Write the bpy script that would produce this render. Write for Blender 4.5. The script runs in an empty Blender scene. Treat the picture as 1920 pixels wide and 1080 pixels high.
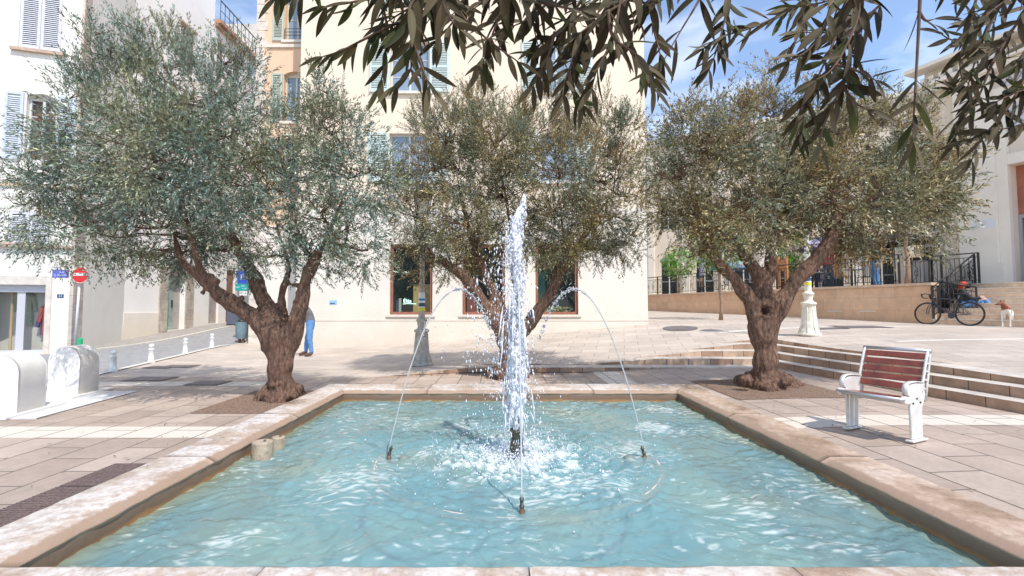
import bpy, bmesh, math, random
import numpy as np
from mathutils import Vector, Matrix, noise

scene = bpy.context.scene
COL = scene.collection
PI = math.pi
# ------------------------------------------------------------------ camera
F = 890.0; YAW = 0.0; PITCH = math.atan(0.05); EYE = 1.3; CY = 534.5
cam_d = bpy.data.cameras.new("camera"); cam = bpy.data.objects.new("camera", cam_d); COL.objects.link(cam)
cam.location = (0, 0, EYE); cam.rotation_euler = (PI/2 + PITCH, 0, -YAW)
cam_d.sensor_width = 36; cam_d.lens = F/1920*36; cam_d.shift_y = -5.5/1920; cam_d.shift_x = 18/1920
cam_d.clip_start = 0.02; cam_d.clip_end = 900
scene.camera = cam
_R = np.array(cam.rotation_euler.to_matrix())
# ------------------------------------------------------------------ world, sun, exposure
SUN_EL, SUN_AZ = math.radians(55), math.radians(148)   # azimuth of the sun measured clockwise from +Y
w = bpy.data.worlds.new("World"); scene.world = w; w.use_nodes = True
nt = w.node_tree; nt.nodes.clear()
def N(nt, t, **kw):
    n = nt.nodes.new(t)
    for k, v in kw.items(): setattr(n, k, v)
    return n
out = N(nt, 'ShaderNodeOutputWorld'); bg = N(nt, 'ShaderNodeBackground'); sky = N(nt, 'ShaderNodeTexSky')
sky.sky_type = 'NISHITA'; sky.sun_disc = False; sky.sun_elevation = SUN_EL; sky.sun_rotation = SUN_AZ
sky.air_density = 1.0; sky.dust_density = .3; sky.ozone_density = 3.5
tc = N(nt, 'ShaderNodeTexCoord'); mp = N(nt, 'ShaderNodeMapping'); mp.inputs['Scale'].default_value = (1.0, 1.0, 2.6)
nz = N(nt, 'ShaderNodeTexNoise'); nz.inputs['Scale'].default_value = 2.1; nz.inputs['Detail'].default_value = 7; nz.inputs['Roughness'].default_value = .52
nz.inputs['Distortion'].default_value = .35
rp = N(nt, 'ShaderNodeValToRGB'); rp.color_ramp.elements[0].position = .50; rp.color_ramp.elements[1].position = .70
rp.color_ramp.elements[0].color = (.06, .06, .06, 1); rp.color_ramp.elements[1].color = (.9, .9, .9, 1)
mx = N(nt, 'ShaderNodeMixRGB'); mx.inputs[2].default_value = (5.6, 5.75, 6.1, 1)
L = nt.links.new
L(tc.outputs['Generated'], mp.inputs[0]); L(mp.outputs[0], nz.inputs['Vector']); L(nz.outputs[0], rp.inputs[0])
L(rp.outputs[0], mx.inputs[0]); L(sky.outputs[0], mx.inputs[1]); L(mx.outputs[0], bg.inputs[0]); L(bg.outputs[0], out.inputs[0])
bg.inputs[1].default_value = 0.15
sd = bpy.data.lights.new("sun", 'SUN'); sun = bpy.data.objects.new("sun", sd); COL.objects.link(sun)
sd.energy = 2.6; sd.angle = math.radians(.5); sd.color = (1, .95, .87)
sdir = Vector((math.sin(SUN_AZ)*math.cos(SUN_EL), math.cos(SUN_AZ)*math.cos(SUN_EL), math.sin(SUN_EL)))
sun.rotation_euler = sdir.to_track_quat('Z', 'Y').to_euler(); sun.location = (5, -5, 20)
vs = scene.view_settings; vs.view_transform = 'Standard'; vs.look = 'None'; vs.gamma = 1; vs.exposure = 0.80
scene.render.engine = 'CYCLES'
scene.cycles.max_bounces = 6; scene.cycles.transparent_max_bounces = 12; scene.cycles.diffuse_bounces = 3
scene.cycles.caustics_reflective = False; scene.cycles.caustics_refractive = False

def ray(px, py):
    d = _R @ np.array([(px-942)/F, (CY-py)/F, -1.0]); return Vector(d)
def P(px, py, z):
    d = ray(px, py); t = (z-EYE)/d.z; return Vector((d.x*t, d.y*t, z))
def gpt(px, py):
    d = ray(px, py); t = 1.5
    while t < 60:
        if EYE+d.z*t <= G(d.x*t, d.y*t): break
        t += .02
    return Vector((d.x*t, d.y*t, G(d.x*t, d.y*t)))
def PY(px, py, Y):
    d = ray(px, py); t = Y/d.y; return Vector((d.x*t, Y, EYE+d.z*t))

# ------------------------------------------------------------------ materials
def mat(name, col, rough=.7, var=0.0, vscale=3.0, col2=None, bump=0.0, bscale=40.0, metal=0.0, spec=None, backcol=None, trans=0, coat=0):
    m = bpy.data.materials.new(name); m.use_nodes = True; nt = m.node_tree; b = nt.nodes['Principled BSDF']
    b.inputs['Base Color'].default_value = (*col, 1); b.inputs['Roughness'].default_value = rough; b.inputs['Metallic'].default_value = metal
    if spec is not None: b.inputs['Specular IOR Level'].default_value = spec
    if trans: b.inputs['Transmission Weight'].default_value = trans
    if coat: b.inputs['Coat Weight'].default_value = coat
    L = nt.links.new; geo = N(nt, 'ShaderNodeNewGeometry')
    csock = None
    if var > 0 or col2:
        n = N(nt, 'ShaderNodeTexNoise'); n.inputs['Scale'].default_value = vscale; n.inputs['Detail'].default_value = 8; n.inputs['Roughness'].default_value = .6
        L(geo.outputs['Position'], n.inputs['Vector'])
        r = N(nt, 'ShaderNodeValToRGB'); r.color_ramp.elements[0].position = .32; r.color_ramp.elements[1].position = .68
        c2 = col2 if col2 else tuple(max(0, c*(1-var)) for c in col)
        r.color_ramp.elements[0].color = (*c2, 1); r.color_ramp.elements[1].color = (*tuple(min(1, c*(1+var*.4)) for c in col), 1)
        L(n.outputs[0], r.inputs[0]); csock = r.outputs[0]; L(csock, b.inputs['Base Color'])
    if bump > 0:
        n2 = N(nt, 'ShaderNodeTexNoise'); n2.inputs['Scale'].default_value = bscale; n2.inputs['Detail'].default_value = 6
        L(geo.outputs['Position'], n2.inputs['Vector'])
        bp = N(nt, 'ShaderNodeBump'); bp.inputs['Strength'].default_value = bump; bp.inputs['Distance'].default_value = .02
        L(n2.outputs[0], bp.inputs['Height']); L(bp.outputs[0], b.inputs['Normal'])
    return m

def ramp(nt, stops):
    r = N(nt, 'ShaderNodeValToRGB'); cr = r.color_ramp
    while len(cr.elements) < len(stops): cr.elements.new(.5)
    for e, (p, c) in zip(cr.elements, stops):
        e.position = p; e.color = (*c, 1) if len(c) == 3 else c
    return r

def paving(name, bw, rh, cA, cB, mortar=(.16, .13, .11), swap=True, rot=0.0, bands=(), bandcol=(.62, .57, .5), dirt=.35, msize=.006, rough=.62):
    m = bpy.data.materials.new(name); m.use_nodes = True; nt = m.node_tree; b = nt.nodes['Principled BSDF']; L = nt.links.new
    geo = N(nt, 'ShaderNodeNewGeometry'); mp = N(nt, 'ShaderNodeMapping'); mp.vector_type = 'POINT'
    mp.inputs['Rotation'].default_value = (0, 0, rot + (PI/2 if swap else 0))
    L(geo.outputs['Position'], mp.inputs[0])
    br = N(nt, 'ShaderNodeTexBrick'); br.inputs['Scale'].default_value = 1; br.inputs['Brick Width'].default_value = bw; br.inputs['Row Height'].default_value = rh
    br.inputs['Mortar Size'].default_value = msize; br.inputs['Mortar Smooth'].default_value = .3; br.inputs['Bias'].default_value = 0
    br.inputs['Color1'].default_value = (*cA, 1); br.inputs['Color2'].default_value = (*cB, 1); br.inputs['Mortar'].default_value = (*mortar, 1)
    L(mp.outputs[0], br.inputs['Vector'])
    n = N(nt, 'ShaderNodeTexNoise'); n.inputs['Scale'].default_value = .9; n.inputs['Detail'].default_value = 9; n.inputs['Roughness'].default_value = .65; L(geo.outputs['Position'], n.inputs['Vector'])
    r = ramp(nt, [(.3, (1-dirt, 1-dirt*1.05, 1-dirt*1.1)), (.65, (1.05, 1.03, 1.0))]); L(n.outputs[0], r.inputs[0])
    n3 = N(nt, 'ShaderNodeTexNoise'); n3.inputs['Scale'].default_value = 22; n3.inputs['Detail'].default_value = 8; n3.inputs['Roughness'].default_value = .7; L(geo.outputs['Position'], n3.inputs['Vector'])
    r3 = ramp(nt, [(.3, (.86, .85, .84)), (.7, (1.04, 1.04, 1.04))]); L(n3.outputs[0], r3.inputs[0])
    mul = N(nt, 'ShaderNodeMixRGB', blend_type='MULTIPLY'); mul.inputs[0].default_value = 1; L(br.outputs[0], mul.inputs[1]); L(r.outputs[0], mul.inputs[2])
    last = mul.outputs[0]
    sep = N(nt, 'ShaderNodeSeparateXYZ'); L(geo.outputs['Position'], sep.inputs[0])
    for (ax, lo, hi, ax2, lo2, hi2) in bands:
        mm = []
        for a, l_, h_ in ((ax, lo, hi), (ax2, lo2, hi2)):
            g1 = N(nt, 'ShaderNodeMath', operation='GREATER_THAN'); g1.inputs[1].default_value = l_; L(sep.outputs[a], g1.inputs[0])
            g2 = N(nt, 'ShaderNodeMath', operation='LESS_THAN'); g2.inputs[1].default_value = h_; L(sep.outputs[a], g2.inputs[0])
            mm += [g1, g2]
        p = mm[0].outputs[0]
        for q in mm[1:]:
            x = N(nt, 'ShaderNodeMath', operation='MULTIPLY'); L(p, x.inputs[0]); L(q.outputs[0], x.inputs[1]); p = x.outputs[0]
        inv = N(nt, 'ShaderNodeMath', operation='SUBTRACT'); inv.inputs[0].default_value = 1; L(br.outputs['Fac'], inv.inputs[1])
        x = N(nt, 'ShaderNodeMath', operation='MULTIPLY'); L(p, x.inputs[0]); L(inv.outputs[0], x.inputs[1])
        mxx = N(nt, 'ShaderNodeMixRGB'); mxx.inputs[2].default_value = (*bandcol, 1); L(x.outputs[0], mxx.inputs[0]); L(last, mxx.inputs[1]); last = mxx.outputs[0]
    mul2 = N(nt, 'ShaderNodeMixRGB', blend_type='MULTIPLY'); mul2.inputs[0].default_value = 1; L(last, mul2.inputs[1]); L(r3.outputs[0], mul2.inputs[2])
    L(mul2.outputs[0], b.inputs['Base Color']); b.inputs['Roughness'].default_value = rough
    bp = N(nt, 'ShaderNodeBump'); bp.inputs['Strength'].default_value = .5; bp.inputs['Distance'].default_value = .006
    ad = N(nt, 'ShaderNodeMath', operation='SUBTRACT'); L(n3.outputs[0], ad.inputs[0]); L(br.outputs['Fac'], ad.inputs[1]); L(ad.outputs[0], bp.inputs['Height']); L(bp.outputs[0], b.inputs['Normal'])
    return m

def stonewall(name, cA, cB, bw, rh, ang, mortar=(.3, .2, .13), msize=.004, dirt=.25, offs=.5, bump=.4):
    """blocks on a vertical face whose horizontal direction has plan angle ang"""
    m = bpy.data.materials.new(name); m.use_nodes = True; nt = m.node_tree; b = nt.nodes['Principled BSDF']; L = nt.links.new
    geo = N(nt, 'ShaderNodeNewGeometry'); sep = N(nt, 'ShaderNodeSeparateXYZ')
    rt = N(nt, 'ShaderNodeVectorRotate'); rt.rotation_type = 'Z_AXIS'; rt.inputs['Angle'].default_value = -ang
    L(geo.outputs['Position'], rt.inputs[0]); L(rt.outputs[0], sep.inputs[0])
    cb = N(nt, 'ShaderNodeCombineXYZ'); L(sep.outputs[0], cb.inputs[0]); L(sep.outputs[2], cb.inputs[1])
    br = N(nt, 'ShaderNodeTexBrick'); br.offset = offs; br.inputs['Scale'].default_value = 1; br.inputs['Brick Width'].default_value = bw; br.inputs['Row Height'].default_value = rh
    br.inputs['Mortar Size'].default_value = msize; br.inputs['Bias'].default_value = 0
    br.inputs['Color1'].default_value = (*cA, 1); br.inputs['Color2'].default_value = (*cB, 1); br.inputs['Mortar'].default_value = (*mortar, 1); L(cb.outputs[0], br.inputs['Vector'])
    n = N(nt, 'ShaderNodeTexNoise'); n.inputs['Scale'].default_value = 3.5; n.inputs['Detail'].default_value = 9; n.inputs['Roughness'].default_value = .65; L(geo.outputs['Position'], n.inputs['Vector'])
    r = ramp(nt, [(.3, (1-dirt,)*3), (.7, (1.08, 1.06, 1.04))]); L(n.outputs[0], r.inputs[0])
    mul = N(nt, 'ShaderNodeMixRGB', blend_type='MULTIPLY'); mul.inputs[0].default_value = 1; L(br.outputs[0], mul.inputs[1]); L(r.outputs[0], mul.inputs[2])
    L(mul.outputs[0], b.inputs['Base Color']); b.inputs['Roughness'].default_value = .8
    bp = N(nt, 'ShaderNodeBump'); bp.inputs['Strength'].default_value = bump; bp.inputs['Distance'].default_value = .02
    L(n.outputs[0], bp.inputs['Height']); L(bp.outputs[0], b.inputs['Normal'])
    return m

def plaster(name, col, stain=(.55, .45, .33), zlo=0.0, zhi=1.2, amt=.5, col_top=None, ztop=3.6):
    m = bpy.data.materials.new(name); m.use_nodes = True; nt = m.node_tree; b = nt.nodes['Principled BSDF']; L = nt.links.new
    geo = N(nt, 'ShaderNodeNewGeometry'); sep = N(nt, 'ShaderNodeSeparateXYZ'); L(geo.outputs['Position'], sep.inputs[0])
    n = N(nt, 'ShaderNodeTexNoise'); n.inputs['Scale'].default_value = .8; n.inputs['Detail'].default_value = 10; n.inputs['Roughness'].default_value = .62; L(geo.outputs['Position'], n.inputs['Vector'])
    r = ramp(nt, [(.3, tuple(c*.9 for c in col)), (.62, col)]); L(n.outputs[0], r.inputs[0]); last = r.outputs[0]
    if col_top:
        g = N(nt, 'ShaderNodeMath', operation='GREATER_THAN'); g.inputs[1].default_value = ztop; L(sep.outputs[2], g.inputs[0])
        rt = ramp(nt, [(.3, tuple(c*.94 for c in col_top)), (.62, col_top)]); L(n.outputs[0], rt.inputs[0])
        mx = N(nt, 'ShaderNodeMixRGB'); L(g.outputs[0], mx.inputs[0]); L(last, mx.inputs[1]); L(rt.outputs[0], mx.inputs[2]); last = mx.outputs[0]
    mr = N(nt, 'ShaderNodeMapRange'); mr.inputs[1].default_value = zlo; mr.inputs[2].default_value = zhi; mr.inputs[3].default_value = 1; mr.inputs[4].default_value = 0; L(sep.outputs[2], mr.inputs[0])
    n2 = N(nt, 'ShaderNodeTexNoise'); n2.inputs['Scale'].default_value = 2.2; n2.inputs['Detail'].default_value = 10; n2.inputs['Roughness'].default_value = .7; L(geo.outputs['Position'], n2.inputs['Vector'])
    a = N(nt, 'ShaderNodeMath', operation='MULTIPLY'); L(mr.outputs[0], a.inputs[0]); L(n2.outputs[0], a.inputs[1])
    a2 = N(nt, 'ShaderNodeMath', operation='MULTIPLY'); a2.inputs[1].default_value = amt; L(a.outputs[0], a2.inputs[0])
    mx = N(nt, 'ShaderNodeMixRGB'); mx.inputs[2].default_value = (*stain, 1); L(a2.outputs[0], mx.inputs[0]); L(last, mx.inputs[1])
    L(mx.outputs[0], b.inputs['Base Color']); b.inputs['Roughness'].default_value = .9; b.inputs['Specular IOR Level'].default_value = .2
    bp = N(nt, 'ShaderNodeBump'); bp.inputs['Strength'].default_value = .25; bp.inputs['Distance'].default_value = .02
    n4 = N(nt, 'ShaderNodeTexNoise'); n4.inputs['Scale'].default_value = 14; n4.inputs['Detail'].default_value = 8; L(geo.outputs['Position'], n4.inputs['Vector'])
    L(n4.outputs[0], bp.inputs['Height']); L(bp.outputs[0], b.inputs['Normal'])
    return m

def glassmat(name, col=(.05, .07, .07), tr=.6):
    m = bpy.data.materials.new(name); m.use_nodes = True; nt = m.node_tree; L = nt.links.new
    b = nt.nodes['Principled BSDF']; b.inputs['Base Color'].default_value = (*col, 1); b.inputs['Roughness'].default_value = .03; b.inputs['Specular IOR Level'].default_value = .8
    t = N(nt, 'ShaderNodeBsdfTransparent'); t.inputs[0].default_value = (.92, .96, .95, 1)
    mx = N(nt, 'ShaderNodeMixShader'); mx.inputs[0].default_value = tr; L(b.outputs[0], mx.inputs[1]); L(t.outputs[0], mx.inputs[2]); L(mx.outputs[0], nt.nodes['Material Output'].inputs[0])
    return m

# ------------------------------------------------------------------ mesh helpers
WORLDP = set()
def wempty(name, loc, label, cat):
    o = empty(name, loc, 0, label, cat); WORLDP.add(o.name); return o
class MB:
    def __init__(s): s.v = []; s.f = []; s.m = []; s.sm = []
    def add(s, vs, fs, mi=0, smooth=False):
        o = len(s.v); s.v += [tuple(x) for x in vs]
        for f in fs: s.f.append(tuple(i+o for i in f)); s.m.append(mi); s.sm.append(smooth)
    def box(s, c, h, rz=0.0, mi=0, rot=None):
        cx, cy, cz = c; hx, hy, hz = h[0]/2, h[1]/2, h[2]/2
        M = rot if rot is not None else Matrix.Rotation(rz, 3, 'Z')
        vs = [Vector(c) + M @ Vector((x*hx, y*hy, z*hz)) for x in (-1, 1) for y in (-1, 1) for z in (-1, 1)]
        s.add(vs, [(0, 1, 3, 2), (4, 6, 7, 5), (0, 4, 5, 1), (2, 3, 7, 6), (0, 2, 6, 4), (1, 5, 7, 3)], mi)
    def lathe(s, c, prof, n=24, mi=0, axis=None, smooth=True, caps=True):
        c = Vector(c); Q = Matrix.Identity(3)
        if axis is not None: Q = Vector(axis).normalized().to_track_quat('Z', 'Y').to_matrix()
        vs = []; fs = []
        for (r, z) in prof:
            for k in range(n):
                a = 2*PI*k/n; vs.append(c + Q @ Vector((r*math.cos(a), r*math.sin(a), z)))
        for j in range(len(prof)-1):
            for k in range(n):
                a, b = j*n+k, j*n+(k+1) % n; fs.append((a, b, b+n, a+n))
        s.add(vs, fs, mi, smooth)
        if caps:
            s.add(vs[:n][::-1], [tuple(range(n))], mi); s.add(vs[-n:], [tuple(range(n))], mi)
    def tube(s, pts, rad, n=8, mi=0, smooth=True, closed=False):
        pts = [Vector(p) for p in pts]; m = len(pts)
        if not hasattr(rad, '__len__'): rad = [rad]*m
        vs = []; up = Vector((0, 0, 1)); px = None
        for i, p in enumerate(pts):
            if closed: t = pts[(i+1) % m]-pts[(i-1) % m]
            else: t = (pts[min(i+1, m-1)]-pts[max(i-1, 0)])
            if t.length < 1e-9: t = Vector((0, 0, 1))
            t.normalize()
            if px is None:
                a = up if abs(t.z) < .9 else Vector((1, 0, 0)); px = t.cross(a).normalized()
            px = (px - t*px.dot(t)).normalized(); py = t.cross(px)
            for k in range(n):
                a = 2*PI*k/n; vs.append(p + (px*math.cos(a)+py*math.sin(a))*rad[i])
        fs = []
        for j in range(m if closed else m-1):
            for k in range(n):
                a, b = j*n+k, j*n+(k+1) % n; c2 = ((j+1) % m)*n
                fs.append((a, b, c2+(k+1) % n, c2+k))
        if not closed: fs += [tuple(range(n))[::-1], tuple(range((m-1)*n, m*n))]
        s.add(vs, fs, mi, smooth)
    def prism(s, poly, a, mi=0):
        """extrude a 3d polygon by vector a"""
        n = len(poly); a = Vector(a); P0 = [Vector(p) for p in poly]; vs = P0+[p+a for p in P0]
        s.add(vs, [tuple(range(n))[::-1], tuple(range(n, 2*n))]+[(i, (i+1) % n, (i+1) % n+n, i+n) for i in range(n)], mi)
    def build(s, name, mats, parent=None, loc=None, bevel=0):
        me = bpy.data.meshes.new(name); me.from_pydata(s.v, [], s.f)
        if not isinstance(mats, (list, tuple)): mats = [mats]
        for m in mats: me.materials.append(m)
        me.polygons.foreach_set('material_index', s.m); me.polygons.foreach_set('use_smooth', s.sm)
        me.update()
        o = bpy.data.objects.new(name, me); COL.objects.link(o)
        if parent:
            o.parent = parent
            if parent.name in WORLDP: o.matrix_parent_inverse = Matrix.Translation(-parent.location)
        if bevel:
            b = o.modifiers.new('bevel', 'BEVEL'); b.width = bevel; b.segments = 2; b.limit_method = 'ANGLE'; b.angle_limit = .6
        if loc is not None: o.location = loc
        return o
def tag(o, label=None, cat=None, group=None, kind=None):
    if label: o['label'] = label
    if cat: o['category'] = cat
    if group: o['group'] = group
    if kind: o['kind'] = kind
    return o
def empty(name, loc=(0, 0, 0), rz=0, label=None, cat=None, group=None):
    o = bpy.data.objects.new(name, None); COL.objects.link(o); o.location = loc; o.rotation_euler = (0, 0, rz); o.empty_display_size = .2
    return tag(o, label, cat, group)
def copy_tree(o, parent=None):
    c = o.copy(); COL.objects.link(c); c.parent = parent
    for ch in [x for x in bpy.data.objects if x.parent == o]: copy_tree(ch, c)
    return c
def npmesh(name, V, Fq, m, parent=None, smooth=False):
    me = bpy.data.meshes.new(name); nv = len(V); nf, k = Fq.shape
    me.vertices.add(nv); me.vertices.foreach_set('co', V.astype(np.float32).ravel())
    me.loops.add(nf*k); me.loops.foreach_set('vertex_index', Fq.astype(np.int32).ravel())
    me.polygons.add(nf); me.polygons.foreach_set('loop_start', np.arange(nf, dtype=np.int32)*k)
    try: me.polygons.foreach_set('loop_total', np.full(nf, k, dtype=np.int32))
    except Exception: pass
    me.polygons.foreach_set('use_smooth', np.full(nf, smooth))
    me.update(calc_edges=True)
    for x in (m if isinstance(m, (list, tuple)) else [m]): me.materials.append(x)
    o = bpy.data.objects.new(name, me); COL.objects.link(o)
    if parent:
        o.parent = parent
        if parent.name in WORLDP: o.matrix_parent_inverse = Matrix.Translation(-parent.location)
    return o
def text(name, body, size, loc, xdir, m, parent=None, zdir=(0, 0, 1), align='CENTER'):
    cu = bpy.data.curves.new(name, 'FONT'); cu.body = body; cu.size = size; cu.align_x = align; cu.align_y = 'CENTER'; cu.extrude = .0008
    t = bpy.data.objects.new(name, cu); COL.objects.link(t)
    dg = bpy.context.evaluated_depsgraph_get(); me = bpy.data.meshes.new_from_object(t.evaluated_get(dg)); bpy.data.objects.remove(t); bpy.data.curves.remove(cu)
    me.materials.clear(); me.materials.append(m)
    X = Vector(xdir).normalized(); Z = Vector(zdir).normalized(); Yn = Z.cross(X)
    M = Matrix((( X.x, Z.x, -Yn.x, loc[0]), (X.y, Z.y, -Yn.y, loc[1]), (X.z, Z.z, -Yn.z, loc[2]), (0, 0, 0, 1)))
    me.transform(M); me.name = name
    o = bpy.data.objects.new(name, me); COL.objects.link(o)
    if parent:
        o.parent = parent
        if parent.name in WORLDP: o.matrix_parent_inverse = Matrix.Translation(-parent.location)
    return o
rng = np.random.default_rng(7); random.seed(7)
def sstep(a, b, x):
    t = min(1, max(0, (x-a)/(b-a))); return t*t*(3-2*t)
# ================================================================== GROUND
ctrl = np.array([(-2.7, 9.25, -.03), (-1.7, 9.4, .03), (-.8, 9.8, .09), (.8, 10.2, .12), (1.1, 10.25, .10), (2.85, 10.7, .205), (4.1, 11.15, .33), (5.2, 11.6, .455), (6.3, 12, .59), (2, 12, .22), (4, 13, .46),
    (7.3, 11.3, .66), (13.35, 14.8, .83), (8.5, 27.3, 1.18), (15.3, 14.0, .83), (17, 10, .8), (6.6, 6.0, .44), (7, 4, .38), (9, 6, .5), (7, 8.5, .55), (10, 10, .7), (12, 4, .5),
    (4.8, 15.5, .795), (0, 15.5, .38), (-6.3, 15.5, -.01), (-9, 17, .05), (-4, 9.2, -.03), (-6, 8.5, -.03), (-8, 8.5, -.03), (-8, 10, -.02), (-4, 12, .0), (-8.5, 11.4, .0), (-9, 15, .05),
    (-12.3, 13.5, .056), (-13.3, 15.5, .098), (-13.3, 18.5, .3), (-13.3, 21.4, .52), (-13.3, 25, .6), (-10, 21, .45), (-10, 25, .58), (-14, 11, .0), (-12, 8.5, -.02), (8, 20, 1.0), (14, 27, 1.18), (5.5, 20, .95)])
def _tps(d2): return np.where(d2 > 1e-12, .5*d2*np.log(np.maximum(d2, 1e-12)), 0)
_n = len(ctrl); _d2 = ((ctrl[:, None, :2]-ctrl[None, :, :2])**2).sum(-1)
_A = np.zeros((_n+3, _n+3)); _A[:_n, :_n] = _tps(_d2)+np.eye(_n)*.06; _A[:_n, _n] = 1; _A[:_n, _n+1:] = ctrl[:, :2]; _A[_n, :_n] = 1; _A[_n+1:, :_n] = ctrl[:, :2].T
_W = np.linalg.solve(_A, np.concatenate([ctrl[:, 2], [0, 0, 0]]))
def Hup(x, y):
    x = min(max(x, -15), 18); y = min(max(y, 3.0 if x > 5 else 9.2), 28)
    d2 = (ctrl[:, 0]-x)**2+(ctrl[:, 1]-y)**2
    return float(_tps(d2) @ _W[:_n] + _W[_n] + _W[_n+1]*x + _W[_n+2]*y)
def gx(X): return -.55*sstep(-.3, -2.7, X)*1.0 if X < 0 else 0.0
def tx(X, Y): return -.097*(min(Y, 9.45)-9.45)*sstep(3.2, 5.0, X)*(1-sstep(7.5, 12, X)) + .0
YL = [9.8, 10.25, 10.7, 11.15, 11.6]; XL = [5.57, 5.87, 6.17, 6.47]
LEV = [.1, .227, .354, .481, .608]
def lowz(X, Y): return -.03+.13*sstep(.6, 4.3, X)
def height(X, Y, kx, ky):
    lev = max(ky, kx+1 if kx > 0 else 0)
    if lev == 0: return lowz(X, Y)
    if X < -1.6 and kx == 0:
        return Hup(X, Y)
    H = Hup(X, Y)
    if X > 6.9 or Y > 12.2 or (kx >= 4 and X > 6.47+tx(X, Y)) or ky >= 5: lev = 5 if (kx >= 4 or ky >= 5) else lev
    if lev >= 5:
        return H if (X < 5.0 and ky >= 5) or X > 8 or Y > 13.5 else min(H, .608) if (Y < 12 and X < 6.9) else H
    lim = LEV[lev-1]
    if lev == 1 and X > 0: return lim if H > lim-.03 or X > .3 else H
    return min(H, lim)
def G(X, Y):
    ky = sum(1 for y in YL if Y >= y+gx(X)); kx = sum(1 for x in XL if X >= x+tx(X, Y))
    return height(X, Y, kx, ky)
pool = dict(xi0=-2.335, xi1=2.58, yi0=2.345, yi1=7.05, xo0=-2.79, xo1=3.00, yo0=1.80, yo1=7.69, z=.10, zw=-.055)

S = [(-150, 0), (-60, 0), (-30, 0)]+[(x, 0) for x in np.arange(-16, -4, .5)]+[(-4, 0), (-3.4, 0), (pool['xo0']+.05, 0)]+[(x, 0) for x in np.arange(-2.4, 2.9, .3)]+[(pool['xo1']-.05, 0)]+[(x, 0) for x in (3.3, 3.6, 3.9, 4.2, 4.5, 4.8, 5.2)]
for k, x in enumerate(XL): S += [(x, k), (x, k+1)]
S += [(x, 4) for x in (6.8, 7.2, 7.6, 8, 8.6, 9.2, 10, 11, 12, 13, 14, 15, 16, 17, 18, 30, 60, 150)]
T = [(y, 0) for y in (-60, -20, -8, -3, 0, 1, pool['yo0']+.05, 2, 3, 4, 5, 6, 7, pool['yo1']-.05, 8.2, 8.7, 9.25)]
for k, y in enumerate(YL): T += [(y, k), (y, k+1)]
T += [(y, 5) for y in list(np.arange(12, 17, .5))+list(np.arange(17, 29, 1.0))+[40, 80, 200]]
gv = {}; lists = {'lower': MB(), 'steps': MB(), 'upper': MB()}
def gp(i, j):
    s, kx = S[i]; t, ky = T[j]; fy = t
    X = s + tx(s, t); Y = t + gx(s)*(1-sstep(12, 15, t))*(sstep(6, 9.2, t) if t < 9.2 else 1)
    return (X, Y, height(s + tx(s, t), Y if ky else t, kx, ky))
G0 = [[gp(i, j) for j in range(len(T))] for i in range(len(S))]
for i in range(len(S)-1):
    for j in range(len(T)-1):
        q = [G0[i][j], G0[i+1][j], G0[i+1][j+1], G0[i][j+1]]
        if S[i][0] >= pool['xo0'] and S[i+1][0] <= pool['xo1'] and T[j][0] >= pool['yo0'] and T[j+1][0] <= pool['yo1'] and T[j][1] == 0 and S[i][1] == 0: continue
        dx = S[i+1][0]-S[i][0]; dy = T[j+1][0]-T[j][0]
        if dx == 0 or dy == 0:
            if dx == 0 and dy == 0: continue
            if max(abs(q[0][2]-q[1][2]), abs(q[3][2]-q[2][2]), abs(q[0][2]-q[3][2]) if dy == 0 else 0, abs(q[1][2]-q[2][2]) if dy == 0 else 0) < 1e-4: continue
            lists['steps'].add(q, [(0, 1, 2, 3)], 1 if dy == 0 else 2); continue
        kx = S[i][1] if S[i][1] == S[i+1][1] else min(S[i][1], S[i+1][1]); ky = T[j][1]
        lev = max(ky, kx+1 if kx > 0 else 0)
        key = 'lower' if lev == 0 else ('upper' if (lev >= 5 or S[i][0] < 0) else 'steps')
        if key == 'steps':   # where the sloping plaza has taken over
            if S[i][0] < 5 and G0[i][j][2] < LEV[lev-1]-.004: key = 'upper'
        lists[key].add(q, [(0, 1, 2, 3)], 0)
M_lower = paving('lower_paving', .66, .40, (.42, .33, .275), (.54, .44, .375), dirt=.28, msize=.009, bands=[(1, 4.98, 5.44, 0, -40, 40), (0, 1.84, 2.30, 1, 7.7, 9.8), (1, 8.28, 8.74, 0, -40, -4.2)], bandcol=(.68, .61, .52))
M_upper = paving('upper_paving', .7, .46, (.50, .43, .375), (.60, .525, .46), swap=False, rot=.25, dirt=.2, bands=[(1, 13.1, 13.3, 0, 6, 40), (1, 9.6, 9.75, 0, 8, 40)], bandcol=(.72, .68, .62))
M_tread = mat('step_tread', (.60, .54, .48), .6, .25, 4, bump=.3, bscale=60)
def risermat(name, ang):
    m = stonewall(name, (.36, .22, .15), (.66, .49, .36), .47, 10, ang, mortar=(.12, .08, .06), msize=.007, dirt=.45)
    return m
o = lists['lower'].build('lower_plaza', M_lower); tag(o, kind='structure')
o = lists['upper'].build('upper_plaza', M_upper); tag(o, kind='structure')
o = lists['steps'].build('plaza_steps', [M_tread, risermat('riser_stone_x', 0), risermat('riser_stone_y', PI/2)]); tag(o, kind='structure')
# nosing strips: thin pale lips over every riser
M_nose = mat('nosing_stone', (.66, .60, .54), .55, .2, 8)

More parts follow.
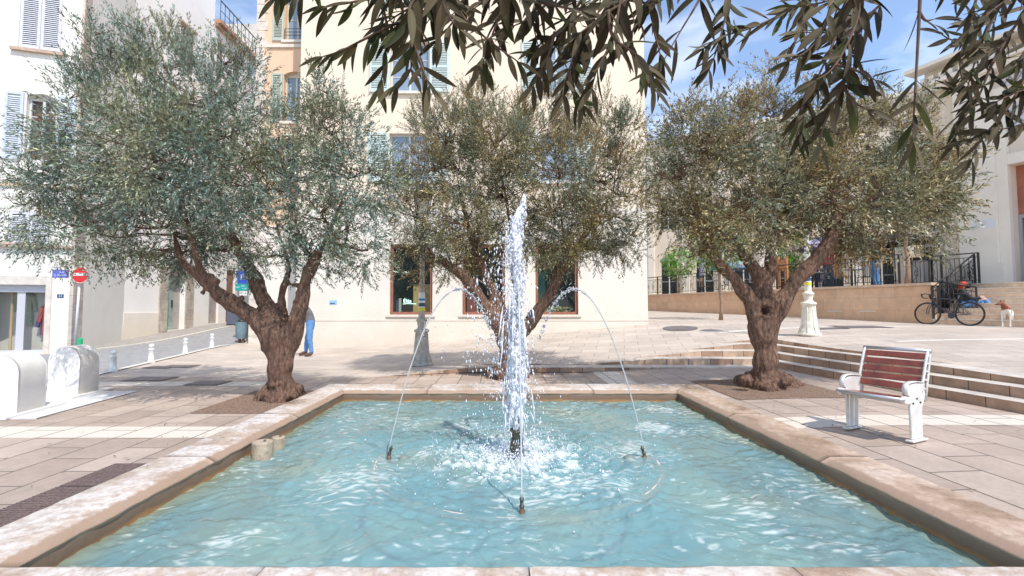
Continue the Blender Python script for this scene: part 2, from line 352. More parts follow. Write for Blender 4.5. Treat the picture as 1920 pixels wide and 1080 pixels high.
# road on the left, kerb, grates
M_road = mat('asphalt', (.33, .325, .325), .85, .25, 6, bump=.5, bscale=150)
def sheet(name, fn0, fn1, ys, m, dz, n=6, cat='structure'):
    b = MB()
    vs = []
    for y in ys:
        a, c = fn0(y), fn1(y)
        for k in range(n+1):
            x = a+(c-a)*k/n; vs.append((x, y, G(x, y)+dz))
    fs = [(j*(n+1)+k, j*(n+1)+k+1, (j+1)*(n+1)+k+1, (j+1)*(n+1)+k) for j in range(len(ys)-1) for k in range(n)]
    b.add(vs, fs); o = b.build(name, m); return o
kerbx = lambda y: -7.55-(y-7)*.20 if y < 16 else -9.35-(y-16)*.0
o = sheet('road', lambda y: -12.0 if y > 13.2 else -12.0-(13.2-y)*3.0, lambda y: kerbx(y)-.12, list(np.arange(4, 26, .5)), M_road, .006, 10); tag(o, kind='structure')
o = sheet('kerb', lambda y: kerbx(y)-.12, lambda y: kerbx(y)+.03, list(np.arange(4, 16.6, .4)), mat('kerb_stone', (.66, .62, .56), .7, .2, 9), .02, 1); tag(o, kind='structure')
M_asph2 = mat('pavement_grey', (.36, .33, .30), .85, .2, 5, bump=.3, bscale=90)
o = sheet('pavement', lambda y: -13.29, lambda y: -12.0, list(np.arange(13.9, 26, .5)), M_asph2, .05, 2); tag(o, kind='structure')
mb = MB(); ys_ = list(np.arange(13.9, 25.9, .5))
for ya, yb in zip(ys_[:-1], ys_[1:]): mb.add([(-11.995, ya, G(-12, ya)-.1), (-11.995, yb, G(-12, yb)-.1), (-11.995, yb, G(-12, yb)+.055), (-11.995, ya, G(-12, ya)+.055)], [(0, 1, 2, 3)]); mb.add([(-12.12, ya, G(-12, ya)+.055), (-11.995, ya, G(-12, ya)+.055), (-11.995, yb, G(-12, yb)+.055), (-12.12, yb, G(-12, yb)+.055)], [(0, 1, 2, 3)])
o = mb.build('kerb', bpy.data.materials['kerb_stone']); tag(o, kind='structure')

# ================================================================== POOL
pl = pool; Z0 = pl['z']; ZW = pl['zw']
def coping_mat(nm='coping_stone', stops=((.36, (.44, .32, .24)), (.45, (.53, .43, .35)), (.52, (.64, .58, .53)), (.7, (.70, .66, .63)))):
    m = bpy.data.materials.new(nm); m.use_nodes = True; nt = m.node_tree; b = nt.nodes['Principled BSDF']; L = nt.links.new
    geo = N(nt, 'ShaderNodeNewGeometry'); n = N(nt, 'ShaderNodeTexNoise'); n.inputs['Scale'].default_value = 1.6; n.inputs['Detail'].default_value = 10; n.inputs['Roughness'].default_value = .68; L(geo.outputs['Position'], n.inputs['Vector'])
    n2 = N(nt, 'ShaderNodeTexNoise'); n2.inputs['Scale'].default_value = 16; n2.inputs['Detail'].default_value = 9; n2.inputs['Roughness'].default_value = .75; L(geo.outputs['Position'], n2.inputs['Vector'])
    r = ramp(nt, list(stops)); L(n.outputs[0], r.inputs[0])
    r2 = ramp(nt, [(.34, (.70, .66, .62)), (.6, (1.06, 1.05, 1.05))]); L(n2.outputs[0], r2.inputs[0])
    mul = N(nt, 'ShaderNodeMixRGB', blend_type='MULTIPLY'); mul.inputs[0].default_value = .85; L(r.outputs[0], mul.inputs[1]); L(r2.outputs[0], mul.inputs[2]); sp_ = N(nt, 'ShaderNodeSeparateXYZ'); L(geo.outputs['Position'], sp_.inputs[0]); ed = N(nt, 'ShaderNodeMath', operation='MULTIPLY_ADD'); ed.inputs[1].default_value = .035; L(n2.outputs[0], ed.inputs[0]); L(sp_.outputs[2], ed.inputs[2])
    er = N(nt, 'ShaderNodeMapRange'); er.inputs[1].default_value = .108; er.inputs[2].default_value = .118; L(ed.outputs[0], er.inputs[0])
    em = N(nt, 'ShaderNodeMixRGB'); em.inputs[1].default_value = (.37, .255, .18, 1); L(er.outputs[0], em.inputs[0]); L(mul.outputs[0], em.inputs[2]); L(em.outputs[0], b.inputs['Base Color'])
    # wet patches are glossy
    rr = ramp(nt, [(.38, (.16,)*3), (.50, (.65,)*3)]); L(n.outputs[0], rr.inputs[0]); L(rr.outputs[0], b.inputs['Roughness'])
    bp = N(nt, 'ShaderNodeBump'); bp.inputs['Strength'].default_value = .55; bp.inputs['Distance'].default_value = .012; L(n2.outputs[0], bp.inputs['Height']); L(bp.outputs[0], b.inputs['Normal'])
    return m
def basin_wall_mat():
    m = bpy.data.materials.new('basin_wall_stone'); m.use_nodes = True; nt = m.node_tree; b = nt.nodes['Principled BSDF']; L = nt.links.new
    geo = N(nt, 'ShaderNodeNewGeometry'); sep = N(nt, 'ShaderNodeSeparateXYZ'); L(geo.outputs['Position'], sep.inputs[0])
    n = N(nt, 'ShaderNodeTexNoise'); n.inputs['Scale'].default_value = 3; n.inputs['Detail'].default_value = 9; L(geo.outputs['Position'], n.inputs['Vector'])
    a = N(nt, 'ShaderNodeMath', operation='MULTIPLY_ADD'); a.inputs[1].default_value = .10; L(n.outputs[0], a.inputs[0]); L(sep.outputs[2], a.inputs[2])
    mr = N(nt, 'ShaderNodeMapRange'); mr.inputs[1].default_value = -.03; mr.inputs[2].default_value = .125; L(a.outputs[0], mr.inputs[0])
    r = ramp(nt, [(0, (.36, .25, .12)), (.14, (.40, .19, .07)), (.34, (.20, .12, .075)), (.62, (.22, .145, .10)), (.85, (.26, .18, .125)), (1, (.36, .26, .19))]); L(mr.outputs[0], r.inputs[0]); L(r.outputs[0], b.inputs['Base Color']); b.inputs['Roughness'].default_value = .55
    bp = N(nt, 'ShaderNodeBump'); bp.inputs['Strength'].default_value = .4; bp.inputs['Distance'].default_value = .01; n2 = N(nt, 'ShaderNodeTexNoise'); n2.inputs['Scale'].default_value = 30; n2.inputs['Detail'].default_value = 6; L(geo.outputs['Position'], n2.inputs['Vector']); L(n2.outputs[0], bp.inputs['Height']); L(bp.outputs[0], b.inputs['Normal'])
    return m
M_cop = coping_mat(); M_cop2 = coping_mat('coping_stone_tan', ((.42, (.38, .27, .19)), (.52, (.50, .38, .29)), (.62, (.58, .47, .39)), (.74, (.66, .60, .54)))); M_bw = basin_wall_mat()
basin = empty('fountain_basin', (.11, 4.56, 0), 0, 'low square stone pool basin with weathered pale coping around the turquoise water', 'basin')
def stone_strip(p0, p1, wout, nrm_in, nblocks, miter0, miter1, mcop=None, name='coping_stone'):
    """coping along p0->p1 (inner lip line), width outwards, with profile; miter0/1 = how far the outer edge runs past the ends"""
    p0 = Vector(p0); p1 = Vector(p1); d = (p1-p0).normalized(); Ln = (p1-p0).length; nin = Vector(nrm_in)
    prof = [(-.012, -.070), (-.002, -.050), (.002, -.044), (-.006, -.036), (-.066, -.004), (-.080, 0), (-wout+.03, 0), (-wout, -.02), (-wout, -.3)]  # (inward, z)
    for k in range(nblocks):
        a = Ln*k/nblocks + (0.003 if k else 0); b_ = Ln*(k+1)/nblocks - (0.003 if k < nblocks-1 else 0)
        mb = MB(); m = 26; rows = []
        for i in range(m+1):
            s = a+(b_-a)*i/m; row = []
            for (u, z) in prof:
                f = -u/wout
                sx = s
                if k == 0: sx = s - miter0*f*(1-i/m)
                if k == nblocks-1: sx = sx + miter1*f*(i/m)
                q = p0+d*sx+nin*u
                wob = noise.noise(Vector((q.x*6, q.y*6, z*30)))*.009 + noise.noise(Vector((q.x*25, q.y*25, 3)))*.005 if 0 < i < m else 0
                if -.1 < u: q = q + nin*wob
                zz = Z0+z + (noise.noise(Vector((q.x*9, q.y*9, 0)))*.005 if u > -wout+.02 and z > -.07 and 0 < i < m else 0)
                row.append((q.x, q.y, zz))
            rows.append(row)
        n = len(prof); vs = [v for r in rows for v in r]
        fs = [(i*n+j, i*n+j+1, (i+1)*n+j+1, (i+1)*n+j) for i in range(m) for j in range(n-1)]
        fs += [tuple(range(n)), tuple(range(m*n, m*n+n))[::-1]]
        mb.add(vs, fs, 0, True)
        mb.sm[-1] = False; mb.sm[-2] = False
        o = mb.build(name, mcop or M_cop, basin); o.matrix_parent_inverse = basin.matrix_world.inverted() if False else Matrix.Translation((-.11, -4.56, 0))
x0, x1, y0, y1 = pl['xi0'], pl['xi1'], pl['yi0'], pl['yi1']
stone_strip((x0, y0, 0), (x0, y1, 0), x0-pl['xo0'], (1, 0, 0), 3, .545, .64)
stone_strip((x1, y1, 0), (x1, y0, 0), pl['xo1']-x1, (-1, 0, 0), 3, .64, .545, M_cop2)
stone_strip((x0, y1, 0), (x1, y1, 0), pl['yo1']-y1, (0, -1, 0), 4, .455, .42)
stone_strip((x1, y0, 0), (x0, y0, 0), y0-pl['yo0'], (0, 1, 0), 4, .42, .455)
# inner walls
mb = MB()
c = [(x0-.010, y0-.010), (x1+.010, y0-.010), (x1+.010, y1+.010), (x0-.010, y1+.010)]; zt, zb = Z0-.048, -.6
for k in range(4):
    (ax, ay), (bx_, by_) = c[k], c[(k+1) % 4]
    mb.add([(ax, ay, zb), (bx_, by_, zb), (bx_, by_, zt), (ax, ay, zt)], [(0, 1, 2, 3)])
mb.add([(c[0][0], c[0][1], zb), (c[1][0], c[1][1], zb), (c[2][0], c[2][1], zb), (c[3][0], c[3][1], zb)], [(0, 1, 2, 3)], 1)
o = mb.build('basin_wall', [M_bw, mat('basin_floor', (.25, .55, .6), .8, .2, 2)], basin); o.matrix_parent_inverse = Matrix.Translation((-.11, -4.56, 0))
FX, FY = .13, 4.42
# water surface
nx = 420; ny = 420
gxx = np.linspace(x0-.015, x1+.015, nx); gyy = np.linspace(y0-.015, y1+.015, ny); XX, YY = np.meshgrid(gxx, gyy, indexing='ij')
def sines(X, Y, n, l0, l1, seed, amp_pow=1.0):
    r = np.random.default_rng(seed); Z = np.zeros_like(X); tot = 0
    for k in range(n):
        l = l0*(l1/l0)**r.random(); th = r.random()*2*PI; kx, ky = math.cos(th)*2*PI/l, math.sin(th)*2*PI/l; a = l**amp_pow
        Z += a*np.sin(kx*X+ky*Y+r.random()*6.28); tot += a*a/2
    return Z/math.sqrt(tot)
R = np.hypot(XX-FX, YY-FY); wx = sines(XX, YY, 12, .5, 1.4, 1)*.05; wy = sines(XX, YY, 12, .5, 1.4, 2)*.05
U, V_ = XX+wx, YY+wy
Zw = .0075*sines(U, V_, 40, .28, .95, 3, 1.2) + .0040*sines(U, V_*1.3, 60, .09, .26, 4) + .0010*sines(U, V_, 60, .03, .08, 5)
ringw = np.exp(-((R-.9)/.9)**2); Zw += .006*np.sin(R*2*PI/.16 + 2.5*sines(XX, YY, 10, .3, .9, 9)*.4)*ringw
chop = np.exp(-(R/.70)**2); fn = sines(U*1.0, V_, 60, .04, .16, 11, .6); Zw += chop*(.012*fn+.010*sines(XX, YY, 50, .09, .3, 12))
Zw *= 1-.72*np.exp(-((R-1.26)/.05)**2)
foam_glint = np.clip(chop*1.25+.42*fn*np.exp(-(R/.95)**2)+.30*sines(XX, YY, 40, .12, .5, 13)*np.exp(-(R/1.1)**2)-.50, 0, 1)*.85  # foam around the jet; painted reflections join it in the attribute
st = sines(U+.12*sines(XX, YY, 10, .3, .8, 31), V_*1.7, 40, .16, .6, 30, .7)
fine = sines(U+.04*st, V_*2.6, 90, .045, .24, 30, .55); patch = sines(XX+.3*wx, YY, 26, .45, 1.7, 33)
glint_paint = np.clip(fine*.52+.48*patch-.62, 0, .8)*.62  # pale streaks painted in for reflections of the bright facades
vv = np.stack([XX, YY, ZW+Zw], -1).reshape(-1, 3); idx = np.arange(nx*ny).reshape(nx, ny)
fq = np.stack([idx[:-1, :-1], idx[1:, :-1], idx[1:, 1:], idx[:-1, 1:]], -1).reshape(-1, 4)
mw = bpy.data.materials.new('pool_water'); mw.use_nodes = True; nt = mw.node_tree; b = nt.nodes['Principled BSDF']
b.inputs['Roughness'].default_value = .06; b.inputs['IOR'].default_value = 1.34
geo = N(nt, 'ShaderNodeNewGeometry'); at = N(nt, 'ShaderNodeAttribute'); at.attribute_name = 'foam_glint'
n = N(nt, 'ShaderNodeTexNoise'); n.inputs['Scale'].default_value = .9; n.inputs['Detail'].default_value = 4; nt.links.new(geo.outputs['Position'], n.inputs['Vector'])
r = ramp(nt, [(.3, (.18, .335, .375)), (.5, (.23, .365, .375)), (.72, (.32, .405, .34))]); nt.links.new(n.outputs[0], r.inputs[0])
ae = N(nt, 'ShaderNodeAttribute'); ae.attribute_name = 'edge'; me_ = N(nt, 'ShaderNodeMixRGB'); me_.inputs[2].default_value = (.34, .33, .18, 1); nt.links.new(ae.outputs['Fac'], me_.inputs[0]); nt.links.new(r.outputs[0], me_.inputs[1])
mx = N(nt, 'ShaderNodeMixRGB'); mx.inputs[2].default_value = (.82, .83, .78, 1); nt.links.new(me_.outputs[0], mx.inputs[1]); nt.links.new(at.outputs['Fac'], mx.inputs[0]); nt.links.new(mx.outputs[0], b.inputs['Base Color'])  # warm white tints both the foam and the painted reflections
tr = N(nt, 'ShaderNodeBsdfTransparent'); tr.inputs[0].default_value = (.7, .9, .9, 1); ms = N(nt, 'ShaderNodeMixShader')
mth = N(nt, 'ShaderNodeMath', operation='MULTIPLY_ADD'); mth.inputs[1].default_value = -.34; mth.inputs[2].default_value = .34; nt.links.new(at.outputs['Fac'], mth.inputs[0])
nt.links.new(mth.outputs[0], ms.inputs[0]); nt.links.new(b.outputs[0], ms.inputs[1]); nt.links.new(tr.outputs[0], ms.inputs[2]); nt.links.new(ms.outputs[0], nt.nodes['Material Output'].inputs[0])
bp = N(nt, 'ShaderNodeBump'); bp.inputs['Strength'].default_value = .35; bp.inputs['Distance'].default_value = .01
n2 = N(nt, 'ShaderNodeTexNoise'); n2.inputs['Scale'].default_value = 28; n2.inputs['Detail'].default_value = 4; nt.links.new(geo.outputs['Position'], n2.inputs['Vector']); nt.links.new(n2.outputs[0], bp.inputs['Height']); nt.links.new(bp.outputs[0], b.inputs['Normal'])
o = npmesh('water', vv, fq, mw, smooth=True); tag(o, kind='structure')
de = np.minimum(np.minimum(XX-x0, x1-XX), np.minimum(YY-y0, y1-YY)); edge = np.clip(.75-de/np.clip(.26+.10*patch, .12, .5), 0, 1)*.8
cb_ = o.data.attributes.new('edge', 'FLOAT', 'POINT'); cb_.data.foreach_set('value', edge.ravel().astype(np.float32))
ca = o.data.attributes.new('foam_glint', 'FLOAT', 'POINT'); ca.data.foreach_set('value', np.clip(foam_glint+glint_paint, 0, 1).ravel().astype(np.float32))  # value carries real foam plus the painted facade reflections

# ---------- fountain fittings
M_bronze = mat('dark_bronze', (.10, .085, .06), .5, .5, 20, col2=(.05, .06, .05), metal=.5, bump=.4)
M_brass = mat('tarnished_brass', (.22, .14, .08), .45, .5, 60, metal=.6)
M_pipe = mat('ring_pipe', (.62, .52, .46), .7, .2, 8)
mb = MB(); pr = [(.062, -.04), (.066, .02), (.058, .07), (.050, .14), (.048, .19), (.055, .235), (.058, .25), (.048, .255), (.044, .21), (.0, .20)]
mb.lathe((FX, FY, ZW), [(r_*1.12, z_) for r_, z_ in pr], 20, 0, caps=False)
noz = empty('fountain_nozzle', (FX, FY, ZW), 0, 'thick dark bronze spout standing in the middle of the pool', 'fountain nozzle'); o = mb.build('spout', M_bronze, noz); o.location = (-FX, -FY, -ZW)
mb = MB(); ring = [(FX+1.26*math.cos(a), FY+1.26*math.sin(a), ZW-.0295) for a in np.linspace(0, 2*PI, 96, endpoint=False)]; mb.tube(ring, .028, 8, closed=True)
o = mb.build('ring_pipe', M_pipe); tag(o, 'pale circular feed pipe lying just under the water around the centre spout', 'pipe')
def small_nozzle(a, lab):
    x, y = FX+1.17*math.cos(a), FY+1.17*math.sin(a); e = empty('jet_nozzle', (x, y, ZW), a, lab, 'fountain nozzle', 'small brass jet nozzles on the ring pipe')
    inn = Vector((-1, 0, 0)); ax = Vector((-.35, 0, 1)).normalized()
    m1 = MB(); m1.lathe((0, 0, -.05), [(.022, 0), (.022, .055), (.016, .06), (.016, .075)], 12, 0); o1 = m1.build('base', M_brass, e)
    m2 = MB(); m2.lathe((0, 0, .02), [(.017, 0), (.017, .02), (.012, .024), (.012, .05), (.015, .052), (.015, .066), (.007, .07), (.007, .082)], 12, 0, axis=ax); m2.build('tip', M_bronze, e)
    m3 = MB(); m3.lathe((-.14*math.cos(0), .0, -.008), [(.05, -.03), (.055, 0), (.03, .02), (0, .024)], 10, 0, caps=False); m3.build('clamp', mat('wet_stone_grey', (.2, .22, .2), .5), e) if a != -PI/2 else None
    return x, y
labs = {PI: 'small brass nozzle at the left end of the ring, squirting an arc to the right', 0.0: 'small brass nozzle at the right end of the ring, squirting an arc to the left', -PI/2: 'small brass nozzle nearest the camera in front of the centre spout', PI/2: 'small brass nozzle behind the centre spout, farthest from the camera'}
# ---------- water jets
M_jet = bpy.data.materials.new('white_water'); M_jet.use_nodes = True; b = M_jet.node_tree.nodes['Principled BSDF']
b.inputs['Base Color'].default_value = (.80, .82, .88, 1); b.inputs['Roughness'].default_value = .5; b.inputs['Transmission Weight'].default_value = .08; b.inputs['IOR'].default_value = 1.33; b.inputs['Subsurface Weight'].default_value = 0
M_jet2 = bpy.data.materials.new('clear_water'); M_jet2.use_nodes = True; b = M_jet2.node_tree.nodes['Principled BSDF']
b.inputs['Base Color'].default_value = (.95, .97, 1, 1); b.inputs['Roughness'].default_value = .08; b.inputs['Transmission Weight'].default_value = .6; b.inputs['IOR'].default_value = 1.33
octv = np.array([(1, 0, 0), (-1, 0, 0), (0, 1, 0), (0, -1, 0), (0, 0, 1), (0, 0, -1)], float); octf = np.array([(0, 2, 4), (2, 1, 4), (1, 3, 4), (3, 0, 4), (2, 0, 5), (1, 2, 5), (3, 1, 5), (0, 3, 5)])
def drops(name, pos, siz, elong, m, parent=None):
    n = len(pos); V = octv[None]*siz[:, None, None]; V = V*np.stack([np.ones(n), np.ones(n), elong], -1)[:, None, :]; V = V+pos[:, None, :]
    Fq = octf[None]+(np.arange(n)*6)[:, None, None]; o = npmesh(name, V.reshape(-1, 3), Fq.reshape(-1, 3), m, parent, True); return o
jet = empty('central_water_jet', (FX, FY, ZW+.2), 0, 'tall frothy white column of water rising from the centre spout', 'water jet')
off = Vector((-FX, -FY, -(ZW+.2)))
# column: profile by height (z, radius, x shift), built as a lumpy skin
colp = [(.06, .018, 0), (.16, .022, 0), (.30, .045, 0), (.50, .092, 0), (.75, .105, -.005), (.95, .092, -.01), (1.15, .075, -.01), (1.35, .055, .01), (1.55, .044, .02), (1.75, .048, .0), (1.92, .070, -.015), (2.05, .072, -.005), (2.2, .055, .03), (2.32, .034, .09), (2.42, .012, .14)]
mb = MB(); nz_, na = 230, 30; vs = []; zs = np.linspace(.06, 2.31, nz_)
for z in zs:
    i = max(k for k in range(len(colp)) if colp[k][0] <= z+1e-9); i = min(i, len(colp)-2); f = (z-colp[i][0])/(colp[i+1][0]-colp[i][0])
    rr = colp[i][1]*(1-f)+colp[i+1][1]*f; xs = colp[i][2]*(1-f)+colp[i+1][2]*f
    for k in range(na):
        a = 2*PI*k/na; q = Vector((math.cos(a)*1.2, math.sin(a)*1.2, z*3.2))
        nn = noise.noise(q*1.6)*.7+noise.noise(q*5)*.8+noise.noise(q*13)*.6
        r2 = rr*(1+.75*nn)+.004; r2 = r2*.64; vs.append((xs*.5+math.cos(a)*r2+.018*noise.noise(Vector((0, 5, z*4))), math.sin(a)*r2, ZW+z-(ZW+.2)))
fs = [(j*na+k, j*na+(k+1) % na, (j+1)*na+(k+1) % na, (j+1)*na+k) for j in range(nz_-1) for k in range(na)]
mb.add(vs, fs, 0, True); mb.build('water_column', M_jet, jet)
# falling strands
for k in range(60):
    mb = MB()
    a = rng.random()*2*PI; r0 = abs(rng.normal(0, .09))+.02; zt = rng.uniform(.35, 1.9); ln = rng.uniform(.06, .42)
    x, y = r0*math.cos(a), r0*math.sin(a); n_ = 10; pts = []; rad = []
    for i in range(n_):
        f = i/(n_-1); pts.append((x*(1+.25*f)+.008*noise.noise(Vector((k, f*4, 0))), y*(1+.25*f), zt-ln*f-.2)); rad.append(max(.001, .0075*math.sin(PI*(.08+.9*f))*(1+.9*noise.noise(Vector((k*3.1, f*7, 2))))))
    mb.tube(pts, rad, 6)
    mb.build('falling_strand', M_jet, jet)
nd = 3000; zz = rng.random(nd)**.8*2.2+.02; aa = rng.random(nd)*2*PI
spread = np.interp(zz, [0, .3, .8, 1.3, 1.7, 2.2], [.34, .22, .13, .11, .08, .04])
rr = np.abs(rng.normal(0, 1, nd))*spread; dx = rr*np.cos(aa)-np.where(rng.random(nd) < .45, np.abs(rng.normal(0, .22, nd)), 0)*np.interp(zz, [0, .5, 1.0, 1.7, 2.2], [.2, .6, 1.2, .7, 0]); dy = rr*np.sin(aa)
sz = rng.lognormal(math.log(.0036), .45, nd).clip(.0014, .011); el = rng.uniform(1.5, 5.0, nd)
o = drops('droplets', np.stack([dx, dy, zz-.2], -1), sz, el, M_jet, jet); o['kind'] = 'stuff'
# dense froth that makes the body of the column
nf_ = 13000; zz = rng.random(nf_)*2.36+.05; pz = np.array([c_[0] for c_ in colp]); prr = np.array([c_[1] for c_ in colp]); pxx = np.array([c_[2] for c_ in colp])*.5
brk = np.array([noise.noise(Vector((1, 2, z*7))) for z in zz]); rr = np.abs(rng.normal(0, .46, nf_))*np.interp(zz, pz, prr)*(1+.5*brk); aa = rng.random(nf_)*2*PI
o = drops('froth', np.stack([np.interp(zz, pz, pxx)+rr*np.cos(aa)+.02*np.sin(zz*9), rr*np.sin(aa), zz-.2], -1), rng.lognormal(math.log(.0040), .45, nf_).clip(.0014, .010), rng.uniform(1.5, 5.5, nf_), M_jet, jet); o['kind'] = 'stuff'
# low splash crown
ns = 2600; aa = rng.random(ns)*2*PI; rr = rng.gamma(2.2, .17, ns); zz = rng.exponential(.045, ns)*np.exp(-rr*.7); sz = rng.lognormal(math.log(.0042), .4, ns).clip(.0015, .011)
o = drops('splash', np.stack([rr*np.cos(aa), rr*np.sin(aa), zz-.2+.006], -1), sz, rng.uniform(.8, 2, ns), M_jet, jet); o['kind'] = 'stuff'
jl = {PI: 'thin arc of water curving from the left nozzle towards the centre column', 0.0: 'thin arc of water curving from the right nozzle towards the centre column', -PI/2: 'thin straight looking jet rising from the nearest nozzle in front of the column', PI/2: 'thin jet behind the column rising from the farthest nozzle'}
for a in (PI, 0.0, -PI/2, PI/2):
    x, y = small_nozzle(a, labs[a]); mbt = MB(); pk = .64; zpk = 1.44; zs0 = .07; L_ = .96
    n_ = 90; pts = []; rad = []; seeds = a*3+1; dp = []
    for i in range(n_):
        f = i/(n_-1); s = L_*f; z = ZW+zpk+.1-(zpk+.1-zs0)*((s-pk)/pk)**2 if s < pk else ZW+zpk+.1-(zpk)*((s-pk)/pk)**2*1.3
        brk = sstep(.40, .7, f); jit = .004+.022*brk
        pts.append((-(s)*1.0*1.0 + 0, jit*.5*noise.noise(Vector((seeds, f*14, 1))), z-ZW+jit*.7*noise.noise(Vector((seeds, f*16, 7)))))
        rad.append(.0062+.004*brk+ (.017*brk)*max(-.85, noise.noise(Vector((seeds, f*26, 4)))))
    e = empty('water_arc', (x, y, ZW), a, jl[a], 'water jet', 'thin arcs of water aimed at the centre'); cut = int(n_*.70); mbt.tube(pts[:cut], rad[:cut-1]+[.001], 8); mbt.build('stream', M_jet2 if a != 9 else M_jet, e)
    k = 260; ii = rng.integers(25, n_, k); ip = np.sort(rng.uniform(cut-6, n_-1, 130)); pb = np.stack([np.interp(ip, np.arange(n_), np.array(pts)[:, c_]) for c_ in range(3)], -1)+rng.normal(0, .006, (130, 3)); o = drops('breaking_drops', pb, rng.lognormal(math.log(.0085), .35, 130).clip(.004, .016), rng.uniform(.8, 1.6, 130), M_jet2, e); o['kind'] = 'stuff'
    pp = np.array(pts)[ii]+rng.normal(0, 1, (k, 3))*np.array([.02, .02, .03]); o = drops('spray', pp, rng.uniform(.0015, .004, k), rng.uniform(1, 2.2, k), M_jet, e); o['kind'] = 'stuff'
# stone cylinders fixed on the left wall
M_tan = mat('tan_concrete', (.46, .36, .26), .75, .35, 14, bump=.5)
for (px_, py_, r_, h_, lb) in ((486, 862, .088, .15, 'larger tan cylinder block standing in the water against the left pool wall'), (518, 842, .062, .11, 'smaller tan cylinder block standing behind the larger one against the left pool wall')):
    q = P(px_, py_, ZW); mb = MB(); mb.lathe((0, 0, -.1), [(r_, 0), (r_, h_+.095), (r_-.008, h_+.1), (0, h_+.1)], 28, 0, smooth=False); e = empty('cylinder_block', (max(q.x, x0+r_+.005), q.y+r_*.6, ZW), 0, lb, 'concrete block', 'tan cylinder blocks by the left pool wall')
    mb.build('block', M_tan, e, bevel=.006); m2 = MB(); m2.lathe((.02, 0, h_), [(.012, 0), (.012, .012), (0, .014)], 10, 0); m2.build('bolt', M_bronze, e)
# tree pits
M_soil = mat('pit_gravel', (.30, .20, .14), .95, .6, 45, col2=(.11, .07, .05), bump=1.0, bscale=90)
def pit(x0_, x1_, y0_, y1_, nm):
    nn = 60; mb = MB(); vs = []
    for i in range(nn+1):
        for j in range(nn+1):
            x = x0_+(x1_-x0_)*i/nn; y = y0_+(y1_-y0_)*j/nn; e = 0 if i in (0, nn) or j in (0, nn) else 1
            vs.append((x, y, lowz(x, y)+.006+e*(.006+.012*abs(noise.noise(Vector((x*14, y*14, 0)))))))
    fs = [(i*(nn+1)+j, (i+1)*(nn+1)+j, (i+1)*(nn+1)+j+1, i*(nn+1)+j+1) for i in range(nn) for j in range(nn)]
    mb.add(vs, fs, 0, True); o = mb.build('tree_pit_soil', M_soil); tag(o, kind='structure')
pit(-3.98, -2.84, 6.1, 7.75, 'l'); pit(3.18, 4.85, 6.45, 8.12, 'r')
# ================================================================== BUILDINGS
class Frame:
    """vertical plane: origin, horizontal direction U; n points to the viewer side"""
    def __init__(s, ox, oy, ang): s.o = Vector((ox, oy, 0)); s.a = ang; s.U = Vector((math.cos(ang), math.sin(ang), 0)); s.n = Vector((math.sin(ang), -math.cos(ang), 0))
    def p(s, u, z, d=0.0): q = s.o+s.U*u+s.n*d; return Vector((q.x, q.y, z))     # d>0 towards the viewer
    def hit(s, px, py):
        r = ray(px, py); c = Vector((0, 0, EYE)); t = (s.o-c).dot(s.n)/r.dot(s.n); q = c+r*t; return ((q-s.o).dot(s.U), q.z)
    def M(s): return Matrix((s.U, -s.n, Vector((0, 0, 1)))).transposed()
def fbox(mb, fr, u0, u1, z0, z1, d0, d1, mi=0):
    mb.add([fr.p(u, z, d) for u in (u0, u1) for z in (z0, z1) for d in (d0, d1)], [(0, 1, 3, 2), (4, 6, 7, 5), (0, 4, 5, 1), (2, 3, 7, 6), (0, 2, 6, 4), (1, 5, 7, 3)], mi)
def wall(name, fr, u0, u1, z0, z1, ops, m, parent, depth=.28, thick=8.0, top_slope=None):
    mb = MB(); us = sorted({u0, u1, *[o[k] for o in ops for k in ('u0', 'u1')]}); zs = sorted({z0, z1, *[o[k] for o in ops for k in ('z0', 'z1')]})
    for i in range(len(us)-1):
        for j in range(len(zs)-1):
            cu, cz = (us[i]+us[i+1])/2, (zs[j]+zs[j+1])/2
            if any(o['u0'] < cu < o['u1'] and o['z0'] < cz < o['z1'] for o in ops): continue
            mb.add([fr.p(us[i], zs[j]), fr.p(us[i+1], zs[j]), fr.p(us[i+1], zs[j+1]), fr.p(us[i], zs[j+1])], [(0, 1, 2, 3)])
    for o in ops:
        a, b, c, d = o['u0'], o['u1'], o['z0'], o['z1']; D = -o.get('depth', depth); ar = o.get('arch', 0)
        top = [(a+(b-a)*k/10, d-ar*(2*k/10-1)**2) for k in range(11)]
        prof = [(a, c)]+top+[(b, c)]
        for k in range(len(prof)):
            (ua, za), (ub, zb) = prof[k], prof[(k+1) % len(prof)]
            mb.add([fr.p(ua, za), fr.p(ub, zb), fr.p(ub, zb, D), fr.p(ua, za, D)], [(0, 1, 2, 3)], 0)
        if ar:
            for k in range(10):
                mb.add([fr.p(top[k][0], top[k][1]), fr.p(top[k+1][0], top[k+1][1]), fr.p(top[k+1][0], d), fr.p(top[k][0], d)], [(0, 1, 2, 3)])
    if thick:
        for (ua, ub, rv) in ((u0, u0, 0), (u1, u1, 1)):
            mb.add([fr.p(ua, z0), fr.p(ua, z1), fr.p(ua, z1, -thick), fr.p(ua, z0, -thick)], [(0, 1, 2, 3)])
        mb.add([fr.p(u0, z1), fr.p(u1, z1), fr.p(u1, z1, -thick), fr.p(u0, z1, -thick)], [(0, 1, 2, 3)]); mb.add([fr.p(u0, z0, -thick), fr.p(u1, z0, -thick), fr.p(u1, z1, -thick), fr.p(u0, z1, -thick)], [(0, 1, 2, 3)])
    return mb.build(name, m, parent)
M_gl = glassmat('window_glass', (.03, .05, .05), .72); M_gl2 = glassmat('upper_window_glass', (.25, .33, .42), .08); M_dark = mat('dark_room', (.05, .05, .045), .9)
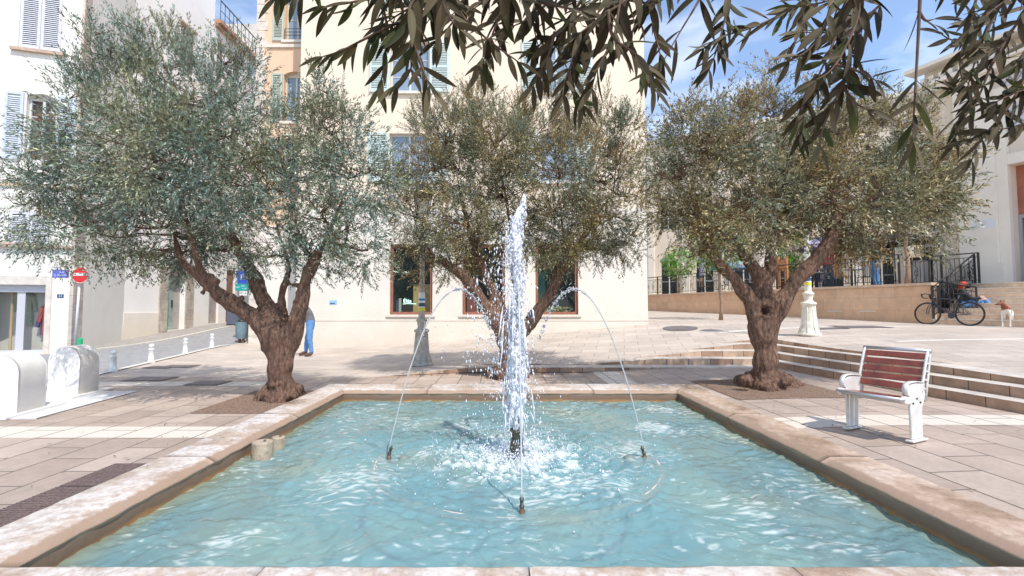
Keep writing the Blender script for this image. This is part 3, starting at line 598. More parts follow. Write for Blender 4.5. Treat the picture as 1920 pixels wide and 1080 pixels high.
M_shw = mat('white_shutter_paint', (.62, .62, .66), .6, .15, 9); M_shg = mat('grey_green_shutter_paint', (.48, .54, .46), .6, .15, 9); M_shb = mat('pale_blue_shutter_paint', (.55, .60, .66), .6, .12, 9); M_shm = mat('mint_shutter_paint', (.56, .66, .64), .6, .12, 9)
M_brownframe = mat('brown_window_frame', (.33, .13, .08), .5, .2, 10); M_iron = mat('black_iron', (.035, .035, .038), .5, .2, 30, metal=.3); M_wfr = mat('pale_window_frame', (.6, .6, .58), .6)
M_sill = mat('sill_stone', (.52, .38, .29), .7, .3, 9); M_sillp = mat('pale_sill', (.74, .68, .6), .7, .15, 9)
def window(fr, u0, u1, z0, z1, parent, fm=None, d=-.16, mull=1, bars=2, arch=0, back=M_dark, gm=None, sill=None, backd=.35, fw=.06):
    fm = fm or M_wfr; mb = MB(); t = fw
    fbox(mb, fr, u0+.003, u0+t, z0+.003, z1-.003, d-.03, d+.03); fbox(mb, fr, u1-t, u1-.003, z0+.003, z1-.003, d-.03, d+.03); fbox(mb, fr, u0+t, u1-t, z0+.003, z0+t, d-.03, d+.03); fbox(mb, fr, u0+t, u1-t, z1-t-arch, z1-.003, d-.03, d+.03)
    for k in range(mull):
        u = u0+(u1-u0)*(k+1)/(mull+1); fbox(mb, fr, u-t*.55, u+t*.55, z0+t, z1-t-arch, d-.025, d+.025)
    for k in range(bars):
        z = z0+(z1-z0)*(k+1)/(bars+1)
        for j in range(mull+1):
            ua = u0+(u1-u0)*j/(mull+1)+t; ub = u0+(u1-u0)*(j+1)/(mull+1)-t; fbox(mb, fr, ua, ub, z-.012, z+.012, d-.015, d+.015)
    f = mb.build('window', fm, parent)
    mb = MB(); mb.add([fr.p(u0+t*.5, z0+t*.5, d), fr.p(u1-t*.5, z0+t*.5, d), fr.p(u1-t*.5, z1-t*.5, d), fr.p(u0+t*.5, z1-t*.5, d)], [(0, 1, 2, 3)]); mb.build('pane', gm or M_gl2, f)
    if back is not None:
        mb = MB(); mb.add([fr.p(u0, z0, d-backd), fr.p(u1, z0, d-backd), fr.p(u1, z1, d-backd), fr.p(u0, z1, d-backd)], [(0, 1, 2, 3)]); mb.build('interior', back, f)
    if sill:
        mb = MB(); fbox(mb, fr, u0-.12, u1+.12, z0-.09, z0-.002, -.05, .09); mb.build('sill', sill, f)
    return f
def shutter(fr, u0, u1, z0, z1, m, parent, d=.0, nl=None, arch=0, mid=True):
    """louvred leaf, proud of the wall by d"""
    mb = MB(); t = .07; D0, D1 = d+.008, d+.048
    fbox(mb, fr, u0, u0+t, z0, z1, D0, D1); fbox(mb, fr, u1-t, u1, z0, z1, D0, D1); fbox(mb, fr, u0+t, u1-t, z0, z0+t*1.4, D0, D1); fbox(mb, fr, u0+t, u1-t, z1-t, z1, D0, D1)
    zm = (z0+z1)/2
    if mid: fbox(mb, fr, u0+t, u1-t, zm-t*.6, zm+t*.6, D0, D1)
    n = nl or int((z1-z0)/.062); h = (z1-z0-2*t)/n
    for k in range(n):
        z = z0+t*1.4+h*k
        if z+h > z1-t: break
        if mid and abs(z+h/2-zm) < t*.8: continue
        q = [fr.p(u, zz, dd) for u in (u0+t, u1-t) for (zz, dd) in ((z+.004, D1-.004), (z+.016, D1-.004), (z+h*.95, D0+.008), (z+h*.95-.012, D0+.008))]
        mb.add(q, [(0, 1, 2, 3), (4, 7, 6, 5), (0, 4, 5, 1), (1, 5, 6, 2), (2, 6, 7, 3), (3, 7, 4, 0)])
    return mb.build('shutter', m, parent)

# ---- centre building ------------------------------------------------
FC = Frame(-6.75, 15.5, 0)
M_cw = plaster('cream_plaster', (.80, .74, .65), stain=(.56, .45, .34), zlo=.0, zhi=1.5, amt=.8, col_top=(.79, .67, .53), ztop=4.6)
bld = wempty('cream_building', (-1, 19, 0), 'large pale peach and cream building facing the pool, with three brown framed ground floor windows', 'building')
def h_(px, py): return FC.hit(px, py)
uR = h_(1214, 520)[0]
ops = []; gw = []
for (a, b) in ((731, 811), (867, 947), (1004, 1084)):
    ua = h_(a, 520)[0]; ub = h_(b, 520)[0]; gw.append((ua, ub)); ops.append(dict(u0=ua, u1=ub, z0=h_(a, 590)[1], z1=h_(a, 458)[1], depth=.35))
uppers = []
for (a, b) in ((731, 804), (1012, 1077)):
    ua = h_(a, 170)[0]; ub = h_(b, 170)[0]
    for (yb, yt) in ((340, 250), (172, 78), (3, -100)):
        z0_ = h_(a, yb)[1]; z1_ = h_(a, yt)[1]; ops.append(dict(u0=ua, u1=ub, z0=z0_, z1=z1_)); uppers.append((ua, ub, z0_, z1_))
wl = wall('wall', FC, 0, uR, -.6, 15.5, ops, M_cw, bld, thick=9)
for (ua, ub) in gw:
    z0_, z1_ = ops[0]['z0'], ops[0]['z1']
    f = window(FC, ua, ub, z0_, z1_, bld, M_brownframe, d=-.12, mull=0, bars=0, back=None, gm=M_gl, fw=.09)
    mb = MB(); fbox(mb, FC, ua-.10, ub+.10, z0_-.07, z0_-.002, -.1, .06); mb.build('sill', M_sillp, f)
    mb = MB(); e = 2.4
    mb.add([FC.p(ua-.3, z0_-.6, -.36), FC.p(ub+.3, z0_-.6, -.36), FC.p(ub+.3, z0_-.6, -e), FC.p(ua-.3, z0_-.6, -e), FC.p(ua-.3, z1_+.2, -.36), FC.p(ub+.3, z1_+.2, -.36), FC.p(ub+.3, z1_+.2, -e), FC.p(ua-.3, z1_+.2, -e)],
           [(0, 1, 2, 3), (4, 5, 6, 7), (3, 2, 6, 7), (0, 3, 7, 4), (1, 2, 6, 5)]); mb.build('shop_interior', mat('shop_interior', (.22, .20, .17), .9, .5, 2), f)
for (ua, ub, z0_, z1_) in uppers:
    f = window(FC, ua, ub, z0_, z1_, bld, M_wfr, d=-.18, sill=M_sillp)
    ws = (ub-ua)*.5
    shutter(FC, ua-ws-.03, ua-.03, z0_-.02, z1_, M_shm, f); shutter(FC, ub+.03, ub+ws+.03, z0_-.02, z1_, M_shm, f)
mb = MB(); fbox(mb, FC, -.002, uR+.002, h_(1000, 601)[1]-.01, h_(1000, 598)[1], .0, .012); mb.build('plinth_line', M_cw, bld)
M_yel = mat('yellow_board', (.70, .50, .18), .7, .1); M_paper = mat('paper_yellow', (.85, .72, .42), .8); M_red = mat('dark_red_panel', (.32, .07, .06), .6); M_greenscr = mat('teal_display', (.08, .35, .28), .5)
def shopthing(nm, mats_boxes, label, cat, group=None):
    e = empty(nm, FC.p(mats_boxes[0][1][0], mats_boxes[0][1][2], mats_boxes[0][1][4]), 0, label, cat, group); l = e.location.copy()
    for (pn, bx_, m) in mats_boxes:
        mb = MB(); fbox(mb, FC, *bx_); o = mb.build(pn, m, e, bevel=.006); o.location = -l
    return e
g0, g1, g2 = gw; zb = ops[0]['z0']
shopthing('display_panel', [('board', (g0[0]+.62, g0[1]-.02, zb-.3, zb+1.0, -.85, -.80), M_yel), ('edge', (g0[0]+.95, g0[0]+1.0, zb-.3, zb+1.0, -.79, -.76), M_brownframe), ('top_rail', (g0[0]+.60, g0[1], zb+1.0, zb+1.03, -.87, -.78), M_wfr)], 'tall mustard yellow panel standing inside the leftmost shop window', 'display panel')
shopthing('stand', [('post', (g0[0]+.18, g0[0]+.26, zb-.3, zb+.55, -.6, -.55), M_wfr), ('panel', (g0[0]+.10, g0[0]+.18, zb-.3, zb+.5, -.62, -.5), mat('navy_panel', (.05, .07, .14), .6))], 'narrow navy and white display stand at the lower left of the leftmost shop window', 'stand')
shopthing('red_screen', [('screen_panel', (g1[0]+.12, g1[0]+.45, zb, zb+1.2, -.5, -.46), M_red), ('frame_post', (g1[0]+.45, g1[0]+.5, zb, zb+1.2, -.5, -.44), M_wfr)], 'dark red folding screen inside the middle shop window', 'screen')
shopthing('paper_notice', [('sheet', (g1[1]-.58, g1[1]-.3, zb+.65, zb+1.05, -.145, -.135), M_paper)], 'upper yellow paper notice stuck inside the middle shop window', 'notice')
shopthing('paper_notice', [('sheet', (g1[1]-.42, g1[1]-.1, zb+.18, zb+.6, -.145, -.135), M_paper)], 'lower yellow paper notice stuck inside the middle shop window', 'notice')
# cushions heap = goods in right window
mb = MB()
for k in range(260):
    u = g2[0]+.15+rng.random()*(g2[1]-g2[0]-.3); z = zb-.05+rng.random()*.30; q = FC.p(u, z, -.42-rng.random()*.35); mb.box(q, (.08, .05, .035), rng.random()*3, mi=int(rng.integers(0, 3)))
o = mb.build('bottle_display', [mat('goods_yellow', (.55, .5, .18), .6), mat('goods_green', (.25, .33, .12), .6), mat('goods_cream', (.75, .72, .5), .6)]); tag(o, 'heap of small yellow green packets piled behind the right shop window', 'shop goods', kind='stuff')
shopthing('counter', [('counter_body', (g2[0]+.5, g2[1]-.15, zb+.25, zb+.65, -1.7, -1.3), mat('counter_grey', (.25, .25, .27), .6)), ('screen', (g2[0]+.1, g2[0]+.42, zb+.4, zb+1.5, -1.2, -1.15), M_greenscr)], 'grey counter with a teal display board deep inside the right shop window', 'counter')
e = empty('neon_sign', FC.p(g0[0]+.5, zb+.45, -.4), 0, 'small glowing green script sign hanging in the leftmost shop window', 'neon sign')
mg = bpy.data.materials.new('neon_green'); mg.use_nodes = True; mg.node_tree.nodes['Principled BSDF'].inputs['Emission Color'].default_value = (.5, 1, .7, 1); mg.node_tree.nodes['Principled BSDF'].inputs['Emission Strength'].default_value = 2.2
o = text('letters', 'Éléa', .17, (0, 0, 0), (1, 0, 0), mg, e)
mb = MB(); mb.tube([(-.15, 0, -.1), (0, -.003, -.085), (.3, 0, -.095)], .008, 6); mb.build('underline', mg, e)
# small blue plaque
def plaque(fr, px, py, w_, hh, m, label, cat, lines, tm, name='plaque', border=None, dd=.012):
    u, z = fr.hit(px, py); e = empty(name, fr.p(u, z, 0), 0, label, cat); l = e.location.copy()
    mb = MB(); fbox(mb, fr, u-w_/2, u+w_/2, z-hh/2, z+hh/2, .002, dd); o = mb.build('plate', m, e); o.location = -l
    if border:
        mb = MB()
        for (a, b, c, d) in ((-w_/2, w_/2, hh/2-.015, hh/2), (-w_/2, w_/2, -hh/2, -hh/2+.015), (-w_/2, -w_/2+.015, -hh/2+.015, hh/2-.015), (w_/2-.015, w_/2, -hh/2+.015, hh/2-.015)): fbox(mb, fr, u+a, u+b, z+c, z+d, dd+.001, dd+.004)
        o = mb.build('border', border, e); o.location = -l
    for (s, sz, du, dz) in lines:
        q = fr.p(u+du, z+dz, dd+.002); o = text('lettering', s, sz, q-l, fr.U, tm, e)
    return e
M_white = mat('white_paint', (.72, .72, .70), .5, .06, 12); M_blue = mat('enamel_blue', (.10, .13, .50), .35); M_ltblue = mat('light_blue_plate', (.30, .55, .85), .4); M_navy = mat('navy', (.03, .07, .16), .4)
pq = plaque(FC, 625, 567, .24, .14, M_ltblue, 'tiny pale blue plaque on the cream wall left of the shop windows', 'plaque', [], M_white)
u, z = FC.hit(625, 567); mb = MB(); fbox(mb, FC, u-.11, u+.06, z-.045, z-.015, .013, .016); o = mb.build('dark_stripe', M_navy, pq); o.location = -pq.location

# ---- orange building, set back --------------------------------------
FO = Frame(-9.05, 17.0, 0)
M_or = plaster('orange_plaster', (.80, .74, .66), stain=(.66, .52, .38), zlo=.1, zhi=1.6, amt=.5, col_top=(.80, .55, .38), ztop=4.3)
ob = wempty('orange_building', (-7.9, 19, 0), 'narrow orange building with grey green shutters set back behind the left olive tree', 'building')
def ho(px, py): return FO.hit(px, py)
oops = []
for (a, b, yb, yt, ar) in ((529, 574, 230, 142, .0), (534, 577, 76, 10, .0), ):
    pass
ua, ub = ho(531, 200)[0], ho(572, 200)[0]
lv = [(ho(550, 338)[1], ho(550, 258)[1]), (ho(550, 228)[1], ho(550, 134)[1]), (ho(550, 76)[1], ho(550, -10)[1])]
for k, (a, b) in enumerate(lv): oops.append(dict(u0=ua, u1=ub, z0=a, z1=b, arch=.12 if k < 2 else 0))
wall('wall', FO, 0, 3.4, -.3, 15.2, oops, M_or, ob, thick=9)
for k, (a, b) in enumerate(lv):
    f = window(FO, ua, ub, a, b, ob, mat('cream_frame', (.62, .58, .46), .6), d=-.2, bars=1, arch=.1 if k < 2 else 0)
    ws = (ub-ua)*.52; shutter(FO, ua-ws-.03, ua-.03, a-.02, b-.08, M_shg, f)
    mb = MB(); fbox(mb, FO, ua-.1, ub+.1, a-.1, a-.003, -.04, .08); mb.build('sill', M_sillp, f)
    mb = MB()
    for zz in (.18, .3, .42): fbox(mb, FO, ua, ub, a+zz, a+zz+.015, .02, .035)
    fbox(mb, FO, ua, ua+.02, a, a+.42, .02, .035); fbox(mb, FO, ub-.02, ub, a, a+.42, .02, .035); mb.build('guard_rail', M_iron, f)
mb = MB()
for k in range(46):
    z = .0+k*.33; wq = .42 if k % 2 else .30; fbox(mb, FO, -.004, wq, z, z+.31, -.3, .02)
mb.build('quoins', mat('pale_quoin_stone', (.72, .64, .56), .8, .2, 5), ob)
mb = MB(); fbox(mb, FO, .43, 3.4, lv[2][0]-.28, lv[2][0]-.16, 0, .06); mb.build('string_course', M_sillp, ob)
ul, zl = ho(480, 100); lamp = empty('wall_bracket', FO.p(ul, zl, 0), 0, 'thin iron hook bracket on the quoins of the orange building', 'bracket'); mb = MB(); mb.tube([(0, -.03, -.5), (0, -.05, 0), (.03, -.10, .09), (0, -.1, .14), (-.04, -.1, .09)], .012, 6); mb.build('hook', M_iron, lamp)

# ---- street-side long facade (left), parallel to the pool axis -------
FS = Frame(-13.3, 13.9, PI/2)
M_st = plaster('street_plaster', (.90, .87, .83), stain=(.70, .55, .36), zlo=.1, zhi=1.3, amt=.9)
sb = wempty('long_street_building', (-17, 20, 0), 'long off white building with an arched stone doorway along the left side street', 'building')
def hs(px, py): return FS.hit(px, py)
sops = []
dA = (hs(313, 560)[0], hs(347, 560)[0], hs(313, 619)[1], hs(313, 512)[1]); sops.append(dict(u0=dA[0], u1=dA[1], z0=dA[2], z1=dA[3], arch=.18, depth=.3))
dB = (hs(392, 560)[0], hs(410, 560)[0], hs(392, 607)[1], hs(392, 545)[1]); sops.append(dict(u0=dB[0], u1=dB[1], z0=dB[2], z1=dB[3], depth=.2))
dC = (hs(424, 560)[0], hs(440, 560)[0], .66, 3.2); sops.append(dict(u0=dC[0], u1=dC[1], z0=dC[2], z1=dC[3], depth=.25))
stw = []
for (a, b, yt, yb) in ((338, 364, 40, 130), (407, 419, 75, 150), (438, 450, 112, 175)):
    ua, ub = hs(a, 100)[0], hs(b, 100)[0]; zt, zb_ = hs(a, yt)[1], hs(a, yt)[1]-1.9; sops.append(dict(u0=ua, u1=ub, z0=zb_, z1=zt)); stw.append((ua, ub, zb_, zt)); 
    z2 = zb_-1.3; sops.append(dict(u0=ua, u1=ub, z0=z2-1.9, z1=z2)); stw.append((ua, ub, z2-1.9, z2))
ucut = hs(401, 100)[0]
ztall = 19.0; zlow = hs(402, 37)[1]
wall('wall', FS, 0, 18, -.3, zlow, sops, M_st, sb, thick=6)
mb = MB(); fbox(mb, FS, 0.001, ucut, zlow+.002, ztall, -6, -.001); mb.build('upper_storey', M_st, sb)
mb = MB(); fbox(mb, FS, ucut, 18, zlow-.12, zlow+.05, .0, .30); fbox(mb, FS, ucut, 18, zlow-.26, zlow-.123, .0, .16); mb.build('cornice', mat('terracotta_cornice', (.46, .26, .17), .8, .35, 8), sb)
mb = MB(); fbox(mb, FS, ucut+.05, 18, zlow+.95, zlow+.99, .2, .24)
for k in range(26): fbox(mb, FS, ucut+.05+k*.35, ucut+.07+k*.35, zlow+.05, zlow+.95, .21, .23)
fbox(mb, FS, ucut+.05, 18, zlow+.5, zlow+.52, .21, .23); mb.build('roof_railing', M_iron, sb)
mb = MB(); fbox(mb, FS, ucut+4.5, ucut+6.6, zlow+.05, zlow+2.6, -2.6, -.4); mb.build('chimney', mat('chimney_render', (.62, .58, .52), .9, .25, 2), sb)
for (a, b, c_, d_) in stw:
    f = window(FS, a, b, c_, d_, sb, M_wfr, d=-.15, gm=M_gl2); shutter(FS, a-.02, (a+b)/2-.005, c_+.01, d_-.01, mat('brown_shutter', (.30, .26, .22), .7, .2), f, d=-.1); shutter(FS, (a+b)/2+.005, b+.02, c_+.01, d_-.01, bpy.data.materials['brown_shutter'], f, d=-.1)
    mb = MB(); fbox(mb, FS, a-.1, b+.1, d_+.003, d_+.09, .0, .08); mb.build('lintel', M_sill, f)
M_jamb = stonewall('jamb_stone', (.50, .43, .36), (.62, .56, .48), .4, .42, PI/2, dirt=.4)
mb = MB(); fbox(mb, FS, dA[0]-.45, dA[0]-.003, dA[2]-.3, dA[3]+.25, -.05, .05); fbox(mb, FS, dA[1]+.003, dA[1]+.5, dA[2]-.3, dA[3]+.25, -.05, .05); fbox(mb, FS, dA[0]-.003, dA[1]+.003, dA[3]+.003, dA[3]+.25, -.05, .05)
fr_ = mb.build('door_surround', M_jamb, sb)
mb = MB(); fbox(mb, FS, dA[0]+.02, dA[0]+(dA[1]-dA[0])*.55, dA[2]+.02, dA[3]-.02, -.25, -.2); d_ = mb.build('door', mat('green_glass_door', (.30, .46, .40), .3, .3, 3), sb)
mb = MB(); fbox(mb, FS, dA[0]+(dA[1]-dA[0])*.5, dA[0]+(dA[1]-dA[0])*.5+.04, dA[2]+.9, dA[2]+1.2, -.2, -.16); mb.build('handle', M_iron, d_)
mb = MB(); fbox(mb, FS, dA[0]+(dA[1]-dA[0])*.55+.01, dA[1]-.003, dA[2]+.02, dA[3]-.02, -.28, -.22); mb.build('door', mat('grey_door_leaf', (.42, .38, .36), .6, .2), sb)
mb = MB(); fbox(mb, FS, dB[0]+.02, dB[1]-.02, dB[2], dB[3]-.02, -.16, -.1); mb.build('door', mat('grey_brown_door', (.42, .37, .34), .6, .25), sb)
mb = MB(); fbox(mb, FS, dC[0]+.02, dC[1]-.02, dC[2], dC[3]-.02, -.16, -.1); mb.build('door', mat('brown_door', (.26, .13, .09), .6, .3), sb)
# lower rendered band with a step, as in the photo
mb = MB(); fbox(mb, FS, .55, hs(230, 600)[0], -.2, .75, 0, .03); fbox(mb, FS, hs(230, 600)[0]+.002, dA[0]-.46, -.2, 1.15, 0, .03); mb.build('base_band', plaster('band_plaster', (.82, .75, .66), stain=(.72, .58, .40), amt=.8), sb)

# ---- left white house -------------------------------------------------
a0 = Vector((-13.85, 13.03)); a1 = Vector((-12.32, 13.5)); angW = math.atan2(a1.y-a0.y, a1.x-a0.x)
FW = Frame(-12.32-4.2*math.cos(angW), 13.5-4.2*math.sin(angW), angW)
M_wh = plaster('white_plaster', (.78, .75, .69), stain=(.7, .62, .5), zlo=0, zhi=.8, amt=.35)
wb = wempty('white_house', (-15, 15, 0), 'white shuttered house with a clothes shop on its ground floor at the far left', 'building')
def hw(px, py): return FW.hit(px, py)
wu = 4.2
wops = []
s1 = (hw(36, 50)[0], hw(116, 50)[0], hw(60, 93)[1], hw(60, -40)[1])
s2 = (hw(48, 230)[0], hw(104, 230)[0], hw(60, 300)[1], hw(60, 174)[1])
s3 = (hw(14, 440)[0], hw(92, 440)[0], hw(40, 456)[1], hw(40, 396)[1])
sh = (hw(-55, 600)[0], hw(83, 600)[0], .07, hw(40, 534)[1])
for (a, b, c_, d_, ar) in ((*s1, 0), (*s2, .14), (*s3, 0), (*sh, 0)): wops.append(dict(u0=a, u1=b, z0=c_, z1=d_, arch=ar, depth=.22))
wall('wall', FW, 0, wu, -.3, 18, wops, M_wh, wb, thick=6)
for (a, b, c_, d_) in (s1, s3):
    f = window(FW, a, b, c_, d_, wb, M_wfr, d=-.17)
    m_ = (a+b)/2; shutter(FW, a+.01, m_-.005, c_+.01, d_-.01, M_shw, f, d=-.05, mid=False); shutter(FW, m_+.005, b-.01, c_+.01, d_-.01, M_shw, f, d=-.05, mid=False)
    mb = MB(); fbox(mb, FW, a-.14, b+.14, c_-.09, c_-.003, -.04, .10); mb.build('sill', M_sill, f)
a, b, c_, d_ = s2; M_curt = mat('rust_curtain', (.35, .14, .07), .8, .3, 3)
f = window(FW, a, b, c_, d_, wb, M_wfr, d=-.15, arch=.12, back=M_curt, gm=glassmat('curtain_glass', (.1, .1, .12), .75), backd=.12); ws = (b-a)*.62
shutter(FW, a-ws-.05, a-.05, c_-.02, d_-.03, M_shb, f, mid=False); shutter(FW, b+.05, b+ws+.05, c_-.02, d_-.03, M_shb, f, mid=False)
zc = hw(40, 462)[1]; mb = MB(); fbox(mb, FW, -.2, wu+.06, zc-.03, zc+.04, 0, .12); mb.build('cornice', M_sill, wb)
zc2 = hw(10, 345)[1]; mb = MB(); fbox(mb, FW, -.2, wu+.04, zc2-.05, zc2+.05, 0, .06); mb.build('string_course', mat('ochre_band', (.62, .48, .32), .8, .2, 5), wb)
# shopfront
mb = MB(); a, b, c_, d_ = sh; x = hw(84, 600)[0]
fbox(mb, FW, x, x+.13, -.1, d_+.25, 0, .03); fbox(mb, FW, a, x-.002, d_+.003, d_+.25, 0, .03); mb.build('shop_surround', mat('surround_stone', (.66, .6, .53), .8, .2, 6), wb)
mb = MB(); m1 = hw(32, 600)[0]
for (p, q) in ((a+.003, a+.06), (m1-.09, m1+.09), (b-.05, b-.003)): fbox(mb, FW, p, q, c_, d_-.2, -.2, -.13)
fbox(mb, FW, a+.003, b-.003, d_-.2, d_-.003, -.2, -.1); fbox(mb, FW, a+.06, m1-.09, c_, c_+.08, -.19, -.14); fbox(mb, FW, m1+.09, b-.05, c_, c_+.08, -.19, -.14)
sf = mb.build('shopfront', mat('grey_metal_frame', (.52, .52, .56), .5), wb)
mb = MB(); mb.add([FW.p(a, c_, -.165), FW.p(b, c_, -.165), FW.p(b, d_-.15, -.165), FW.p(a, d_-.15, -.165)], [(0, 1, 2, 3)]); mb.build('shop_glass', glassmat('shop_glass', (.1, .1, .12), .8), sf)
mb = MB(); e = 3.0; zt = d_+.1
mb.add([FW.p(a-.05, c_, -.22), FW.p(b+.05, c_, -.22), FW.p(b+.05, c_, -e), FW.p(a-.05, c_, -e)], [(0, 1, 2, 3)], 0)
mb.add([FW.p(a-.05, zt, -.22), FW.p(b+.05, zt, -.22), FW.p(b+.05, zt, -e), FW.p(a-.05, zt, -e), FW.p(a-.05, c_, -.22), FW.p(b+.05, c_, -.22), FW.p(b+.05, c_, -e), FW.p(a-.05, c_, -e)], [(0, 1, 2, 3), (3, 2, 6, 7), (0, 3, 7, 4), (1, 2, 6, 5)], 1)
mb.build('shop_room', [mat('shop_floor', (.45, .44, .46), .5), mat('shop_wall_brown', (.26, .22, .20), .8, .3, 2)], sf)
# stone corner pier
FP = Frame(-12.32, 13.503, math.radians(19)); 
M_pier = stonewall('pier_stone', (.52, .46, .40), (.66, .60, .54), .55, .42, math.radians(60), dirt=.45, bump=.8)
mb = MB(); q0 = Vector((-12.30, 13.52)); q1 = Vector((-13.22, 15.55))
mb.prism([(-12.32, 13.50, -.3), (-12.24, 13.53, -.3), (-13.22, 15.75, -.3), (-13.4, 15.6, -.3)], (0, 0, 3.9)); pier = mb.build('corner_pier', M_pier, wb)
mb = MB(); mb.prism([(-12.32, 13.50, 3.6), (-12.26, 13.53, 3.6), (-13.24, 15.7, 3.6), (-13.4, 15.6, 3.6)], (0, 0, 14.3)); mb.build('corner_pier', mat('quoin_peach', (.68, .56, .46), .8, .3, 1.5, bump=.6, bscale=12), wb)
# hanging clothes in shop
def garment(u, z, d, col, label, longs=.95):
    e = empty('garment', FW.p(u, z, d), angW, label, 'garment', 'clothes hanging in the shop'); m = mat('cloth', col, .9, .2, 14)
    mb = MB(); out_ = [(0, .02), (-.07, 0), (-.22, -.08), (-.30, -.52), (-.22, -.55), (-.15, -.22), (-.18, -longs), (.18, -longs), (.15, -.22), (.22, -.55), (.30, -.52), (.22, -.08), (.07, 0)]
    mb.prism([(x, -.05, zz) for x, zz in out_], (0, .10, 0)); o = mb.build('cloth', m, e, bevel=.02)
    mb = MB(); mb.tube([(0, 0, .02), (0, 0, .1), (.03, 0, .13), (.05, 0, .1)], .006, 5); mb.build('hanger', M_iron, e)
garment(hw(14, 580)[0], 1.75, -.75, (.48, .55, .38), 'sage green shirt hanging left of the shop door frame')
garment(hw(46, 570)[0], 1.85, -1.1, (.40, .52, .30), 'green jacket hanging in the middle of the shop doorway', 1.0)
garment(hw(52, 570)[0]+.25, 1.85, -1.25, (.62, .64, .52), 'pale shirt hanging beside the green jacket in the shop', 1.0)
garment(hw(78, 590)[0]-.02, 1.45, -.45, (.65, .10, .06), 'orange red coat hanging at the right side of the shop doorway', .9)
garment(hw(73, 600)[0]-.08, 1.3, -.6, (.12, .10, .35), 'small purple blue garment behind the orange red coat', .75)
e = empty('pole', FW.p(hw(5, 600)[0], .08, -.35), 0, 'wooden pole standing behind the shop glass at the picture edge', 'pole'); mb = MB(); mb.lathe((0, 0, 0), [(.07, 0), (.07, .05), (.035, .08), (.035, 2.2), (.05, 2.22), (0, 2.25)], 12); mb.build('shaft', mat('light_wood', (.55, .38, .18), .6), e)
plaque(FW, 114, 513, .38, .22, M_blue, 'blue enamel street name plate with white letters on the white house corner', 'street sign', [('Rue', .075, .03, .045), ('H. SEILLON', .062, 0, -.045)], M_white, 'street_name_plate')
plaque(FW, 113.5, 555, .15, .10, M_navy, 'tiny dark house number plate under the blue street name plate', 'house number', [('22', .085, 0, 0)], M_white, 'house_number')
# ================================================================== RIGHT SIDE: terrace, stairs, theatre
UV = Vector((.361, -.932, 0)).normalized(); angT = math.atan2(UV.y, UV.x)
# frame with U pointing towards the camera-right, n towards the plaza
FT = Frame(8.5-UV.x*10, 27.3-UV.y*10, angT)     # u=10 is the far visible end
assert FT.n.x < 0
uB = 10+13.42; ZT = 2.12
M_tw = stonewall('terrace_stone', (.62, .40, .25), (.70, .48, .32), .95, .42, angT, mortar=(.42, .29, .19), dirt=.18, bump=.2)
M_cap = mat('cap_stone', (.62, .45, .32), .7, .2, 7)
tw = wempty('terrace_wall', FT.p(16, 1.0), 'long tan block stone wall holding up the café terrace on the right', 'wall')
mb = MB(); fbox(mb, FT, 0, uB, .2, ZT-.09, -.35, 0); fbox(mb, FT, 0, uB+.06, ZT-.087, ZT, -.38, .06, 1); mb.build('blocks', [M_tw, M_cap], tw)
mb = MB()
for px in (1565, 1627):
    u, z = FT.hit(px, 582); fbox(mb, FT, u-.28, u+.28, z-.05, z, .001, .012)
mb.build('pale_tile_patches', mat('pale_tile', (.66, .55, .45), .6), tw)
# terrace floor
mb = MB(); mb.add([FT.p(0, ZT-.02, -.3), FT.p(uB, ZT-.02, -.3), FT.p(uB, ZT-.02, -30), FT.p(0, ZT-.02, -30)], [(0, 1, 2, 3)]); o = mb.build('terrace', mat('terrace_floor', (.55, .50, .45), .7, .2, 3)); tag(o, kind='structure')
# stairs
nR = 8; rz = (ZT-.83)/nR; tr_ = .30
st_ = wempty('stone_stairs', FT.p(uB+2, .83), 'broad stone stairs climbing from the square to the theatre entrance on the right', 'stairs')
M_stst = mat('stair_stone', (.72, .54, .39), .7, .25, 6, bump=.25); M_stn = mat('stair_nosing', (.74, .63, .52), .6, .15, 8)
for k in range(nR):
    mb = MB(); z0_ = .5 if k == 0 else .83+rz*k-.06; fbox(mb, FT, uB+.01, uB+12, z0_, .83+rz*(k+1)-.035, -tr_*k-6 if k == nR-1 else -tr_*(k+1)-.05, -tr_*k, 0); fbox(mb, FT, uB+.01, uB+12, .83+rz*(k+1)-.033, .83+rz*(k+1), -tr_*k-6 if k == nR-1 else -tr_*(k+1)-.0, -tr_*k+.02, 1)
    mb.build('step', [M_stst, M_stn], st_)
# theatre building
off_f = 3.5; FB = Frame(*(FT.p(0, 0, -off_f)).xy, angT)
def hb(px, py): return FB.hit(px, py)
M_bc = plaster('theatre_cream', (.78, .68, .56), stain=(.6, .48, .36), zlo=2, zhi=3.2, amt=.3); M_bc2 = plaster('theatre_trim', (.84, .77, .67), stain=(.6, .5, .38), zlo=2, zhi=3, amt=.2)
tb = wempty('theatre_building', FB.p(uB+1, ZT), 'tall cream pilastered building with a rust red doorway at the right edge', 'building')
zr = hb(1733, 134)[1]; uL = hb(1733, 134)[0]; uD = hb(1900, 420)[0]; zD = hb(1902, 308)[1]; uE = uD+2.6
wall('wall', FB, uL, uE+3, ZT-1.5, zr, [dict(u0=uD, u1=uE, z0=ZT, z1=zD, depth=.5)], M_bc, tb, thick=10)
uP0, uP1 = hb(1808, 460)[0], hb(1880, 460)[0]
mb = MB(); fbox(mb, FB, uP0, uP1, ZT-.5, zr-1.0, .002, .30); mb.build('pilaster', M_bc2, tb)
mb = MB(); fbox(mb, FB, uP0-.001, uP1+.12, ZT-.5, hb(1850, 497)[1], .0, .34); mb.build('pilaster_plinth', M_bc2, tb)
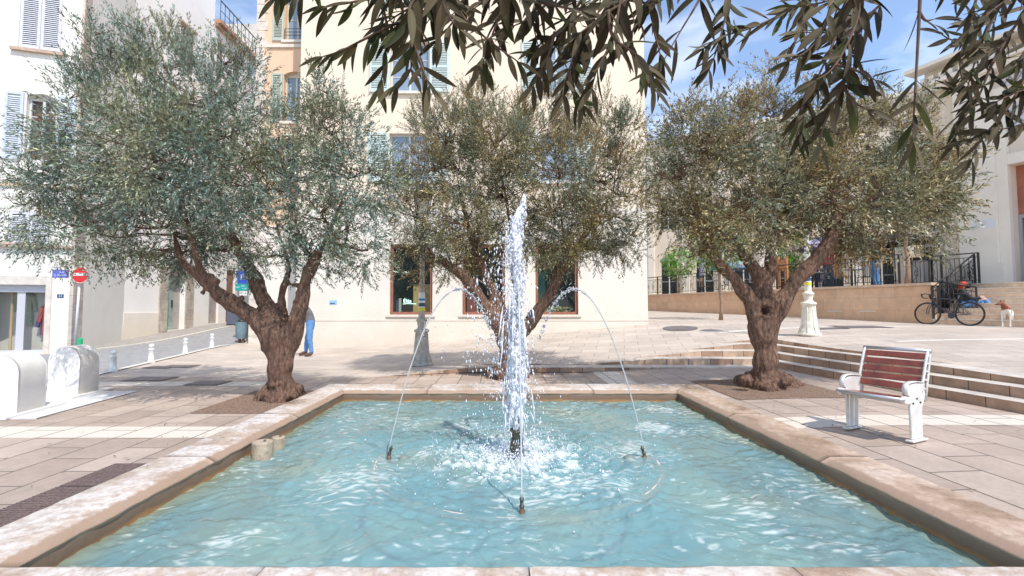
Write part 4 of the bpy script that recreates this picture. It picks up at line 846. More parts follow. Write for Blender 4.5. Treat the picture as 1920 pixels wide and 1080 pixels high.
mb = MB(); fbox(mb, FB, uP1+.002, uD-.002, ZT-.5, zr-1.6, .002, .18); fbox(mb, FB, uD-.001, uE+.3, zD+.002, zD+.35, .002, .16); mb.build('door_trim', M_bc2, tb)
mb = MB()
for (z_, d_, h2) in ((zr-1.0, .42, .18), (zr-.8, .55, .14), (zr-.12, .62, .14)): fbox(mb, FB, uL-.35, uE+3, z_, z_+h2, .0, d_)
for k in range(26): fbox(mb, FB, uL+.1+k*.28, uL+.22+k*.28, zr-.62, zr-.45, .0, .48)
mb.build('cornice', M_bc2, tb)
mb = MB(); fbox(mb, FB, uD+.001, uE-.001, hb(1910, 400)[1], zD-.003, -.42, -.34); mb.build('red_panel', mat('rust_red_panel', (.38, .13, .08), .5, .3, 2), tb)
mb = MB(); zz = hb(1910, 400)[1]; fbox(mb, FB, uD+.001, uD+.09, ZT, zz-.002, -.42, -.3); fbox(mb, FB, uD+.09, uE-.001, zz-.12, zz-.002, -.42, -.3); fbox(mb, FB, uD+.9, uD+.99, ZT, zz-.12, -.42, -.3); fr_d = mb.build('door_frame', mat('grey_door_frame', (.36, .35, .35), .5), tb)
mb = MB(); fbox(mb, FB, uD+.09, uD+.9, ZT+.02, zz-.12, -.40, -.37); mb.build('door_leaf', mat('dark_red_glass', (.24, .08, .05), .2), fr_d)
# decorative lattice window high up
M_lat = mat('purple_grey_lattice', (.28, .27, .34), .5)
for (px, py) in ((1912, 220), (1905, 128)):
    u, z = hb(px, py); mb = MB(); fbox(mb, FB, u-.35, u+.6, z-.5, z+.5, .004, .02); pn = mb.build('lattice_window', mat('pane_pale', (.6, .6, .62), .3), tb); mb = MB()
    for i in range(3):
        for j in range(2):
            ua = u-.3+i*.3; za = z-.42+j*.42; mb.tube([FB.p(ua, za, .03), FB.p(ua+.28, za+.4, .03)], .018, 4); mb.tube([FB.p(ua+.28, za, .03), FB.p(ua, za+.4, .03)], .018, 4)
    mb.build('lattice', M_lat, pn)
pf = plaque(Frame(*(FB.p(0, 0, .30)).xy, angT), 1842, 420, .62, .30, mat('plaque_grey', (.72, .72, .74), .4), 'pale grey plaque with faint small writing on the cream pillar beside the stairs', 'plaque', [('THEATRE', .05, 0, .07), ('MUNICIPAL', .05, 0, -.01)], mat('faint_letter', (.5, .5, .54), .5))
# background building behind the terrace
bgA = P(1206, 300, 0); A2 = PY(1206, 270, 32.0); B2 = PY(1660, 181, 24.8); zR = A2.z
angG = math.atan2(B2.y-A2.y, B2.x-A2.x); FG = Frame(A2.x-14*math.cos(angG), A2.y-14*math.sin(angG), angG); wG = 14+(B2-A2).xy.length+1.5
gb = wempty('long_cream_building', FG.p(18, ZT), 'long cream building with tall pilasters behind the café terrace and right olive tree', 'building')
M_gb = plaster('long_cream', (.76, .65, .52), stain=(.6, .5, .4), zlo=1, zhi=4, amt=.3); gops = []
for k in range(7):
    u = 15+k*2.2
    gops.append(dict(u0=u, u1=u+1.1, z0=ZT+.1, z1=ZT+2.7, arch=.3)); gops.append(dict(u0=u, u1=u+1.1, z0=ZT+4.4, z1=ZT+6.6))
wall('wall', FG, 0, wG, -.2, zR, gops, M_gb, gb, thick=8)
for g_ in gops:
    window(FG, g_['u0'], g_['u1'], g_['z0'], g_['z1'], gb, M_wfr, d=-.15, arch=g_.get('arch', 0), gm=M_gl)
for k in range(8):
    mb = MB(); fbox(mb, FG, 14.25+k*2.2, 14.65+k*2.2, 0, zR-.7, .002, .14); mb.build('pilaster', M_bc2, gb)
mb = MB(); fbox(mb, FG, -.1, wG+.1, zR-.45, zR-.25, 0, .22); fbox(mb, FG, -.1, wG+.1, zR-.2, zR+.03, 0, .35); mb.build('cornice', M_bc2, gb)

# ---- railings ---------------------------------------------------------
def railing(fr, u0, u1, zb0, zb1, h, parent_name, label, d=-.12, bays=None, sp=.115):
    """zb0/zb1: base heights at both ends"""
    e = wempty(parent_name, fr.p((u0+u1)/2, min(zb0, zb1), d), label, 'railing')
    zf = lambda u: zb0+(zb1-zb0)*(u-u0)/(u1-u0); nb = bays or max(1, round((u1-u0)/1.5)); bw = (u1-u0)/nb
    mb = MB()
    for zz, r in ((h, .024), (h-.14, .011), (.10, .013)): mb.tube([fr.p(u0, zf(u0)+zz, d), fr.p(u1, zf(u1)+zz, d)], r, 6)
    mb.build('rails', M_iron, e)
    for b_ in range(nb+1):
        u = u0+b_*bw; mb = MB(); mb.box(fr.p(u, zf(u)+h/2, d), (.05, .05, h), fr.a); mb.build('post', M_iron, e)
    for b_ in range(nb):
        mb = MB(); ua = u0+b_*bw; n = max(3, int(bw/sp))
        for k in range(1, n):
            u = ua+bw*k/n; mb.tube([fr.p(u, zf(u)+.1, d), fr.p(u, zf(u)+h-.14, d)], .009, 5)
            if k % 4 == 2:
                c_ = zf(u)+h*.45; mb.tube([fr.p(u+.05*math.cos(t), c_+.10*math.sin(t), d) for t in np.linspace(0, 2*PI, 12, endpoint=False)], .008, 4, closed=True)
        um = ua+bw/2; zc_ = zf(um)
        for sgn in (-1, 1): mb.tube([fr.p(um+sgn*bw*.42, zc_+h-.14, d), fr.p(um+sgn*bw*.2, zc_+h*.62, d), fr.p(um+sgn*bw*.2, zc_+h*.35, d), fr.p(um+sgn*bw*.42, zc_+.1, d)], .009, 5)
        mb.build('balusters', M_iron, e)
    return e
railing(FT, 0, uB-.9, ZT, ZT, .98, 'iron_railing', 'long black iron railing running along the top of the terrace wall')
FQ = Frame(*(FT.p(uB-2.2, 0, -.6)).xy, angT)
railing(FT, uB-1.6, uB+.35, ZT, ZT, .98, 'iron_railing', 'short black railing section with scroll panels in front of the cream wall', d=-1.9, bays=2)
VV = -FT.n; FV = Frame(*(FT.p(uB+.05, 0, .0)).xy, math.atan2(VV.y, VV.x))
railing(FV, 0, 2.35, .83+rz, ZT, .98, 'stair_railing', 'sloping black iron handrail climbing beside the stairs', d=0, bays=3, sp=.07)
B1 = FT.p(uB+.06, 0, -.35); B2_ = FT.p(uB+.78, 0, -.72); dd_ = B2_-B1; FF = Frame(B1.x, B1.y, math.atan2(dd_.y, dd_.x))
railing(FF, 0, dd_.length, 1.17, .98, .98, 'stair_railing', 'black iron railing at the foot of the stairs behind the bicycle', d=0, bays=1, sp=.09)

# ---- cafe -------------------------------------------------------------
M_steel = mat('brushed_steel', (.45, .45, .47), .35, metal=.8); M_wood = mat('orange_wood', (.50, .22, .08), .6, .3, 8)
def cafe_table(x, y, lab):
    e = empty('cafe_table', (x, y, ZT-.02), rng.random()*3, lab, 'table', 'café tables on the terrace'); mb = MB(); mb.lathe((0, 0, .70), [(.0, 0), (.35, 0), (.35, .03), (0, .03)], 20, smooth=False, caps=False); mb.build('table_top', M_steel, e)
    mb = MB(); mb.lathe((0, 0, 0), [(.22, 0), (.22, .015), (.03, .04), (.03, .70)], 12); mb.build('pedestal', M_iron, e)
def cafe_chair(x, y, a, lab, m):
    e = empty('cafe_chair', (x, y, ZT-.02), a, lab, 'chair', 'café chairs on the terrace')
    mb = MB(); mb.box((0, 0, .45), (.42, .42, .03)); mb.build('seat', m, e, bevel=.01); mb = MB()
    for k in range(4): mb.box((-.15+.1*k, .2, .68), (.05, .02, .42))
    mb.box((0, .2, .88), (.42, .025, .06)); mb.build('backrest', m, e)
    for sx in (-1, 1):
        for sy in (-1, 1): mb = MB(); mb.tube([(.19*sx, .19*sy, 0), (.18*sx, .18*sy, .45)], .012, 6); mb.build('leg', M_iron, e)
tl = ['grey café table nearest the terrace corner', 'grey café table left of the maroon dressed person', 'grey café table behind the right olive trunk', 'grey café table near the orange post on the terrace', 'grey café table at the far left end of the terrace']
for k, (u, d) in enumerate(((20.2, -1.6), (18.6, -1.9), (16.3, -1.8), (17.6, -3.2), (12.5, -2.2))):
    q = FT.p(u, 0, d); cafe_table(q.x, q.y, tl[k])
    for j, a in enumerate((.6, 3.6)):
        qx = q.x+.62*math.sin(a+u); qy = q.y-.62*math.cos(a+u)
        cafe_chair(qx, qy, a+u+PI, ('wicker brown' if j else 'grey')+' café chair beside the '+tl[k][10:], M_wood if j else M_steel)
def parasol(u, d, col, lab, closed=False, h=2.5):
    q = FT.p(u, ZT-.02, d); e = empty('parasol', q, 0, lab, 'parasol', 'parasols on the café terrace'); m = mat('parasol_cloth', col, .9, .15, 5)
    mb = MB(); mb.lathe((0, 0, 0), [(.25, 0), (.25, .06), (.025, .08), (.025, h)], 12); mb.build('pole', M_steel, e); mb = MB()
    if closed: mb.lathe((0, 0, 0), [(.05, 1.0), (.13, 1.1), (.10, 1.7), (.06, h-.1), (0, h)], 9, caps=False)
    else:
        n = 8; R_ = 1.15
        for k in range(n):
            a, b = 2*PI*k/n, 2*PI*(k+1)/n; c_ = (a+b)/2; p = lambda t, r, z: (r*math.cos(t), r*math.sin(t), z)
            mb.add([(0, 0, h), p(a, R_, h-.42), p(c_, R_*.95, h-.40), p(b, R_, h-.42), p(a, R_, h-.57), p(c_, R_*.95, h-.55), p(b, R_, h-.57)], [(0, 1, 2), (0, 2, 3), (1, 4, 5, 2), (2, 5, 6, 3)])
    mb.build('canopy', m, e)
parasol(11.9, -2.0, (.36, .32, .55), 'closed lilac parasol at the far end of the terrace', True, 2.9); parasol(13.0, -3.0, (.22, .32, .52), 'open blue parasol near the far end of the terrace', False, 1.9)
parasol(18.2, -2.6, (.42, .40, .62), 'open lavender parasol behind the lamp post', False, 2.35); parasol(20.8, -3.0, (.06, .05, .06), 'open black parasol left of the green tree trunk', False, 2.25); parasol(19.4, -3.4, (.10, .07, .07), 'open dark brown parasol above the maroon dressed person', False, 2.3)
for k, (u, d, lab) in enumerate(((22.0, -2.2, 'grey box bin standing behind the railing beside the green tree'), )):
    e = empty('bin', FT.p(u, ZT, d), angT, lab, 'bin'); mb = MB(); mb.box((0, 0, .45), (.4, .4, .9)); mb.build('body', M_steel, e, bevel=.02); mb = MB(); mb.box((0, 0, .94), (.44, .44, .07)); mb.build('lid', M_iron, e, bevel=.02)
e = empty('wooden_post', FT.p(17.3, ZT-.02, -1.1), angT, 'orange wooden panel standing on the terrace behind the railing', 'panel'); mb = MB(); mb.box((0, 0, .75), (.12, .12, 1.5)); mb.box((.4, 0, .75), (.12, .12, 1.5)); mb.build('posts', M_wood, e); mb = MB(); mb.box((.2, 0, 1.1), (.28, .03, .5)); mb.build('board', M_wood, e)

# ================================================================== FURNITURE
M_bw_ = mat('white_cast_metal', (.68, .66, .62), .55, .14, 12, bump=.15, bscale=60); M_slat = mat('varnished_red_slats', (.27, .058, .030), .32, .45, 7, coat=.4); M_alu = mat('aluminium_tube', (.55, .56, .60), .35, .1, metal=.7)
bw = .555; be = empty('park_bench', (3.63, 4.60, .105), -math.radians(64.5), 'one seat bench with red brown slats and white cast side panels on the paving', 'bench')
# local: x = width, y = backwards, z up
for s_ in (-1, 1):
    mb = MB(); x = s_*bw/2; t = .022
    # sheet outline (y,z): foot, post, arm
    outl = [(-.085, .02), (.115, .02), (.12, .30), (.19, .42), (.16, .545), (-.06, .545), (-.12, .51), (-.13, .45), (-.095, .34)]
    mb.prism([(x-t/2, y, z) for y, z in outl], (t, 0, 0))
    o = mb.build('side_panel', M_bw_, be, bevel=.008)
    mb = MB(); mb.prism([(x-.035, -.12, 0), (x+.035, -.12, 0), (x+.035, .15, 0), (x-.035, .15, 0)], (0, 0, .018)); mb.build('foot', M_bw_, be, bevel=.006)
    # curled armrest: a wide band arched over the top
    mb = MB(); wv = .024; prof = [(-.125, .435), (-.148, .455), (-.158, .485), (-.152, .515), (-.132, .54), (-.10, .553), (-.05, .557), (.04, .553), (.15, .54)]
    t_ = [Vector((0, -(prof[min(k+1, len(prof)-1)][1]-prof[max(k-1, 0)][1]), prof[min(k+1, len(prof)-1)][0]-prof[max(k-1, 0)][0])).normalized()*.010 for k in range(len(prof))]
    n_ = len(prof); vsa = [(x+sx*wv*(1-.25*(k/n_)), p_[0]+(t_[k].y if o_ else 0), p_[1]+(t_[k].z if o_ else 0)) for o_ in (0, 1) for sx in (-1, 1) for k, p_ in enumerate(prof)]
    fsa = [(k, k+1, n_+k+1, n_+k) for k in range(n_-1)]+[(2*n_+k, 3*n_+k, 3*n_+k+1, 2*n_+k+1) for k in range(n_-1)]+[(k, 2*n_+k, 2*n_+k+1, k+1) for k in range(n_-1)]+[(n_+k, n_+k+1, 3*n_+k+1, 3*n_+k) for k in range(n_-1)]+[(0, n_, 3*n_, 2*n_), (n_-1, 3*n_-1, 4*n_-1, 2*n_-1)]
    mb.add(vsa, fsa, 0, True)
    mb.build('armrest', M_bw_, be)
    mb = MB(); mb.prism([(x-.02, -.235, .395), (x-.02, -.19, .36), (x-.02, -.08, .35), (x-.02, -.08, .43), (x-.02, -.20, .435)], (.04, 0, 0)); mb.build('seat_bracket', M_bw_, be, bevel=.012)
    # back post: two curved rails joined by rungs (pierced casting)
    mb = MB(); f1 = [(.13, .44), (.17, .55), (.22, .68), (.27, .80), (.30, .835)]; f2 = [(.20, .36), (.245, .52), (.285, .66), (.315, .78), (.315, .83)]
    mb.tube([(x, y, z) for y, z in f1], [.013]*5, 6); mb.tube([(x, y, z) for y, z in f2], [.013]*5, 6)
    for k in range(6):
        i = k/6*3.6; a = int(i); fr_ = i-a; p1 = [f1[a][c]*(1-fr_)+f1[a+1][c]*fr_ for c in (0, 1)]; p2 = [f2[a][c]*(1-fr_)+f2[a+1][c]*fr_ for c in (0, 1)]; mb.tube([(x, *p1), (x, *p2)], .011, 6)
    mb.build('back_post', M_bw_, be)
    for (y_, z_) in ((-.05, .36), (.02, .40), (.08, .36)):
        mb = MB(); mb.lathe((x+(.011 if s_ > 0 else -.011), y_, z_), [(.009, 0), (.009, .008), (0, .010)], 8, axis=(s_, 0, 0)); mb.build('bolt', M_iron, be)
def slat(y, z, tilt, wd=.062, nm='back_slat'):
    mb = MB(); Rm = Matrix.Rotation(tilt, 3, 'X'); mb.box((0, y, z), (bw-.03, .02, wd), rot=Rm); mb.build(nm, M_slat, be, bevel=.006)
for k in range(5):
    f = k/4; slat(.165+.115*f, .485+.30*f, -.36)
for k in range(4): slat(-.165+.083*k, .405-.008*k, PI/2, .076, 'seat_slat')
mb = MB(); mb.tube([(-bw/2-.02, -.215, .405), (bw/2+.02, -.215, .405)], .016, 10); mb.build('front_tube', M_alu, be)
mb = MB(); mb.tube([(-bw/2-.02, .31, .84), (bw/2+.02, .31, .84)], .017, 10); mb.build('top_tube', M_alu, be)
mb = MB(); mb.box((0, 0, .35), (bw-.04, .05, .03)); mb.box((0, .10, .35), (bw-.04, .03, .03)); mb.build('cross_bar', M_bw_, be); be.scale = (.95, .95, .95)

# white domed blocks
M_dome = mat('white_painted_concrete', (.72, .71, .69), .55, .05, 5, bump=.12, bscale=30)
M_dome2 = mat('scuffed_white_concrete', (.76, .74, .70), .7, .16, 5, col2=(.64, .61, .57), bump=.4, bscale=14)
def dome(cx, cy, rzz, wdt, dep, hh, m, lab, rough):
    e = empty('domed_block', (cx, cy, -.0), rzz, lab, 'concrete block', 'white domed blocks on the white slab')
    mb = MB(); r = wdt/2; pts = [(-r, 0), (r, 0)]+[(r*math.cos(t), hh-r*.95+r*.95*math.sin(t)) for t in np.linspace(0, PI, 26)]
    nd_ = 12; vs = []; n = len(pts)
    for k in range(nd_+1):
        y = dep*k/nd_; ins = .02 if k in (0, nd_) else 0
        for (x, z) in pts:
            q = Vector((x*(1-ins*1.2), y, max(0, z*(1-ins*.7)) if z > .01 else z)); nn = noise.noise(q*7+Vector((lab.__len__(), 0, 0)))*rough; vs.append((q.x+nn*(1 if x > 0 else -1)*.7, q.y+(nn if k == 0 else 0), q.z+nn*.6*(z > .1)))
    fs = [(k*n+i, k*n+(i+1) % n, (k+1)*n+(i+1) % n, (k+1)*n+i) for k in range(nd_) for i in range(n)]+[tuple(range(n)), tuple(range(nd_*n, nd_*n+n))[::-1]]
    mb.add(vs, fs, 0, True); mb.sm[-1] = mb.sm[-2] = False; mb.build('arched_block', m, e)
    mb = MB(); mb.box((0, dep/2, -.01), (wdt+.14, dep+.5, .035)); mb.build('base_plate', m, e, bevel=.006)
dome(-6.27, 5.93, math.radians(8), .50, .44, .74, M_dome, 'smooth clean white domed block nearest the camera at the left edge', .0015)
dome(-6.62, 7.22, math.radians(8), .44, .42, .73, M_dome2, 'scuffed lumpy white domed block behind the smooth one', .013)
mb = MB(); mb.add([(-8.0, 5.72, -.03+.012), (-5.62, 5.80, -.03+.012), (-5.86, 7.72, -.03+.012), (-8.2, 7.6, -.03+.012)], [(0, 1, 2, 3)]); mb.add([(-8.0, 5.72, -.04), (-5.62, 5.80, -.04), (-5.62, 5.80, -.018), (-8.0, 5.72, -.018)], [(0, 1, 2, 3)]); o = mb.build('white_slab', mat('white_slab', (.64, .63, .64), .5, .08, 6)); tag(o, kind='structure')
# bollards
def bollard(x, y, lab, hh=.46):
    e = empty('bollard', (x, y, G(x, y)), 0, lab, 'bollard', 'white bollards along the kerb'); mb = MB()
    mb.lathe((0, 0, 0), [(.085, 0), (.085, .02), (.062, .035), (.056, .30), (.064, .31), (.064, .33), (.04, .345), (.036, .36)], 16); mb.build('post', M_white, e)
    mb = MB(); mb.lathe((0, 0, .355), [(.036, 0), (.052, .02), (.056, .05), (.05, .075), (.03, .095), (0, .10)], 16, caps=False); mb.build('knob', M_white, e)
for (px, py, lab) in ((108, 716, 'white bollard half hidden behind the scuffed domed block'), (212, 697, 'white bollard nearest the camera in the open, right of the scuffed block'), (283, 680, 'second open bollard from the scuffed block, left of the distant pair'), (347, 664, 'third open white bollard, in front of the street doorways'), (397, 652, 'farthest white bollard, closest to the litter bin')):
    q = P(px, py, 0)
    for _ in range(4): q = P(px, py, G(q.x, q.y))
    bollard(q.x, q.y, lab)
# lamp posts
M_lw = mat('white_lamp_paint', (.80, .78, .68), .5, .10, 9, col2=(.62, .58, .48), bump=.2); M_lw_shade = mat('shaded_white_lamp', (.50, .46, .40), .6, .3, 14, bump=.3); M_yell = mat('yellow_band', (.75, .66, .04), .5); M_stk = mat('sticker_white', (.78, .8, .85), .4); M_stb = mat('sticker_blue', (.02, .25, .6), .4)  # the greyer lamp colour is white paint with dappled shade mixed in
def lamp(px, py, m, lab, s=1.0, adj=1.0):
    q = gpt(px, py)
    e = empty('street_lamp', (q.x, q.y, G(q.x, q.y)), 0, lab, 'street lamp', 'white cast lamp posts'); e.scale = (s, s, s)
    mb = MB(); mb.lathe((0, 0, 0), [(.24, 0), (.25, .03), (.235, .06), (.21, .075), (.215, .11), (.195, .13), (.175, .20), (.155, .42), (.14, .62), (.135, .72), (.165, .74), (.17, .77), (.15, .79), (.10, .81), (.085, .86), (.10, .92), (.105, .96), (.125, .985), (.125, 1.01), (.095, 1.03), (.075, 1.06)], 20); mb.build('base', m, e)
    mb = MB()
    for k in range(8):
        a = 2*PI*k/8; mb.tube([(.235*math.cos(a), .235*math.sin(a), .06), (.172*math.cos(a), .172*math.sin(a), .25), (.15*math.cos(a), .15*math.sin(a), .5), (.137*math.cos(a), .137*math.sin(a), .7)], .008, 5)
    mb.build('flutes', m, e)
    mb = MB(); mb.lathe((0, 0, 1.05), [(.075, 0), (.066, .3), (.058, .8), (.048, 1.6), (.04, 2.1), (.06, 2.12), (.06, 2.16), (.03, 2.2)], 16); mb.build('pole', m, e)
    mb = MB(); mb.lathe((0, 0, 1.20), [(.0765, 0), (.0755, .07)], 16, caps=False); mb.build('yellow_band', M_yell, e)
    mb = MB(); mb.lathe((0, 0, 1.275), [(.0745, 0), (.069, .34)], 16, caps=False, mi=0); mb.lathe((0, 0, 1.30), [(.0752, 0), (.0742, .08)], 16, caps=False, mi=1); mb.lathe((0, 0, 1.43), [(.0738, 0), (.0732, .05)], 16, caps=False, mi=2); mb.build('sticker', [M_stk, M_navy, M_stb], e)
    mb = MB()
    for k in range(4):
        a = PI/4+k*PI/2; mb.tube([(.05*math.cos(a), .05*math.sin(a), 3.2), (.17*math.cos(a), .17*math.sin(a), 3.35), (.24*math.cos(a), .24*math.sin(a), 3.8)], .012, 5)
    mb.lathe((0, 0, 3.8), [(.25, 0), (.25, .03), (.12, .2), (.05, .24), (.02, .34), (0, .36)], 8, caps=False); ln = mb.build('lantern', M_iron, e)
    mb = MB(); mb.lathe((0, 0, 3.36), [(.15, 0), (.22, .43)], 4, smooth=False); mb.build('lantern_glass', glassmat('lantern_glass', (.5, .5, .45), .5), ln)
lamp(790, 685, M_lw_shade, 'white cast lamp post, dappled shade greyed into its colour, with blue and yellow stickers left of the fountain', 1.0)
lamp(1518, 629, M_lw, 'cream white cast lamp post with yellow band on the upper plaza at right', 1.0)
# no entry sign
q = P(133, 668, .03); e = empty('no_entry_sign', (-11.9, 12.9, .05), 0, 'round red no entry sign with stickers over its white bar on a leaning pale pole', 'road sign')
M_sred = mat('sign_red', (.62, .02, .02), .4); M_pole = mat('pale_pole', (.66, .66, .66), .5, .1)
top = PY(151, 513, 12.9); bot = PY(139, 662, 12.9); e.location = (bot.x, bot.y, G(bot.x, bot.y)); lt = top-e.location
mb = MB(); mb.tube([(0, 0, 0), (lt.x, 0, lt.z+.2)], .03, 10); mb.build('pole', M_pole, e)
c_ = Vector((PY(149, 515, 12.8).x-e.location.x, -.06, PY(149, 515, 12.8).z-e.location.z))
mb = MB(); mb.lathe(c_, [(.23, 0), (.23, .02)], 36, axis=(0, -1, 0)); disc = mb.build('disc', M_sred, e)
mb = MB(); mb.tube([(c_.x+.225*math.cos(t), c_.y-.02, c_.z+.225*math.sin(t)) for t in np.linspace(0, 2*PI, 40, endpoint=False)], .009, 5, closed=True); mb.build('white_rim', M_white, disc)
mb = MB(); mb.box((c_.x, c_.y-.024, c_.z+.01), (.36, .006, .075)); bar = mb.build('white_bar', M_white, disc)
mb = MB(); 
for (dx, dz, w2, h2) in ((.11, .005, .04, .05), (.02, .03, .09, .02), (-.12, .02, .03, .03), (.155, 0, .02, .05)): mb.box((c_.x+dx, c_.y-.029, c_.z+dz), (w2, .003, h2))
mb.build('sticker', mat('sticker_dark', (.25, .16, .14), .5), disc)
e = empty('green_dispenser', P(146, 662, .05)+Vector((0, -.1, 0)), 0, 'narrow bright green box standing at the foot of the no entry sign', 'box'); q = PY(146, 655, 12.8); e.location = (q.x+.05, q.y, G(q.x, q.y)); mb = MB(); mb.box((0, 0, .26), (.10, .09, .42)); mb.build('body', mat('bright_green', (.02, .42, .18), .5), e, bevel=.02); mb = MB(); mb.tube([(-.02, 0, 0), (-.02, 0, .12)], .02, 8); mb.build('stem', M_iron, e)
# pedestrian sign cluster and bin
q = gpt(461, 643); Yq = q.y+.15; e = empty('direction_sign', (q.x, Yq, G(q.x, Yq)), 0, 'pale post carrying small blue, green and white direction panels behind the left olive tree', 'road sign')
l = e.location.copy(); M_teal = mat('sign_teal', (.0, .33, .30), .4)
def rel(px, py): return PY(px, py, Yq-.05)-l
mb = MB(); t_ = rel(458, 505); mb.tube([(0, 0, 0), (0, 0, t_.z+.05)], .035, 10); mb.build('pole', mat('cream_post', (.78, .76, .68), .5), e)
def pan(x0_, x1_, y0_, y1_, m, nm, lines=(), tm=None, dd=0):
    a, b = rel(x0_, y1_), rel(x1_, y0_); mb = MB(); mb.box(((a.x+b.x)/2, a.y-dd, (a.z+b.z)/2), (b.x-a.x, .015, b.z-a.z)); o = mb.build(nm, m, e, bevel=.004)
    for (s, sz, fx, fz) in lines: text('lettering', s, sz, (a.x+(b.x-a.x)*fx, a.y-dd-.009, a.z+(b.z-a.z)*fz), (1, 0, 0), tm, o)
pan(445, 464, 508, 532, mat('sign_blue', (.02, .08, .42), .4), 'parking_panel', [('P', .30, .5, .5)], M_white)
pan(441, 466, 532.5, 545, M_teal, 'green_panel', [('WC', .09, .2, .5), ('GARE', .07, .62, .7), ('PORT', .07, .72, .3)], M_white)
pan(449, 463.5, 546, 554.5, M_white, 'arrow_panel', [('PC', .10, .3, .55), ('→', .12, .75, .5)], M_iron)
q = gpt(452, 643); e = empty('litter_bin', (q.x, q.y, G(q.x, q.y)), 0, 'blue grey slatted litter bin on a short brown foot beside the direction signs', 'litter bin'); M_bin = mat('bin_blue_grey', (.16, .24, .28), .5, .2, 9); s_ = q.y/F
mb = MB(); mb.lathe((0, 0, 8*s_), [(8.5*s_, 0), (10*s_, 10*s_), (10*s_, 31*s_), (8.8*s_, 31*s_), (8.6*s_, 12*s_)], 14, smooth=False); mb.build('bin_body', M_bin, e)
mb = MB(); mb.box((-3*s_, 0, 4*s_), (3*s_, .1, 9*s_)); mb.box((4*s_, 0, 4*s_), (3*s_, .1, 9*s_)); mb.build('foot', mat('rust_brown', (.2, .11, .08), .7, .3), e)
mb = MB(); mb.lathe((0, 0, 39*s_), [(7*s_, 0), (7*s_, 3*s_), (0, 5*s_)], 14, caps=False); mb.build('lid', M_iron, e)
q = gpt(433, 611); e = empty('recycling_bin', (q.x+.2, q.y-.1, G(q.x, q.y)), .2, 'dark blue grey wheeled bin against the street facade up the side street', 'bin'); mb = MB(); mb.prism([(-.25, -.25, .06), (.25, -.25, .06), (.25, .25, .06), (-.25, .25, .06)], (0, 0, .78)); mb.build('bin_body', mat('bin_navy', (.10, .12, .17), .5), e, bevel=.03); mb = MB(); mb.box((0, .0, .87), (.56, .58, .06)); mb.build('lid', mat('bin_lid', (.08, .09, .12), .5), e, bevel=.02); mb = MB(); mb.lathe((-.28, .2, .08), [(.08, 0), (.08, .05)], 12, axis=(1, 0, 0)); mb.lathe((.23, .2, .08), [(.08, 0), (.08, .05)], 12, axis=(1, 0, 0)); mb.build('wheels', M_iron, e)
# manholes / drain covers
M_cast = mat('cast_iron_cover', (.15, .125, .12), .6, .35, 12, bump=.6, bscale=70)
def cover(px, py, wx, wy, lab, round_=False, nm='manhole_cover'):
    q = gpt(px, py); e = empty(nm, (q.x, q.y, G(q.x, q.y)), 0, lab, 'cover', None); mb = MB()
    n = 28 if round_ else 4
    if round_: vs = [(q.x+wx/2*math.cos(t), q.y+wy/2*math.sin(t)) for t in np.linspace(0, 2*PI, n, endpoint=False)]
    else: vs = [(q.x-wx/2, q.y-wy/2), (q.x+wx/2, q.y-wy/2), (q.x+wx/2, q.y+wy/2), (q.x-wx/2, q.y+wy/2)]
    V2 = [(x-q.x, y-q.y, G(x, y)+.009-e.location.z) for x, y in vs]; V3 = [(a*.86, b*.86, c+.003) for a, b, c in V2]
    mb.add(V2, [tuple(range(n))]); mb.build('frame', M_cast, e); mb = MB(); mb.add(V3, [tuple(range(n))]); mb.build('plate', mat('cover_plate', (.20, .17, .165), .55, .4, 30, bump=.8, bscale=120), e)
cover(283, 711, .75, .55, 'dark rectangular cover left of the tree, in line with the nearest open bollard'); cover(391, 719, .62, .5, 'dark rectangular cover closest to the left olive tree'); cover(262, 712, .01, .01, 'x') if False else None
cover(338, 687, .7, .45, 'grey cover behind the two nearest covers, left of the olive trunk'); cover(300, 689, .6, .4, 'small cover between the kerb and the nearest rectangular cover')
cover(1275, 616, 1.0, 1.0, 'round manhole cover on the upper plaza beside the cream building', True); cover(1613, 613, 1.3, .8, 'wide dark cover near the terrace wall, right of the lamp post'); cover(1555, 616, .8, .5, 'small cover just right of the cream white lamp post')
# drain grates by the pool
M_grate = mat('red_brown_grate', (.26, .18, .16), .7, .6, 60, col2=(.14, .095, .085), bump=1.0, bscale=160)
for k, (ya, yb) in enumerate(((3.62, 4.15), (2.9, 3.6), (1.9, 2.88))):
    e = empty('drain_grate', (-3.17, (ya+yb)/2, lowz(-3.2, 3)), 0, ('short drain grate farthest from the camera, left of the pool edge', 'middle drain grate left of the pool edge', 'drain grate at the lower left picture edge')[k], 'drain grate', 'drain grates beside the pool'); hl = (yb-ya)/2; mb = MB(); mb.add([(-.15, -hl, .004), (.15, -hl, .004), (.15, hl, .004), (-.15, hl, .004)], [(0, 1, 2, 3)]); mb.build('grate_bed', mat('grate_gap', (.09, .07, .065), .9), e)
    mb = MB(); n = int(hl*2/.028)
    for i in range(n): mb.box((0, -hl+.014+i*.028, .008), (.28, .016, .006))
    mb.build('grate_bars', M_grate, e)
